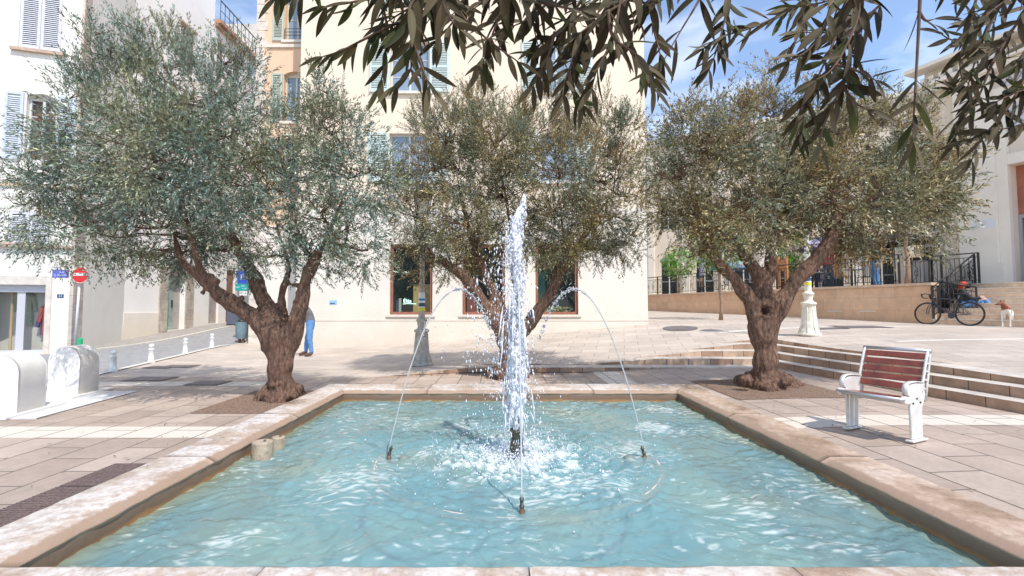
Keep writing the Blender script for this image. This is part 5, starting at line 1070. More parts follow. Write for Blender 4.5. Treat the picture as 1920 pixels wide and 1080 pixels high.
# ================================================================== BICYCLE
M_tyre = mat('tyre_rubber', (.03, .03, .03), .8); M_frame = mat('dark_grey_bike_paint', (.05, .055, .065), .35, metal=.3); M_spoke = mat('spoke_metal', (.35, .35, .36), .4, metal=.8)
qf = gpt(1741, 606.5); qr = gpt(1822, 611)
dv = Vector((qf.x-qr.x, qf.y-qr.y, 0)); print('wheelbase', dv.length)
qf = FT.p(uB+.03, 0, .30); qr = FT.p(uB+1.05, 0, .30); qf.z = G(qf.x, qf.y); qr.z = G(qr.x, qr.y); dv = Vector((qf.x-qr.x, qf.y-qr.y, 0)); mid = (qf+qr)/2; bk = empty('bicycle', (mid.x, mid.y, mid.z), math.atan2(dv.y, dv.x), 'dark grey road bicycle with drop handlebars leaning on the iron railing by the stairs', 'bicycle')
bk.rotation_euler[0] = math.radians(5); WB = .51; R_ = .335
for sx, nm in ((1, 'front'), (-1, 'rear')):
    x = sx*WB; mb = MB(); mb.tube([(x+R_*math.cos(t), 0, R_+R_*math.sin(t)) for t in np.linspace(0, 2*PI, 48, endpoint=False)], .016, 8, closed=True); wh = mb.build('tyre', M_tyre, bk)
    mb = MB(); mb.tube([(x+(R_-.024)*math.cos(t), 0, R_+(R_-.024)*math.sin(t)) for t in np.linspace(0, 2*PI, 48, endpoint=False)], .011, 6, closed=True); mb.build('rim', M_frame, wh)
    mb = MB(); mb.lathe((x, -.04, R_), [(.02, 0), (.02, .08)], 10, axis=(0, 1, 0))
    for k in range(20):
        t = 2*PI*k/20; mb.tube([(x+.018*math.cos(t+.5), (-.03 if k % 2 else .03), R_+.018*math.sin(t+.5)), (x+(R_-.03)*math.cos(t), 0, R_+(R_-.03)*math.sin(t))], .0016, 4)
    mb.build('spokes', M_spoke, wh)
bb = (-.10, 0, .28); hd = (.36, 0, .80); hdl = (.385, 0, .68); st = (-.22, 0, .76); ra = (-WB, 0, R_); fa = (WB, 0, R_)
mb = MB()
for a, b, r in ((bb, hdl, .019), (st, hd, .016), (bb, (st[0]-.02, 0, .80), .016), (hdl, (hd[0]-.01, 0, .86), .018)): mb.tube([a, b], r, 8)
for s in (-1, 1):
    mb.tube([(bb[0], .02*s, bb[2]), (ra[0], .06*s, ra[2])], .010, 6); mb.tube([(st[0], .015*s, st[2]-.05), (ra[0], .06*s, ra[2])], .008, 6)
mb.build('frame', M_frame, bk)
mb = MB()
for s in (-1, 1): mb.tube([(hdl[0]+.01, .05*s, .66), (WB-.02, .055*s, .5), (WB, .055*s, R_)], [.013, .012, .009], 6)
mb.tube([(hdl[0]+.01, -.05, .66), (hdl[0]+.01, .05, .66)], .016, 6); mb.build('fork', M_frame, bk)
mb = MB(); mb.tube([(.35, 0, .86), (.37, 0, .90), (.44, 0, .92)], .013, 6); mb.tube([(.44, -.2, .92), (.44, .2, .92)], .013, 8)
for s in (-1, 1): mb.tube([(.44, .2*s, .92), (.50, .2*s, .925), (.545, .205*s, .90), (.55, .21*s, .86), (.52, .215*s, .80), (.45, .22*s, .79), (.40, .22*s, .79)], .014, 8); mb.tube([(.545, .205*s, .91), (.57, .205*s, .93), (.57, .205*s, .86), (.54, .205*s, .80)], [.014, .012, .007, .006], 6)
mb.build('handlebar', M_tyre, bk)
mb = MB(); mb.tube([(-.24, 0, .78), (-.27, 0, .90)], .012, 8); sp_ = mb.build('seat_post', M_spoke, bk)
mb = MB(); mb.prism([(-.40, -.07, .915), (-.40, .07, .915), (-.28, .05, .915), (-.14, .018, .915), (-.12, 0, .91), (-.14, -.018, .915), (-.28, -.05, .915)], (0, 0, .035)); mb.build('saddle', M_tyre, bk, bevel=.015)
mb = MB(); mb.lathe((bb[0], .03, bb[2]), [(.085, 0), (.09, .004), (.085, .008)], 24, axis=(0, 1, 0)); mb.tube([(bb[0], .05, bb[2]), (bb[0]+.12, .06, bb[2]-.12), (bb[0]+.12, .12, bb[2]-.12)], .009, 6); mb.tube([(bb[0], -.05, bb[2]), (bb[0]-.12, -.06, bb[2]+.12), (bb[0]-.12, -.12, bb[2]+.12)], .009, 6); mb.tube([(bb[0], .035, bb[2]+.085), (ra[0], .045, ra[2]+.04)], .003, 4); mb.tube([(bb[0], .035, bb[2]-.085), (ra[0], .045, ra[2]-.04)], .003, 4); mb.build('crankset', M_frame, bk)
# ================================================================== PEOPLE
def skinned(J, E, root, name='body', sub=2):
    """J: {name:(x,y,z,r)}; E: edges; returns evaluated mesh"""
    names = list(J); me = bpy.data.meshes.new(name); me.from_pydata([J[n][:3] for n in names], [(names.index(a), names.index(b)) for a, b in E], []); ob = bpy.data.objects.new(name, me); COL.objects.link(ob)
    md = ob.modifiers.new('s', 'SKIN'); md.use_smooth_shade = True
    for i, n in enumerate(names):
        r = J[n][3]; r = r if isinstance(r, tuple) else (r, r); me.skin_vertices[0].data[i].radius = r; me.skin_vertices[0].data[i].use_root = (n == root)
    ss = ob.modifiers.new('u', 'SUBSURF'); ss.levels = sub; ss.render_levels = sub
    dg = bpy.context.evaluated_depsgraph_get(); out = bpy.data.meshes.new_from_object(ob.evaluated_get(dg)); bpy.data.objects.remove(ob); out.name = name; return out
BONES = [('pel', 'chest'), ('chest', 'neck'), ('neck', 'head'), ('head', 'crown'), ('chest', 'shL'), ('shL', 'elL'), ('elL', 'wrL'), ('wrL', 'haL'), ('chest', 'shR'), ('shR', 'elR'), ('elR', 'wrR'), ('wrR', 'haR'),
         ('pel', 'hiL'), ('hiL', 'knL'), ('knL', 'anL'), ('anL', 'toL'), ('pel', 'hiR'), ('hiR', 'knR'), ('knR', 'anR'), ('anR', 'toR')]
M_skin = mat('skin', (.55, .33, .24), .6)
def person(loc, rz, J, label, shirt, trous, shoe, hair, hairlen=0.0, group=None, sleeve=True, scale=1.0):
    e = empty('person', loc, rz, label, 'person', group); e.scale = (scale,)*3
    JJ = {}; E = list(BONES)
    for k, v in J.items(): JJ[k] = v
    # fingers: four plus thumb on each hand
    for s in 'LR':
        if 'ha'+s in JJ:
            w_ = Vector(JJ['wr'+s][:3]); h = Vector(JJ['ha'+s][:3]); d = (h-w_).normalized(); sd_ = d.cross(Vector((0, 1, 0) if abs(d.y) < .7 else (1, 0, 0))).normalized()
            for i in range(4):
                n1 = 'f%d%s' % (i, s); p1 = h+sd_*(.026*(i-1.5))+d*.03; p2 = p1+d*(.045+.012*(i in (1, 2)))+sd_.cross(d)*.018
                JJ[n1] = (*p1, .010); JJ[n1+'t'] = (*p2, .008); E += [('ha'+s, n1), (n1, n1+'t')]
            p1 = w_+d*.03+sd_*.042; JJ['th'+s] = (*p1, .012); JJ['tt'+s] = (*(p1+d*.045+sd_*.012), .009); E += [('wr'+s, 'th'+s), ('th'+s, 'tt'+s)]
    me = skinned(JJ, E, 'pel'); me.materials.clear(); me.materials.append(M_skin); bo = bpy.data.objects.new('body', me); COL.objects.link(bo); bo.parent = e
    # clothing shells
    segs = [(a, b, Vector(JJ[a][:3]), Vector(JJ[b][:3])) for a, b in E]
    def near(p):
        best = (9, '', 0)
        for a, b, A, B in segs:
            ab = B-A; t = max(0, min(1, (p-A).dot(ab)/max(ab.length_squared, 1e-9))); d = (p-(A+ab*t)).length; r = .05
            if d < best[0]: best = (d, (a, b), t)
        return best
    kinds = {}
    vk = []
    for v in me.vertices:
        _, (a, b), t = near(v.co); ab = a+b
        if b in ('crown',) or (a == 'neck') or (a == 'chest' and b == 'neck' and t > .75): k = 'head'
        elif a in ('wrL', 'wrR') or b[0] in 'ft' and a not in ('anL', 'anR') or a[0] == 'f' or a[:2] == 'th': k = 'hand'
        elif a in ('anL', 'anR') or (a[:2] == 'kn' and t > .93): k = 'shoe'
        elif a[:2] in ('hi', 'kn') or (a == 'pel' and b[:2] == 'hi') or (a == 'pel' and t < .12): k = 'trous'
        else: k = 'shirt'
        vk.append(k)
    for k, m, off, nm in (('shirt', shirt, .012, 'top'), ('trous', trous, .010, 'trousers'), ('shoe', shoe, .010, 'shoes')):
        sel = [p for p in me.polygons if sum(vk[i] == k for i in p.vertices) >= max(1, len(p.vertices)//2)]
        if not sel: continue
        ids = sorted({i for p in sel for i in p.vertices}); mp = {i: j for j, i in enumerate(ids)}
        vs = []
        for i in ids:
            v = me.vertices[i]; nn = noise.noise(v.co*14)*.012; vs.append(v.co+v.normal*(off+max(-.004, nn)))
        mb = MB(); mb.add(vs, [tuple(mp[i] for i in p.vertices) for p in sel], 0, True); mb.build(nm, m, e)
    # face and hair
    hc = Vector(JJ['head'][:3]); cr = Vector(JJ['crown'][:3]); up = (cr-hc).normalized(); fw = Vector(J['_face']) if '_face' in J else Vector((0, -1, 0))
    return e, hc, up
def head_detail(e, hc, up, fw, hairm, r=.095, long=0.0):
    fw = (Vector(fw)-up*Vector(fw).dot(up)).normalized(); sd_ = up.cross(fw)
    mb = MB()
    mb.lathe(hc+fw*(r*.92)-up*.01, [(.018, 0), (.012, .018), (.0, .03)], 8, axis=fw); mb.build('nose', M_skin, e)
    for s in (-1, 1):
        mb = MB(); mb.lathe(hc+fw*(r*.86)+sd_*s*.033+up*.02, [(.011, 0), (.008, .008), (0, .011)], 10, axis=fw, caps=False); mb.build('eye', M_iron, e)
        mb = MB(); mb.lathe(hc+sd_*s*(r*.92), [(.028, 0), (.03, .008), (.015, .014)], 10, axis=sd_*s); mb.build('ear', M_skin, e)
    mb = MB(); mb.box(hc+fw*r*.90-up*.045, (.045, .008, .01), rot=Matrix((sd_, fw, up)).transposed()); mb.build('mouth', mat('lips', (.35, .10, .09), .6), e)
    n1, n2 = 18, 26; vs = []; fs = []
    for i in range(n1+1):
        th = PI*i/n1*(.62+long*.2)
        for j in range(n2):
            ph = 2*PI*j/n2; d = up*math.cos(th)+(fw*math.cos(ph)+sd_*math.sin(ph))*math.sin(th); front = d.dot(fw)
            rr = r*1.14+.012*noise.noise(d*9)+.008*noise.noise(d*30)
            q = hc+d*rr+up*.012
            if th > 1.15 and front > .25: q = hc+d*(r*.80)
            if long and th > 1.5 and front < .2: q = q-up*long*(th-1.5)*.35
            vs.append(q)
    fs = [(i*n2+j, i*n2+(j+1) % n2, (i+1)*n2+(j+1) % n2, (i+1)*n2+j) for i in range(n1) for j in range(n2)]
    mb.add(vs, fs, 0, True); mb.build('hair', hairm, e)
M_jean = mat('blue_denim', (.07, .19, .42), .85, .35, 18, col2=(.16, .32, .58)); M_greyt = mat('grey_top', (.15, .155, .17), .85, .2, 12); M_shoe = mat('brown_shoe', (.12, .07, .05), .6); M_blacktop = mat('black_top', (.03, .03, .035), .85, .2, 10)
M_redhair = mat('orange_red_hair', (.50, .06, .02), .6, .5, 50); M_dkhair = mat('dark_hair', (.05, .035, .025), .6, .3, 50)
# man bending forward behind the left tree; local -x is the way he faces
J = dict(pel=(.06, 0, .92, (.15, .12)), chest=(-.06, 0, 1.26, (.17, .13)), neck=(-.22, 0, 1.42, .06), head=(-.32, 0, 1.47, .09), crown=(-.40, 0, 1.55, .08),
    shL=(-.12, -.18, 1.32, .062), elL=(-.30, -.20, 1.08, .048), wrL=(-.50, -.12, 1.10, .033), haL=(-.57, -.10, 1.12, .036), shR=(-.12, .18, 1.32, .062), elR=(-.30, .22, 1.08, .048), wrR=(-.50, .12, 1.10, .033), haR=(-.57, .10, 1.12, .036),
    hiL=(.05, -.10, .86, .095), knL=(.06, -.13, .48, .068), anL=(.12, -.12, .09, .045), toL=(-.06, -.13, .035, .04), hiR=(.05, .10, .86, .095), knR=(-.06, .12, .49, .068), anR=(-.10, .12, .10, .045), toR=(-.28, .12, .035, .04))
q = gpt(578, 668); e, hc, up = person(Vector((q.x, q.y, q.z)), .15, J, 'man in grey top and blue jeans bending forward behind the left olive trunk', M_greyt, M_jean, M_shoe, None)
head_detail(e, hc, up, (-1, 0, -.3), M_dkhair)
# seated person with red hair on the stairs; local -y away from stairs, +x to the right of the picture along the stairs
J = dict(pel=(0, 0, .12, (.15, .13)), chest=(-.05, .02, .42, (.16, .12)), neck=(-.03, 0, .60, .055), head=(.02, -.02, .71, .088), crown=(.03, -.02, .80, .075),
    shL=(-.04, -.17, .52, .055), elL=(.12, -.24, .30, .042), wrL=(.32, -.20, .32, .03), haL=(.39, -.18, .33, .033), shR=(-.06, .17, .52, .055), elR=(.10, .22, .30, .042), wrR=(.28, .12, .28, .03), haR=(.35, .1, .28, .033),
    hiL=(.06, -.10, .11, .095), knL=(.46, -.14, .30, .068), anL=(.62, -.12, -.08, .045), toL=(.78, -.12, -.12, .036), hiR=(.06, .10, .11, .095), knR=(.44, .12, .26, .068), anR=(.52, .10, -.10, .045), toR=(.68, .08, -.13, .036))
pS = FT.p(uB+.45, .83+rz*3, -.30*3+.13+.05); e, hc, up = person(pS, angT+.75, J, 'person with bright red hair and blue jeans sitting on the stairs behind the bicycle', M_blacktop, M_jean, M_iron, None)
head_detail(e, hc, up, (1, -.4, -.1), M_redhair, long=1.0); print('seat', pS)
stand = dict(pel=(0, 0, .95, (.15, .11)), chest=(0, 0, 1.30, (.17, .11)), neck=(0, -.0, 1.49, .055), head=(0, -.02, 1.60, .09), crown=(0, -.02, 1.68, .075),
    shL=(-.18, 0, 1.42, .058), elL=(-.24, -.02, 1.14, .045), wrL=(-.22, -.14, .92, .032), haL=(-.21, -.19, .86, .036), shR=(.18, 0, 1.42, .058), elR=(.24, -.02, 1.14, .045), wrR=(.24, -.08, .90, .032), haR=(.24, -.10, .83, .036),
    hiL=(-.10, 0, .90, .095), knL=(-.11, -.03, .50, .068), anL=(-.11, .02, .09, .045), toL=(-.12, -.16, .035, .038), hiR=(.10, 0, .90, .095), knR=(.11, -.02, .50, .068), anR=(.11, .03, .09, .045), toR=(.13, -.15, .035, .038))
M_maroon = mat('maroon_coat', (.32, .02, .07), .85, .2, 10); M_dkb = mat('dark_blue_trousers', (.04, .07, .14), .85)
q = FT.p(19.6, ZT-.02, -1.0); e, hc, up = person(q, angT+.4, stand, 'person in a maroon coat standing behind the terrace railing', M_maroon, M_dkb, M_iron, None, group=None, scale=.98); head_detail(e, hc, up, (0, -1, 0), M_dkhair)
q = FT.p(21.0, ZT-.02, -1.5); e, hc, up = person(q, angT-.6, stand, 'person in a black top and blue trousers standing right of the maroon coated person', M_blacktop, M_jean, M_iron, None); head_detail(e, hc, up, (0, -1, 0), M_dkhair)
q = FT.p(18.0, ZT-.02, -2.4); e, hc, up = person(q, angT+1.2, stand, 'person in grey standing farther left on the café terrace behind the tables', M_greyt, M_dkb, M_iron, None); head_detail(e, hc, up, (0, -1, 0), M_dkhair)
# ================================================================== DOG (brown and white, facing the camera, head turned to the left)
def dogmat():
    m = bpy.data.materials.new('brown_white_fur'); m.use_nodes = True; nt = m.node_tree; b = nt.nodes['Principled BSDF']; tc = N(nt, 'ShaderNodeTexCoord'); n = N(nt, 'ShaderNodeTexNoise'); n.inputs['Scale'].default_value = 4.0; n.inputs['Detail'].default_value = 2
    sp = N(nt, 'ShaderNodeSeparateXYZ'); nt.links.new(tc.outputs['Object'], sp.inputs[0]); nt.links.new(tc.outputs['Object'], n.inputs['Vector'])
    a = N(nt, 'ShaderNodeMath', operation='MULTIPLY_ADD'); a.inputs[1].default_value = .22; nt.links.new(n.outputs[0], a.inputs[0]); nt.links.new(sp.outputs[2], a.inputs[2])
    r = ramp(nt, [(.0, (.74, .68, .62)), (.565, (.74, .68, .62)), (.60, (.22, .08, .04)), (1, (.20, .07, .035))]); nt.links.new(a.outputs[0], r.inputs[0]); nt.links.new(r.outputs[0], b.inputs['Base Color']); b.inputs['Roughness'].default_value = .9; return m
J = dict(pelv=(0, .34, .50, (.085, .10)), belly=(0, .16, .47, (.085, .09)), chst=(0, -.06, .46, (.10, .13)), nck=(-.01, -.17, .57, .060), skull=(-.05, -.24, .665, .062), muz=(-.12, -.30, .635, .036), nse=(-.155, -.33, .625, .022),
    t1=(0, .44, .50, .022), t2=(.03, .54, .42, .014), t3=(.05, .58, .32, .008))
E = [('pelv', 'belly'), ('belly', 'chst'), ('chst', 'nck'), ('nck', 'skull'), ('skull', 'muz'), ('muz', 'nse'), ('pelv', 't1'), ('t1', 't2'), ('t2', 't3')]
for s, n in ((-1, 'L'), (1, 'R')):
    J['fs'+n] = (s*.07, -.08, .38, .036); J['fe'+n] = (s*.08, -.05, .27, .023); J['fw'+n] = (s*.075, -.07, .13, .016); J['fp'+n] = (s*.075, -.08, .03, .018); J['ft'+n] = (s*.075, -.125, .02, .02)
    J['hh'+n] = (s*.07, .36, .40, .048); J['hk'+n] = (s*.08, .29, .29, .028); J['hc'+n] = (s*.08, .40, .17, .016); J['hp'+n] = (s*.08, .37, .03, .021); J['ht'+n] = (s*.08, .325, .02, .019)
    E += [('chst', 'fs'+n), ('fs'+n, 'fe'+n), ('fe'+n, 'fw'+n), ('fw'+n, 'fp'+n), ('fp'+n, 'ft'+n), ('pelv', 'hh'+n), ('hh'+n, 'hk'+n), ('hk'+n, 'hc'+n), ('hc'+n, 'hp'+n), ('hp'+n, 'ht'+n)]
me = skinned(J, E, 'belly', 'body', 2); M_fur = dogmat(); me.materials.clear(); me.materials.append(M_fur)
q = gpt(1888, 613); dg_ = empty('dog', (q.x, q.y, q.z), -.92, 'brown and white dog standing at the foot of the stairs with its head turned left', 'dog'); dg_.scale = (.98,)*3
o = bpy.data.objects.new('body', me); COL.objects.link(o); o.parent = dg_
for s in (-1, 1):
    mb = MB(); c_ = Vector((-.04+s*.02, -.225+s*.04, .71)); mb.add([c_+Vector((-.03, 0, 0)), c_+Vector((.03, s*.01, 0)), c_+Vector((.005, s*.03, .055)), c_+Vector((0, s*.018, -.01))], [(0, 1, 2), (0, 3, 2), (1, 3, 2), (0, 1, 3)], 0, True); mb.build('ear', mat('ear_brown', (.2, .07, .04), .9), dg_)
mb = MB(); mb.tube([(-.01+.066*math.cos(t), -.165+.062*math.sin(t), .56-.03*math.sin(t)) for t in np.linspace(0, 2*PI, 20, endpoint=False)], .013, 6, closed=True); mb.build('collar', mat('red_collar', (.6, .03, .04), .6), dg_)
mb = MB(); mb.lathe((-.165, -.34, .627), [(.014, -.01), (.016, 0), (.0, .012)], 8, axis=(-1, -.2, 0), caps=False); mb.build('nose', M_iron, dg_)

# ================================================================== OLIVE TREES
def leafmat(name, top, under, var=.35, transl=.15, rough=.5, hv=None, spec=.5):
    m = bpy.data.materials.new(name); m.use_nodes = True; nt = m.node_tree; b = nt.nodes['Principled BSDF']; L = nt.links.new
    geo = N(nt, 'ShaderNodeNewGeometry'); n = N(nt, 'ShaderNodeTexNoise'); n.inputs['Scale'].default_value = 1.3; n.inputs['Detail'].default_value = 3; L(geo.outputs['Position'], n.inputs['Vector'])
    mx = N(nt, 'ShaderNodeMixRGB'); mx.inputs[1].default_value = (*top, 1); mx.inputs[2].default_value = (*under, 1); L(geo.outputs['Backfacing'], mx.inputs[0])
    r = ramp(nt, [(.0, (.35, .37, .33)), (.35, (.80, .76, .60)), (.7, (1.0, 1.05, 1.05)), (1, (1.9, 1.95, 1.9))]); L(geo.outputs['Random Per Island'], r.inputs[0])
    mu = N(nt, 'ShaderNodeMixRGB', blend_type='MULTIPLY'); mu.inputs[0].default_value = 1; L(mx.outputs[0], mu.inputs[1]); L(r.outputs[0], mu.inputs[2]); last = mu.outputs[0]
    if hv:
        r2 = ramp(nt, hv); L(n.outputs[0], r2.inputs[0]); m2 = N(nt, 'ShaderNodeMixRGB', blend_type='MULTIPLY'); m2.inputs[0].default_value = 1; L(last, m2.inputs[1]); L(r2.outputs[0], m2.inputs[2]); last = m2.outputs[0]
    L(last, b.inputs['Base Color']); b.inputs['Roughness'].default_value = rough; b.inputs['Specular IOR Level'].default_value = spec
    t = N(nt, 'ShaderNodeBsdfTranslucent'); L(last, t.inputs[0]); ms = N(nt, 'ShaderNodeMixShader'); ms.inputs[0].default_value = transl; L(b.outputs[0], ms.inputs[1]); L(t.outputs[0], ms.inputs[2]); L(ms.outputs[0], nt.nodes['Material Output'].inputs[0])
    return m
def barkmat():
    m = bpy.data.materials.new('olive_bark'); m.use_nodes = True; nt = m.node_tree; b = nt.nodes['Principled BSDF']; L = nt.links.new
    tc = N(nt, 'ShaderNodeNewGeometry'); mp = N(nt, 'ShaderNodeMapping'); mp.inputs['Scale'].default_value = (1, 1, .28); L(tc.outputs['Position'], mp.inputs[0])
    n = N(nt, 'ShaderNodeTexNoise'); n.inputs['Scale'].default_value = 30; n.inputs['Detail'].default_value = 12; n.inputs['Roughness'].default_value = .78; L(mp.outputs[0], n.inputs['Vector'])
    r = ramp(nt, [(.36, (.055, .029, .019)), (.5, (.24, .135, .09)), (.66, (.46, .29, .205))]); L(n.outputs[0], r.inputs[0]); L(r.outputs[0], b.inputs['Base Color']); b.inputs['Roughness'].default_value = .95
    bp = N(nt, 'ShaderNodeBump'); bp.inputs['Strength'].default_value = 1; bp.inputs['Distance'].default_value = .07; L(n.outputs[0], bp.inputs['Height']); L(bp.outputs[0], b.inputs['Normal']); return m
M_bark = barkmat(); M_twig = mat('twig_brown', (.17, .10, .065), .9, .4, 8)
M_leaf = leafmat('olive_leaf', (.13, .17, .13), (.33, .38, .34), hv=[(.38, (.90, 1.0, 1.06)), (.5, (1, 1, .92)), (.62, (1.25, 1.05, .75))])
M_leafR = leafmat('olive_leaf_brownish', (.17, .165, .095), (.40, .365, .265), hv=[(.36, (.78, .95, 1.08)), (.5, (1.05, 1, .85)), (.64, (1.35, 1.02, .68))])
# shoot prototypes: a stem with pairs of leaves; unit length ~ .28 m
def make_shoots(nproto, r, L0=.27, nleaf=20, leaf=.060, wd=.0125, openang=.75):
    out_ = []
    for k in range(nproto):
        V = []; n = nleaf
        bend = r.normal(0, .25, 2)
        def st(t): return np.array([bend[0]*t*t*L0, bend[1]*t*t*L0, t*L0])
        for i in range(n):
            t = .08+.92*(i//2)/(n/2-1) if n > 2 else .5; az = (i % 2)*PI+(i//2)*1.9+r.normal(0, .4); oa = openang*(1.15-.6*t)+r.normal(0, .15)
            d = np.array([math.sin(oa)*math.cos(az), math.sin(oa)*math.sin(az), math.cos(oa)]); u = np.cross(d, [0, 0, 1.0]); u = u/(np.linalg.norm(u)+1e-9)
            roll = r.normal(0, .7); nn = np.cross(u, d); u = u*math.cos(roll)+nn*math.sin(roll)
            ll = leaf*(1-.35*abs(t-.5))*r.uniform(.75, 1.2); w2 = wd*r.uniform(.8, 1.2)/2; p = st(t)
            V.append([p, p+d*ll*.45+u*w2, p+d*ll, p+d*ll*.45-u*w2])
        out_.append(np.array(V).reshape(-1, 3))
    return out_
def rot_to(D, r):
    """random rotation matrices taking +z to D"""
    n = len(D); z = D/np.linalg.norm(D, axis=1, keepdims=True); a = r.normal(0, 1, (n, 3)); x = np.cross(a, z); x /= np.linalg.norm(x, axis=1, keepdims=True); y = np.cross(z, x); return np.stack([x, y, z], -1)
def olive(name, label, Y0, base, limbs, lobes, nsh, seed, lm, knots=(), flare=None, dens=1.0, voxel=.022):
    r = np.random.default_rng(seed); random.seed(seed); zb_ = base[2]
    e = wempty(name, Vector((base[0], base[1], zb_)), label, 'olive tree'); e['group'] = 'olive trees around the pool'
    pxm = lambda Y: F/Y
    mb = MB(); nodes = []
    def addlimb(pts, n=10):
        P_ = [PY(px, py, Y0+dy) for (px, py, dy, rr) in pts]; Rr = [rr for *_, rr in pts]; out_ = []; ro = []
        for i in range(len(P_)-1):
            for k in range(4):
                t = k/4; a = P_[max(i-1, 0)]; b = P_[i]; c_ = P_[i+1]; d = P_[min(i+2, len(P_)-1)]
                q = .5*((2*b)+(c_-a)*t+(2*a-5*b+4*c_-d)*t*t+(3*b-a-3*c_+d)*t**3); out_.append(q); ro.append(Rr[i]*(1-t)+Rr[i+1]*t)
        out_.append(P_[-1]); ro.append(Rr[-1])
        out_ = [q+Vector((noise.noise(q*3+Vector((seed, 0, 0))), noise.noise(q*3+Vector((0, seed, 0))), 0))*min(.04, ro[i]*.5) for i, q in enumerate(out_)]
        ro = [x*(1+.22*noise.noise(q*5+Vector((0, 0, seed)))) for x, q in zip(ro, out_)]
        mb.tube(out_, ro, n); nodes.extend([(q, x) for q, x in zip(out_, ro) if q.z > zb_+1.3]); return out_
    for l in limbs: addlimb(l)
    for (px, py, dy, rr) in knots:
        q = PY(px, py, Y0+dy); mb.lathe(q, [(0, -rr)]+[(rr*math.sin(t), -rr*math.cos(t)) for t in np.linspace(.3, PI-.3, 6)]+[(0, rr)], 9, caps=False)
    if flare:
        for k in range(flare[1]):
            a = 2*PI*k/flare[1]+r.normal(0, .2); ln = flare[0]*r.uniform(.8, 1.15); b0 = Vector((base[0], base[1], zb_)); d = Vector((math.cos(a), math.sin(a), 0)); h = flare[2]
            mb.tube([b0+d*.05+Vector((0, 0, h)), b0+d*ln*.45+Vector((0, 0, h*.5)), b0+d*ln*.8+Vector((0, 0, h*.18)), b0+d*ln+Vector((0, 0, -.08))], [flare[3]*.9, flare[3]*1.05, flare[3]*.9, flare[3]*.6], 8)
    # secondary branches from limb nodes to lobes
    lob = []
    for (px, py, rp, dy) in lobes:
        c_ = PY(px, py, Y0+dy); lob.append((c_, rp*(Y0+dy)/F))
    nod = list(nodes); tw = MB()
    for (c_, rad) in lob:
        best = min(nod, key=lambda t: (t[0]-c_).length+(.6 if t[0].z > c_.z+.1 else 0)); p0 = best[0]; r0 = min(best[1]*.7, .045)
        n = 6; pts = []; rr = []
        for i in range(n+1):
            t = i/n; q = p0.lerp(c_, t)+Vector((noise.noise(Vector((c_.x*3, t*3, 1))), noise.noise(Vector((c_.x*3, t*3, 5))), noise.noise(Vector((c_.x*3, t*3, 9)))))*.12*math.sin(PI*t)*(c_-p0).length; pts.append(q); rr.append(r0*(1-.7*t))
        tw.tube(pts, rr, 6)
        for b_ in range(int(7+rad*12)):
            i = random.randint(2, n); q = pts[i]; d = Vector(r.normal(0, 1, 3)); d.z = abs(d.z)*.7+.1*d.z; d.normalize(); ln = rad*r.uniform(.5, 1.0); m1 = q+d*ln*.5+Vector(r.normal(0, .04, 3)); m2 = q+d*ln+Vector((0, 0, .08*ln)); tw.tube([q, m1, m2], [.010, .007, .003], 5)
            for c2 in range(4):
                s0 = m1.lerp(m2, r.random()); d2 = (d+Vector(r.normal(0, .6, 3))).normalized(); tw.tube([s0, s0+d2*.16], [.004, .0015], 4)
    tm = mb.build('trunk_raw', M_bark); md = tm.modifiers.new('r', 'REMESH'); md.mode = 'VOXEL'; md.voxel_size = voxel; md.use_smooth_shade = True
    dgx = bpy.context.evaluated_depsgraph_get(); me = bpy.data.meshes.new_from_object(tm.evaluated_get(dgx)); bpy.data.objects.remove(tm)
    nv = len(me.vertices); co = np.empty(nv*3, np.float32); me.vertices.foreach_get('co', co); co = co.reshape(-1, 3); no = np.empty(nv*3, np.float32); me.vertices.foreach_get('normal', no) if False else me.vertex_normals.foreach_get('vector', no); no = no.reshape(-1, 3)
    dsp = np.empty(nv, np.float32)
    for i in range(nv):
        q = Vector(co[i]); low = max(0, 1-(q.z-zb_)/.55)
        dsp[i] = -.010+.020*noise.noise(Vector((q.x*9, q.y*9, q.z*2.2)))+.012*noise.noise(Vector((q.x*24, q.y*24, q.z*9)))+low*(.055*noise.noise(Vector((q.x*11, q.y*11, q.z*7+seed)))+.034*noise.noise(Vector((q.x*30, q.y*30, q.z*16))))
    me.vertices.foreach_set('co', (co+no*dsp[:, None]).ravel()); me.update(); me.materials.clear(); me.materials.append(M_bark); me.name = 'trunk'
    o = bpy.data.objects.new('trunk', me); COL.objects.link(o); o.parent = e; o.matrix_parent_inverse = Matrix.Translation(-e.location)
    tw.build('branches', M_twig, e)
    # foliage
    C_ = np.array([tuple(c_) for c_, _ in lob]); Rd = np.array([x for _, x in lob]); wgt = Rd**2.2; wgt /= wgt.sum(); ns_ = int(nsh*dens)
    li = r.choice(len(lob), ns_, p=wgt); d = r.normal(0, 1, (ns_, 3)); d /= np.linalg.norm(d, axis=1, keepdims=True); rad = Rd[li]*(r.uniform(.25, 1.08, ns_)**.6); pos = C_[li]+d*rad[:, None]*np.array([1, 1, .92])
    # gather the shoots into clumps: each lobe carries its own set of clump centres
    cl = []; cli = []
    for k_ in range(len(lob)):
        nk = max(4, int(Rd[k_]**2*75)); dd = r.normal(0, 1, (nk, 3)); dd /= np.linalg.norm(dd, axis=1, keepdims=True); cl.append(C_[k_]+dd*(Rd[k_]*r.uniform(.45, 1.0, nk))[:, None]*np.array([1, 1, .92])); cli.append(np.full(nk, k_))
    cl = np.concatenate(cl); cli = np.concatenate(cli); st0 = {k_: np.where(cli == k_)[0] for k_ in range(len(lob))}
    pick = np.array([st0[k_][r.integers(0, len(st0[k_]))] for k_ in li]); loose = r.random(ns_) < .22
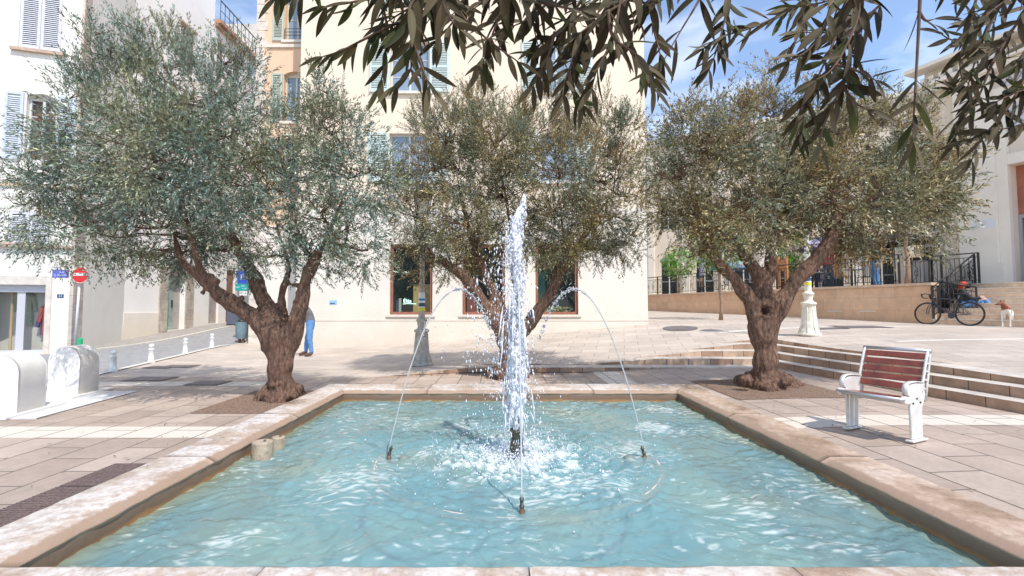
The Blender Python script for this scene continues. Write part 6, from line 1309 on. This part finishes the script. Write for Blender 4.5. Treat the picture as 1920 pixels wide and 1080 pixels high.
    off_ = r.normal(0, 1, (ns_, 3)); off_ /= np.linalg.norm(off_, axis=1, keepdims=True); pc = cl[pick]+off_*(.10*r.random(ns_)**.5)[:, None]
    lobdir = (cl[pick]-C_[li]); lobdir /= np.linalg.norm(lobdir, axis=1, keepdims=True)+1e-6
    pos = np.where(loose[:, None], pos, pc); d = np.where(loose[:, None], d, off_*.75+lobdir*.65)
    # carve irregular holes with noise
    keep = np.array([noise.noise(Vector((p[0]*2.6+seed, p[1]*2.6, p[2]*2.6))) > -.20 for p in pos]); pos = pos[keep]; d = d[keep]
    topm = C_[:, 2].mean(); D = d*.8+r.normal(0, .45, d.shape)+np.array([0, 0, .35]); D[:, 2] += np.clip((pos[:, 2]-topm-.3)*.9, -.5, 1.4)
    protos = make_shoots(14, r, .33, 20, .066, .0165); pk = r.integers(0, 14, len(pos)); Rm = rot_to(D, r); sc = r.uniform(.7, 1.15, len(pos)); VV_ = []
    for k in range(14):
        s = pk == k
        if not s.any(): continue
        v = np.einsum('nij,vj->nvi', Rm[s], protos[k])*sc[s][:, None, None]+pos[s][:, None, :]; VV_.append(v.reshape(-1, 3))
    V = np.concatenate(VV_); Fq = np.arange(len(V)).reshape(-1, 4); npmesh('crown', V, Fq, lm, e)
    # shoot stems
    n = len(pos); tipd = D/np.linalg.norm(D, axis=1, keepdims=True)*.26*sc[:, None]; sv = np.stack([pos+[.002, 0, 0], pos-[.002, 0, 0], pos+tipd-[.001, 0, 0], pos+tipd+[.001, 0, 0]], 1); npmesh('twigs', sv.reshape(-1, 3), np.arange(n*4).reshape(-1, 4), M_twig, e)
    return e
# left tree
bL = P(528, 748, -.03)
limL = [[(528, 760, 0, .22), (528, 735, 0, .185), (527, 690, 0, .165), (524, 655, 0, .185), (520, 630, 0, .22), (515, 612, 0, .22)],
 [(520, 685, 0, .09), (508, 648, 0, .14), (485, 605, -.05, .145), (445, 575, -.1, .12), (412, 553, -.15, .105), (392, 533, -.15, .095), (362, 512, -.2, .065), (340, 485, -.25, .05), (325, 440, -.2, .03), (300, 380, 0, .015)],
 [(388, 530, -.15, .06), (372, 495, -.2, .05), (360, 455, -.2, .04), (345, 380, -.1, .02)],
 [(515, 615, 0, .17), (498, 570, .1, .13), (482, 530, .15, .115), (462, 495, .2, .10), (440, 450, .2, .07), (410, 360, .2, .035), (380, 250, .1, .015)],
 [(540, 620, .1, .09), (533, 590, .1, .065), (529, 560, .1, .06), (535, 530, .05, .055), (540, 495, 0, .04), (520, 430, 0, .02)], [(538, 532, .05, .04), (556, 535, .05, .035), (568, 538, 0, .04)],
 [(530, 685, 0, .09), (540, 648, 0, .13), (560, 595, -.05, .125), (571, 555, -.05, .11), (576, 520, -.1, .10), (590, 485, -.1, .085), (612, 440, -.1, .05), (640, 380, 0, .03), (660, 300, 0, .012)], [(585, 490, -.1, .05), (560, 440, 0, .035), (540, 340, 0, .015)]]
lobL = [(250, 175, 88, .3), (360, 180, 92, -.2), (440, 190, 62, .5), (160, 255, 84, -.3), (245, 275, 100, -.7), (85, 345, 66, .1), (45, 385, 42, .3), (170, 350, 95, .4), (110, 430, 66, -.1), (190, 440, 62, -.5), (330, 300, 118, -.9), (330, 320, 100, .9), (450, 250, 80, -.3), (430, 350, 104, -.6), (420, 420, 74, .5),
 (535, 330, 92, -.3), (560, 270, 60, .5), (620, 255, 66, .1), (612, 175, 34, .2), (665, 330, 78, -.2), (700, 390, 48, .3), (600, 400, 84, -.5), (650, 450, 58, 0), (690, 470, 38, .2), (520, 430, 68, -.4), (290, 430, 72, -.3), (250, 478, 36, 0), (350, 450, 54, .5), (420, 120, 44, .2), (290, 95, 50, .1), (330, 60, 26, .1), (195, 105, 42, 0), (180, 65, 22, 0), (240, 50, 22, .1), (450, 125, 30, .3), (130, 185, 40, .2), (580, 480, 44, .3), (470, 480, 40, -.2), (590, 215, 40, 0), (20, 330, 26, 0), (715, 330, 36, .1), (340, 480, 30, 0), (400, 470, 30, .3)]
olive('olive_tree', 'large olive tree with the widest blue green crown, growing left of the pool', 6.92, bL, limL, lobL, 9200, 3, M_leaf, knots=[(393, 520, -.2, .08), (405, 528, -.2, .06), (437, 556, -.2, .06), (452, 560, -.2, .05), (380, 548, -.1, .05), (552, 606, -.1, .06), (500, 745, -.1, .08), (548, 742, -.1, .09), (520, 720, -.12, .06)], flare=(.34, 11, .33, .085), dens=1)
bC = P(950, 706, -.02)
limC = [[(950, 712, 0, .26), (953, 690, 0, .24), (958, 665, 0, .22), (962, 640, 0, .20), (962, 615, 0, .18)],
 [(958, 685, 0, .10), (948, 642, 0, .16), (932, 605, -.1, .15), (905, 565, -.1, .13), (885, 535, -.15, .12), (862, 512, -.2, .10), (832, 492, -.2, .08), (800, 470, -.2, .05), (780, 420, 0, .02)],
 [(955, 615, 0, .14), (925, 555, .1, .12), (905, 500, .1, .10), (885, 450, .1, .08), (870, 390, 0, .05), (850, 300, 0, .02)], [(960, 615, 0, .13), (968, 540, .2, .10), (960, 470, .2, .07), (950, 380, .1, .04), (930, 280, .1, .02)],
 [(962, 680, 0, .10), (975, 630, 0, .14), (1003, 590, -.05, .13), (1028, 558, -.1, .12), (1045, 525, -.1, .115), (1062, 490, -.1, .11), (1085, 462, -.1, .10), (1110, 468, -.1, .07)], [(1085, 462, -.1, .08), (1110, 420, 0, .05), (1150, 360, 0, .02)], [(1048, 522, -.1, .05), (1058, 470, 0, .045), (1052, 400, 0, .035), (1040, 300, 0, .015)]]
lobC = [(835, 250, 68, .2), (795, 320, 62, -.2), (780, 400, 50, .1), (805, 455, 44, -.2), (865, 420, 66, -.5), (870, 330, 84, .5), (900, 200, 36, 0), (930, 270, 74, -.3), (945, 370, 92, .3), (900, 470, 46, .4), (1010, 250, 66, .2), (1045, 190, 34, 0), (1050, 320, 88, -.4), (1040, 410, 66, .5), (1110, 250, 56, .1), (1125, 340, 76, .2), (1130, 420, 58, -.2), (1165, 300, 50, .2), (1185, 370, 40, 0), (1165, 460, 36, 0), (1060, 460, 50, -.3), (1015, 465, 34, -.4), (765, 470, 36, 0), (800, 498, 22, 0), (850, 470, 40, .4), (1105, 470, 34, -.3), (965, 215, 40, .3), (850, 495, 28, -.3), (1175, 235, 34, .2), (755, 350, 28, 0), (985, 440, 50, .5), (805, 215, 22, 0), (1110, 190, 24, 0), (1185, 415, 26, .1)]
olive('olive_tree', 'middle olive tree rising directly behind the fountain column', 9.1, bC, limC, lobC, 10000, 5, M_leafR, flare=(.40, 10, .22, .10), dens=1, voxel=.028)
bR = P(1436, 722, .1)
limR = [[(1436, 745, 0, .26), (1436, 720, 0, .23), (1436, 690, 0, .18), (1434, 655, 0, .175), (1430, 620, 0, .195), (1432, 590, 0, .21)],
 [(1433, 660, 0, .09), (1423, 612, 0, .13), (1405, 565, -.05, .115), (1385, 535, -.1, .105), (1365, 510, -.15, .095), (1345, 490, -.15, .08), (1325, 462, -.2, .06), (1308, 420, -.2, .04), (1290, 340, -.1, .015)], [(1345, 490, -.15, .06), (1335, 440, -.1, .045), (1328, 390, 0, .03), (1340, 300, 0, .012)],
 [(1432, 580, 0, .14), (1428, 540, .1, .13), (1415, 505, .1, .10), (1395, 478, .1, .085), (1370, 452, .1, .06), (1340, 420, .2, .03)], [(1435, 560, 0, .12), (1441, 510, .1, .10), (1447, 460, .1, .09), (1465, 410, .1, .07), (1470, 330, .1, .04), (1450, 220, .1, .015)],
 [(1437, 665, 0, .09), (1445, 622, 0, .13), (1452, 592, 0, .145), (1468, 560, -.05, .14), (1492, 525, -.1, .125), (1520, 497, -.15, .115), (1545, 470, -.2, .10), (1562, 435, -.2, .09), (1575, 400, -.2, .08), (1640, 370, -.1, .05), (1700, 340, 0, .025)], [(1570, 430, -.2, .07), (1560, 360, 0, .05), (1560, 280, 0, .02)]]
lobR = [(1300, 260, 62, .1), (1290, 200, 28, .1), (1265, 330, 58, -.2), (1255, 405, 44, .2), (1340, 340, 84, .5), (1365, 270, 70, -.4), (1330, 430, 62, -.3), (1430, 210, 46, .2), (1445, 160, 22, .2), (1460, 280, 84, .3), (1410, 390, 88, -.5), (1480, 380, 90, .4), (1385, 200, 28, .2), (1545, 250, 72, -.2), (1550, 350, 92, -.4), (1620, 300, 86, .3), (1640, 390, 80, -.3), (1560, 440, 50, .4), (1690, 240, 56, .2), (1710, 330, 78, .1), (1755, 370, 54, 0), (1790, 350, 30, .1), (1740, 410, 54, -.2), (1480, 450, 44, .3), (1240, 280, 34, 0), (1300, 480, 34, -.2), (1600, 200, 40, .3), (1640, 205, 26, .2), (1680, 450, 36, 0), (1510, 190, 30, .1), (1330, 200, 24, .2), (1770, 300, 32, .2)]
olive('olive_tree', 'olive tree with a straight thick trunk and rough flared base, growing right of the pool', 7.17, bR, limR, lobR, 8200, 8, M_leafR, knots=[(1478, 575, -.1, .05), (1530, 480, -.2, .06), (1400, 715, -.15, .1), (1470, 715, -.15, .11), (1440, 728, -.2, .1)], flare=(.46, 15, .24, .10))
# small street trees
M_gleaf = leafmat('bright_green_leaf', (.12, .30, .035), (.22, .42, .08), transl=.4, hv=[(.3, (.8, .9, .8)), (.7, (1.25, 1.1, .9))]); M_gbark = mat('young_bark', (.34, .22, .15), .9, .3, 20)
def street_tree(base, h, cr, cz, label, seed, n=900, rt=.06, lm=None, lf=.085):
    r = np.random.default_rng(seed); e = empty('street_tree', base, 0, label, 'tree', 'young trees on and below the terrace'); mb = MB(); mb.tube([(.02*math.sin(k), .02*math.cos(k*2), h*k/6) for k in range(7)], [rt*(1.25 if k == 0 else 1-.06*k) for k in range(7)], 10)
    for k in range(9): a = r.random()*6.28; mb.tube([(0, 0, h*.93), (cr*.5*math.cos(a), cr*.5*math.sin(a), cz), (cr*.85*math.cos(a), cr*.85*math.sin(a), cz+cr*r.uniform(-.2, .7))], [rt*.5, rt*.3, .008], 6)
    mb.build('trunk', M_gbark, e); d = r.normal(0, 1, (n, 3)); d /= np.linalg.norm(d, axis=1, keepdims=True); pos = d*(cr*r.uniform(.3, 1.05, n)**.5)[:, None]*np.array([1, 1, 1.05])+np.array([0, 0, cz+cr*.4])
    keep = np.array([noise.noise(Vector(p)*2.8+Vector((seed, 0, 0))) > -.25 for p in pos]); pos = pos[keep]; d = d[keep]; pr = make_shoots(6, r, .2, 10, lf, lf*.42, 1.0); pk = r.integers(0, 6, len(pos)); Rm = rot_to(d+r.normal(0, .6, d.shape)+[0, 0, .2], r); VV_ = []
    for k in range(6):
        s = pk == k; VV_.append((np.einsum('nij,vj->nvi', Rm[s], pr[k])+pos[s][:, None, :]).reshape(-1, 3))
    V = np.concatenate(VV_); npmesh('crown', V, np.arange(len(V)).reshape(-1, 4), lm or M_gleaf, e)
q = gpt(1352, 600); street_tree((q.x, q.y, q.z), 2.0, .95, 2.35, 'slim young tree with bright green crown seen behind the right olive trunk', 21, 700)
q = FT.p(11.2, ZT, -1.0); street_tree((q.x, q.y, ZT), 1.3, .8, 1.4, 'bright green young tree on the terrace beside the corner of the cream building', 22, 600)
q = FT.p(uB-.9, ZT, -.55); M_yleaf = leafmat('yellow_green_leaf', (.22, .28, .06), (.36, .38, .14), transl=.35, hv=[(.3, (.8, .95, .8)), (.7, (1.4, 1.0, .7))]); street_tree((q.x, q.y, ZT), 2.3, 1.25, 2.9, 'yellow green tree on the terrace near the stairs, mixed with the right olive crown', 23, 1300, .075, M_yleaf, .07)
q = FT.p(16.2, ZT, -3.5); street_tree((q.x, q.y, ZT), 1.2, .9, 1.5, 'green bushy young tree behind the terrace railing left of the lamp post', 24, 600)
# ================================================================== OVERHANGING OLIVE TREE (trunk behind the viewer)
M_fleaf = leafmat('near_olive_leaf', (.060, .066, .022), (.095, .074, .044), transl=.28, rough=.6, spec=.22, hv=[(.35, (.85, .85, .85)), (.5, (1, 1, 1)), (.68, (.95, 1.15, .8))])  # leaf colours darkened to stand for shade from the crown overhead
M_ftwig = mat('near_twig', (.16, .10, .07), .85, .35, 40)
ft = wempty('olive_tree', Vector((.9, -1.5, -.03)), 'olive tree behind the viewer whose leafy branches hang down across the top of the picture', 'olive tree'); ft['group'] = 'olive trees around the pool'
rr_ = np.random.default_rng(12); LV = []; LF = []; nvt = 0; stems = MB()
def leaf3d(p, d, ll, wd, nrm, curl):
    global nvt
    d = np.array(d)/np.linalg.norm(d); nrm = np.array(nrm)-d*np.dot(nrm, d); nrm /= np.linalg.norm(nrm)+1e-9; s = np.cross(d, nrm); n = 8; rows = []
    for i in range(n+1):
        t = i/n; wv = wd*.5*(math.sin(PI*min(1, t*1.0))**.8)*(1-.25*t)*1.12+.0003; c = p+d*ll*t+nrm*(-curl*ll*t*t)
        rows += [c+s*wv+nrm*wv*.35, c, c-s*wv+nrm*wv*.35]
    LV.extend(rows)
    for i in range(n):
        for j in range(2): a = nvt+i*3+j; LF.append((a, a+1, a+4, a+3))
    nvt += 3*(n+1)
def spray(path, depth, step=.016, ll=.053, start=.0, dens=1.0, droop=.16, r0=.0028, wd=.0115, d2=None):
    """path in picture coordinates from the thick end to the tip"""
    d2 = d2 or depth; pts = [PY(px, py, depth+(d2-depth)*i/(len(path)-1)) for i, (px, py) in enumerate(path)]
    P_ = []
    for i in range(len(pts)-1):
        a = pts[max(i-1, 0)]; b = pts[i]; c_ = pts[i+1]; d = pts[min(i+2, len(pts)-1)]
        for k in range(8):
            t = k/8; P_.append(.5*((2*b)+(c_-a)*t+(2*a-5*b+4*c_-d)*t*t+(3*b-a-3*c_+d)*t**3))
    P_.append(pts[-1]); n = len(P_); stems.tube(P_, [r0*(1-.7*i/(n-1)) for i in range(n)], 6)
    acc = 0; tot = sum((P_[i+1]-P_[i]).length for i in range(n-1)); s = 0; nxt = tot*start; side = rr_.random()*PI; kk = 0
    for i in range(n-1):
        seg = (P_[i+1]-P_[i]); L_ = seg.length
        while s+L_ >= nxt:
            q = P_[i]+seg*((nxt-s)/max(L_, 1e-6)); T_ = seg.normalized(); side += PI/2+rr_.normal(0, .25); kk += 1
            X = T_.orthogonal().normalized(); Y_ = T_.cross(X)
            for sg in (0, PI):
                if rr_.random() > dens: continue
                a = side+sg; rad = X*math.cos(a)+Y_*math.sin(a); rad.y *= .6; op = rr_.uniform(.5, 1.05); d = T_*math.cos(op)+rad*math.sin(op)+Vector((0, 0, -droop)); d = d.normalized()
                nn = Vector((rr_.normal(0, .45), -1+rr_.normal(0, .5), rr_.normal(.5, .6))); f = nxt/tot; l2 = ll*rr_.uniform(.7, 1.25)*(1-.25*f)
                leaf3d(np.array(q), np.array(d), l2, wd*rr_.uniform(.75, 1.15)*(l2/ll), np.array(nn if rr_.random() < .8 else -nn), rr_.uniform(-.05, .28))
            nxt += step*rr_.uniform(.75, 1.3)
        s += L_
    # terminal pair
    T_ = (P_[-1]-P_[-2]).normalized()
    for sg in (-1, 1):
        d = (T_+Vector((sg*.5, 0, -.2))).normalized(); leaf3d(np.array(P_[-1]), np.array(d), ll*.75, wd*.7, np.array((.2, -1, .4)), .1)
SP = [ # (path, depth, kwargs)
 ([(560, -70), (535, -30), (520, -6)], .62, {}), ([(600, -60), (575, -25), (556, -8)], .66, {}),
 ([(760, -30), (700, -5), (655, 5), (612, 12)], .66, dict(droop=.8)), ([(800, 20), (740, 45), (690, 70), (640, 95), (606, 106)], .68, dict(droop=.8, dens=.85)),
 ([(840, -40), (800, 20), (770, 80), (770, 130), (745, 160)], .66, {}), ([(700, -60), (715, 0), (725, 50), (722, 110), (712, 165)], .70, {}), ([(820, -40), (770, 10), (775, 70), (790, 120), (805, 160)], .62, dict(ll=.062)),
 ([(900, -50), (870, 0), (850, 40), (820, 75)], .7, {}), ([(860, -60), (820, -10), (760, 20), (720, 45)], .72, {}), ([(830, -60), (832, 0), (845, 35), (862, 55)], .6, {}),
 ([(1000, -60), (960, 0), (930, 40), (910, 80), (905, 110)], .74, dict(dens=.8)), ([(830, -30), (860, 20), (880, 45), (900, 62), (935, 90), (972, 116)], .66, dict(dens=.7)),
 ([(980, -60), (950, 0), (925, 60), (902, 130)], .68, dict(dens=.75)), ([(1080, -60), (1040, -10), (1000, 30), (960, 50)], .7, {}), ([(1010, -60), (1010, 0), (1000, 40), (1010, 90)], .72, {}), ([(950, -60), (920, -10), (890, 15)], .66, {}),
 ([(1180, -60), (1150, 0), (1110, 50), (1080, 100), (1060, 150), (1055, 180)], .68, {}), ([(1120, -60), (1090, 0), (1060, 50), (1040, 90), (1020, 130)], .72, {}), ([(1170, -40), (1160, 20), (1150, 70), (1120, 130), (1110, 165)], .66, {}),
 ([(1260, -60), (1220, 0), (1190, 50), (1180, 90), (1205, 130), (1225, 165)], .70, {}), ([(1230, -60), (1180, -5), (1130, 30), (1090, 60)], .66, {}), ([(1160, -60), (1120, -5), (1085, 30), (1050, 55), (1010, 85)], .74, {}), ([(1140, 20), (1150, 70), (1190, 100), (1220, 135)], .62, {}),
 ([(1240, -60), (1225, 0), (1225, 50), (1240, 110)], .74, {}), ([(1100, 60), (1075, 110), (1075, 160), (1090, 195)], .7, {}), ([(1040, 60), (1030, 100), (1010, 140), (1000, 160)], .7, {}),
 ([(1330, -40), (1305, 10), (1275, 60), (1235, 130)], .80, dict(dens=.5, ll=.075)), ([(1520, 0), (1450, 35), (1400, 55), (1350, 70), (1320, 90)], .95, dict(ll=.065)), ([(1370, -30), (1360, 30), (1345, 90), (1330, 130)], .95, dict(ll=.065)),
 ([(1620, -60), (1590, 0), (1570, 60), (1545, 120), (1520, 170), (1500, 215)], .74, dict(ll=.059)), ([(1570, -60), (1560, 0), (1545, 50), (1520, 90), (1480, 115)], .70, {}), ([(1600, -40), (1610, 20), (1590, 80), (1560, 130), (1530, 150)], .68, {}), ([(1640, 20), (1600, 80), (1590, 140), (1560, 200), (1540, 250), (1538, 275)], .72, dict(ll=.059)),
 ([(1590, 30), (1570, 80), (1540, 110), (1500, 105)], .78, {}), ([(1540, -60), (1510, 0), (1500, 60), (1480, 90)], .9, {}), ([(1530, 140), (1510, 180), (1500, 220), (1500, 250)], .72, dict(droop=.6)), ([(1560, 120), (1600, 130), (1640, 150)], .70, {}), ([(1580, 160), (1600, 190), (1625, 205)], .72, {}),
 ([(1650, 10), (1610, 40), (1560, 60), (1500, 60)], .85, {}), 
 ([(1727, -60), (1724, 20), (1720, 100), (1716, 170), (1713, 220), (1712, 262)], .74, dict(start=.66, ll=.075)), ([(1722, 20), (1735, 38), (1750, 36)], .74, dict(dens=.3, ll=.07)), ([(1850, -60), (1830, 0), (1815, 60), (1800, 110), (1805, 160)], .85, dict(ll=.059)),
 ([(1900, -60), (1880, 0), (1850, 60), (1830, 110), (1815, 160)], .78, {}), ([(1960, 60), (1920, 150), (1880, 215), (1840, 260), (1822, 300)], .80, dict(ll=.064)), ([(1890, 70), (1860, 120), (1840, 170), (1820, 215)], .80, {}), ([(1960, -20), (1910, 40), (1880, 80), (1850, 100)], .72, {}), ([(1940, -60), (1900, -10), (1860, 20), (1830, 50)], .7, {}),
 ([(1990, 120), (1940, 160), (1900, 175), (1870, 190)], .78, {}), ([(1890, 200), (1850, 195), (1820, 185), (1790, 170)], .86, {}), ([(1980, 220), (1930, 230), (1890, 240), (1850, 245)], .8, {}), ([(1860, 20), (1830, 50), (1790, 75), (1760, 60)], .9, {}), ([(1990, -30), (1950, 60), (1910, 110)], .74, {}), ([(1830, 180), (1800, 220), (1790, 260)], .85, dict(droop=.5)),
 ([(1640, -60), (1600, -20), (1540, 5), (1480, 15)], .8, {}), ([(1760, -60), (1790, -10), (1820, 20)], .95, {}), ([(1300, -60), (1255, -20), (1215, 10)], .68, {}), ([(900, -60), (960, -10), (1040, 10), (1090, 20)], .66, {}), ([(700, -60), (760, -20), (820, 0), (860, 10)], .66, {})]
for path, dep, kw in SP: spray(path, dep, **{**dict(step=.0180, dens=.92), **kw})
npmesh('leaves', np.array(LV), np.array(LF), M_fleaf, ft, True)
# limbs above the frame joining every spray to the trunk behind the viewer
roots = [PY(p[0][0], p[0][1], d) for p, d, _ in SP if p[0][1] < -15]
hub = [Vector((-.25, .50, 2.35)), Vector((.35, .45, 2.42)), Vector((.85, .42, 2.40))]
limbs_ = MB(); T0 = Vector((.9, -1.5, -.05)); J0 = Vector((.85, -1.35, 1.55))
limbs_.tube([T0, T0+Vector((0, .03, .25)), T0+Vector((-.03, .06, .8)), J0], [.26, .19, .16, .15], 12)
for h in hub: limbs_.tube([J0, J0.lerp(h, .4)+Vector((0, 0, .45)), h+Vector((0, -.25, .1)), h], [.09, .06, .035, .02], 8)
for q in roots:
    h = min(hub, key=lambda k: (k-q).length); m_ = h.lerp(q, .5)+Vector((0, 0, .12)); stems.tube([h, m_, q], [.007, .004, .0028], 5)
limbs_.build('trunk', M_bark, ft); stems.build('twigs', M_ftwig, ft)
# upper crown behind and above (out of the picture) so that the tree is whole
r = np.random.default_rng(77); n = 1500; d = r.normal(0, 1, (n, 3)); d /= np.linalg.norm(d, axis=1, keepdims=True); pos = d*(r.uniform(.4, 1, n)**.6)[:, None]*np.array([1.5, .8, .7])+np.array([1.0, -1.9, 3.0])
pr = make_shoots(6, r); pk = r.integers(0, 6, n); Rm = rot_to(d+[0, 0, .4], r); V = np.concatenate([(np.einsum('nij,vj->nvi', Rm[pk == k], pr[k])+pos[pk == k][:, None, :]).reshape(-1, 3) for k in range(6)])
npmesh('crown', V, np.arange(len(V)).reshape(-1, 4), M_leafR, ft)

# fallen leaves on the paving
r = np.random.default_rng(5); V = []
for k in range(420):
    c_ = ((-3.4, 6.9), (4.0, 7.3), (.1, 9.2), (-3.2, 4.5), (3.6, 5.5))[int(r.choice(5, p=[.3, .3, .15, .12, .13]))]; x, y = c_[0]+r.normal(0, .9), c_[1]+r.normal(0, .9)
    if pool['xo0']+.55 < x < pool['xo1']-.5 and pool['yo0'] < y < pool['yo1']-.65: continue
    if -2.0 < x < 4.2 and y > 9.2: continue
    on = pool['xo0'] < x < pool['xo1'] and pool['yo0'] < y < pool['yo1']; z = (pool['z'] if on else G(x, y))+.012; a = r.random()*6.28; l_ = r.uniform(.02, .032); w_ = l_*.2; cx, sx = math.cos(a), math.sin(a)
    for (p_, q_) in ((-l_, 0), (0, w_), (l_, 0), (0, -w_)): V.append((x+p_*cx-q_*sx, y+p_*sx+q_*cx, z+r.uniform(0, .006)))
o = npmesh('fallen_leaves', np.array(V), np.arange(len(V)).reshape(-1, 4), mat('dry_leaf', (.16, .12, .06), .8, .5, 30)); tag(o, 'scattered dry olive leaves lying on the paving and tree pits', 'leaf litter', kind='stuff')
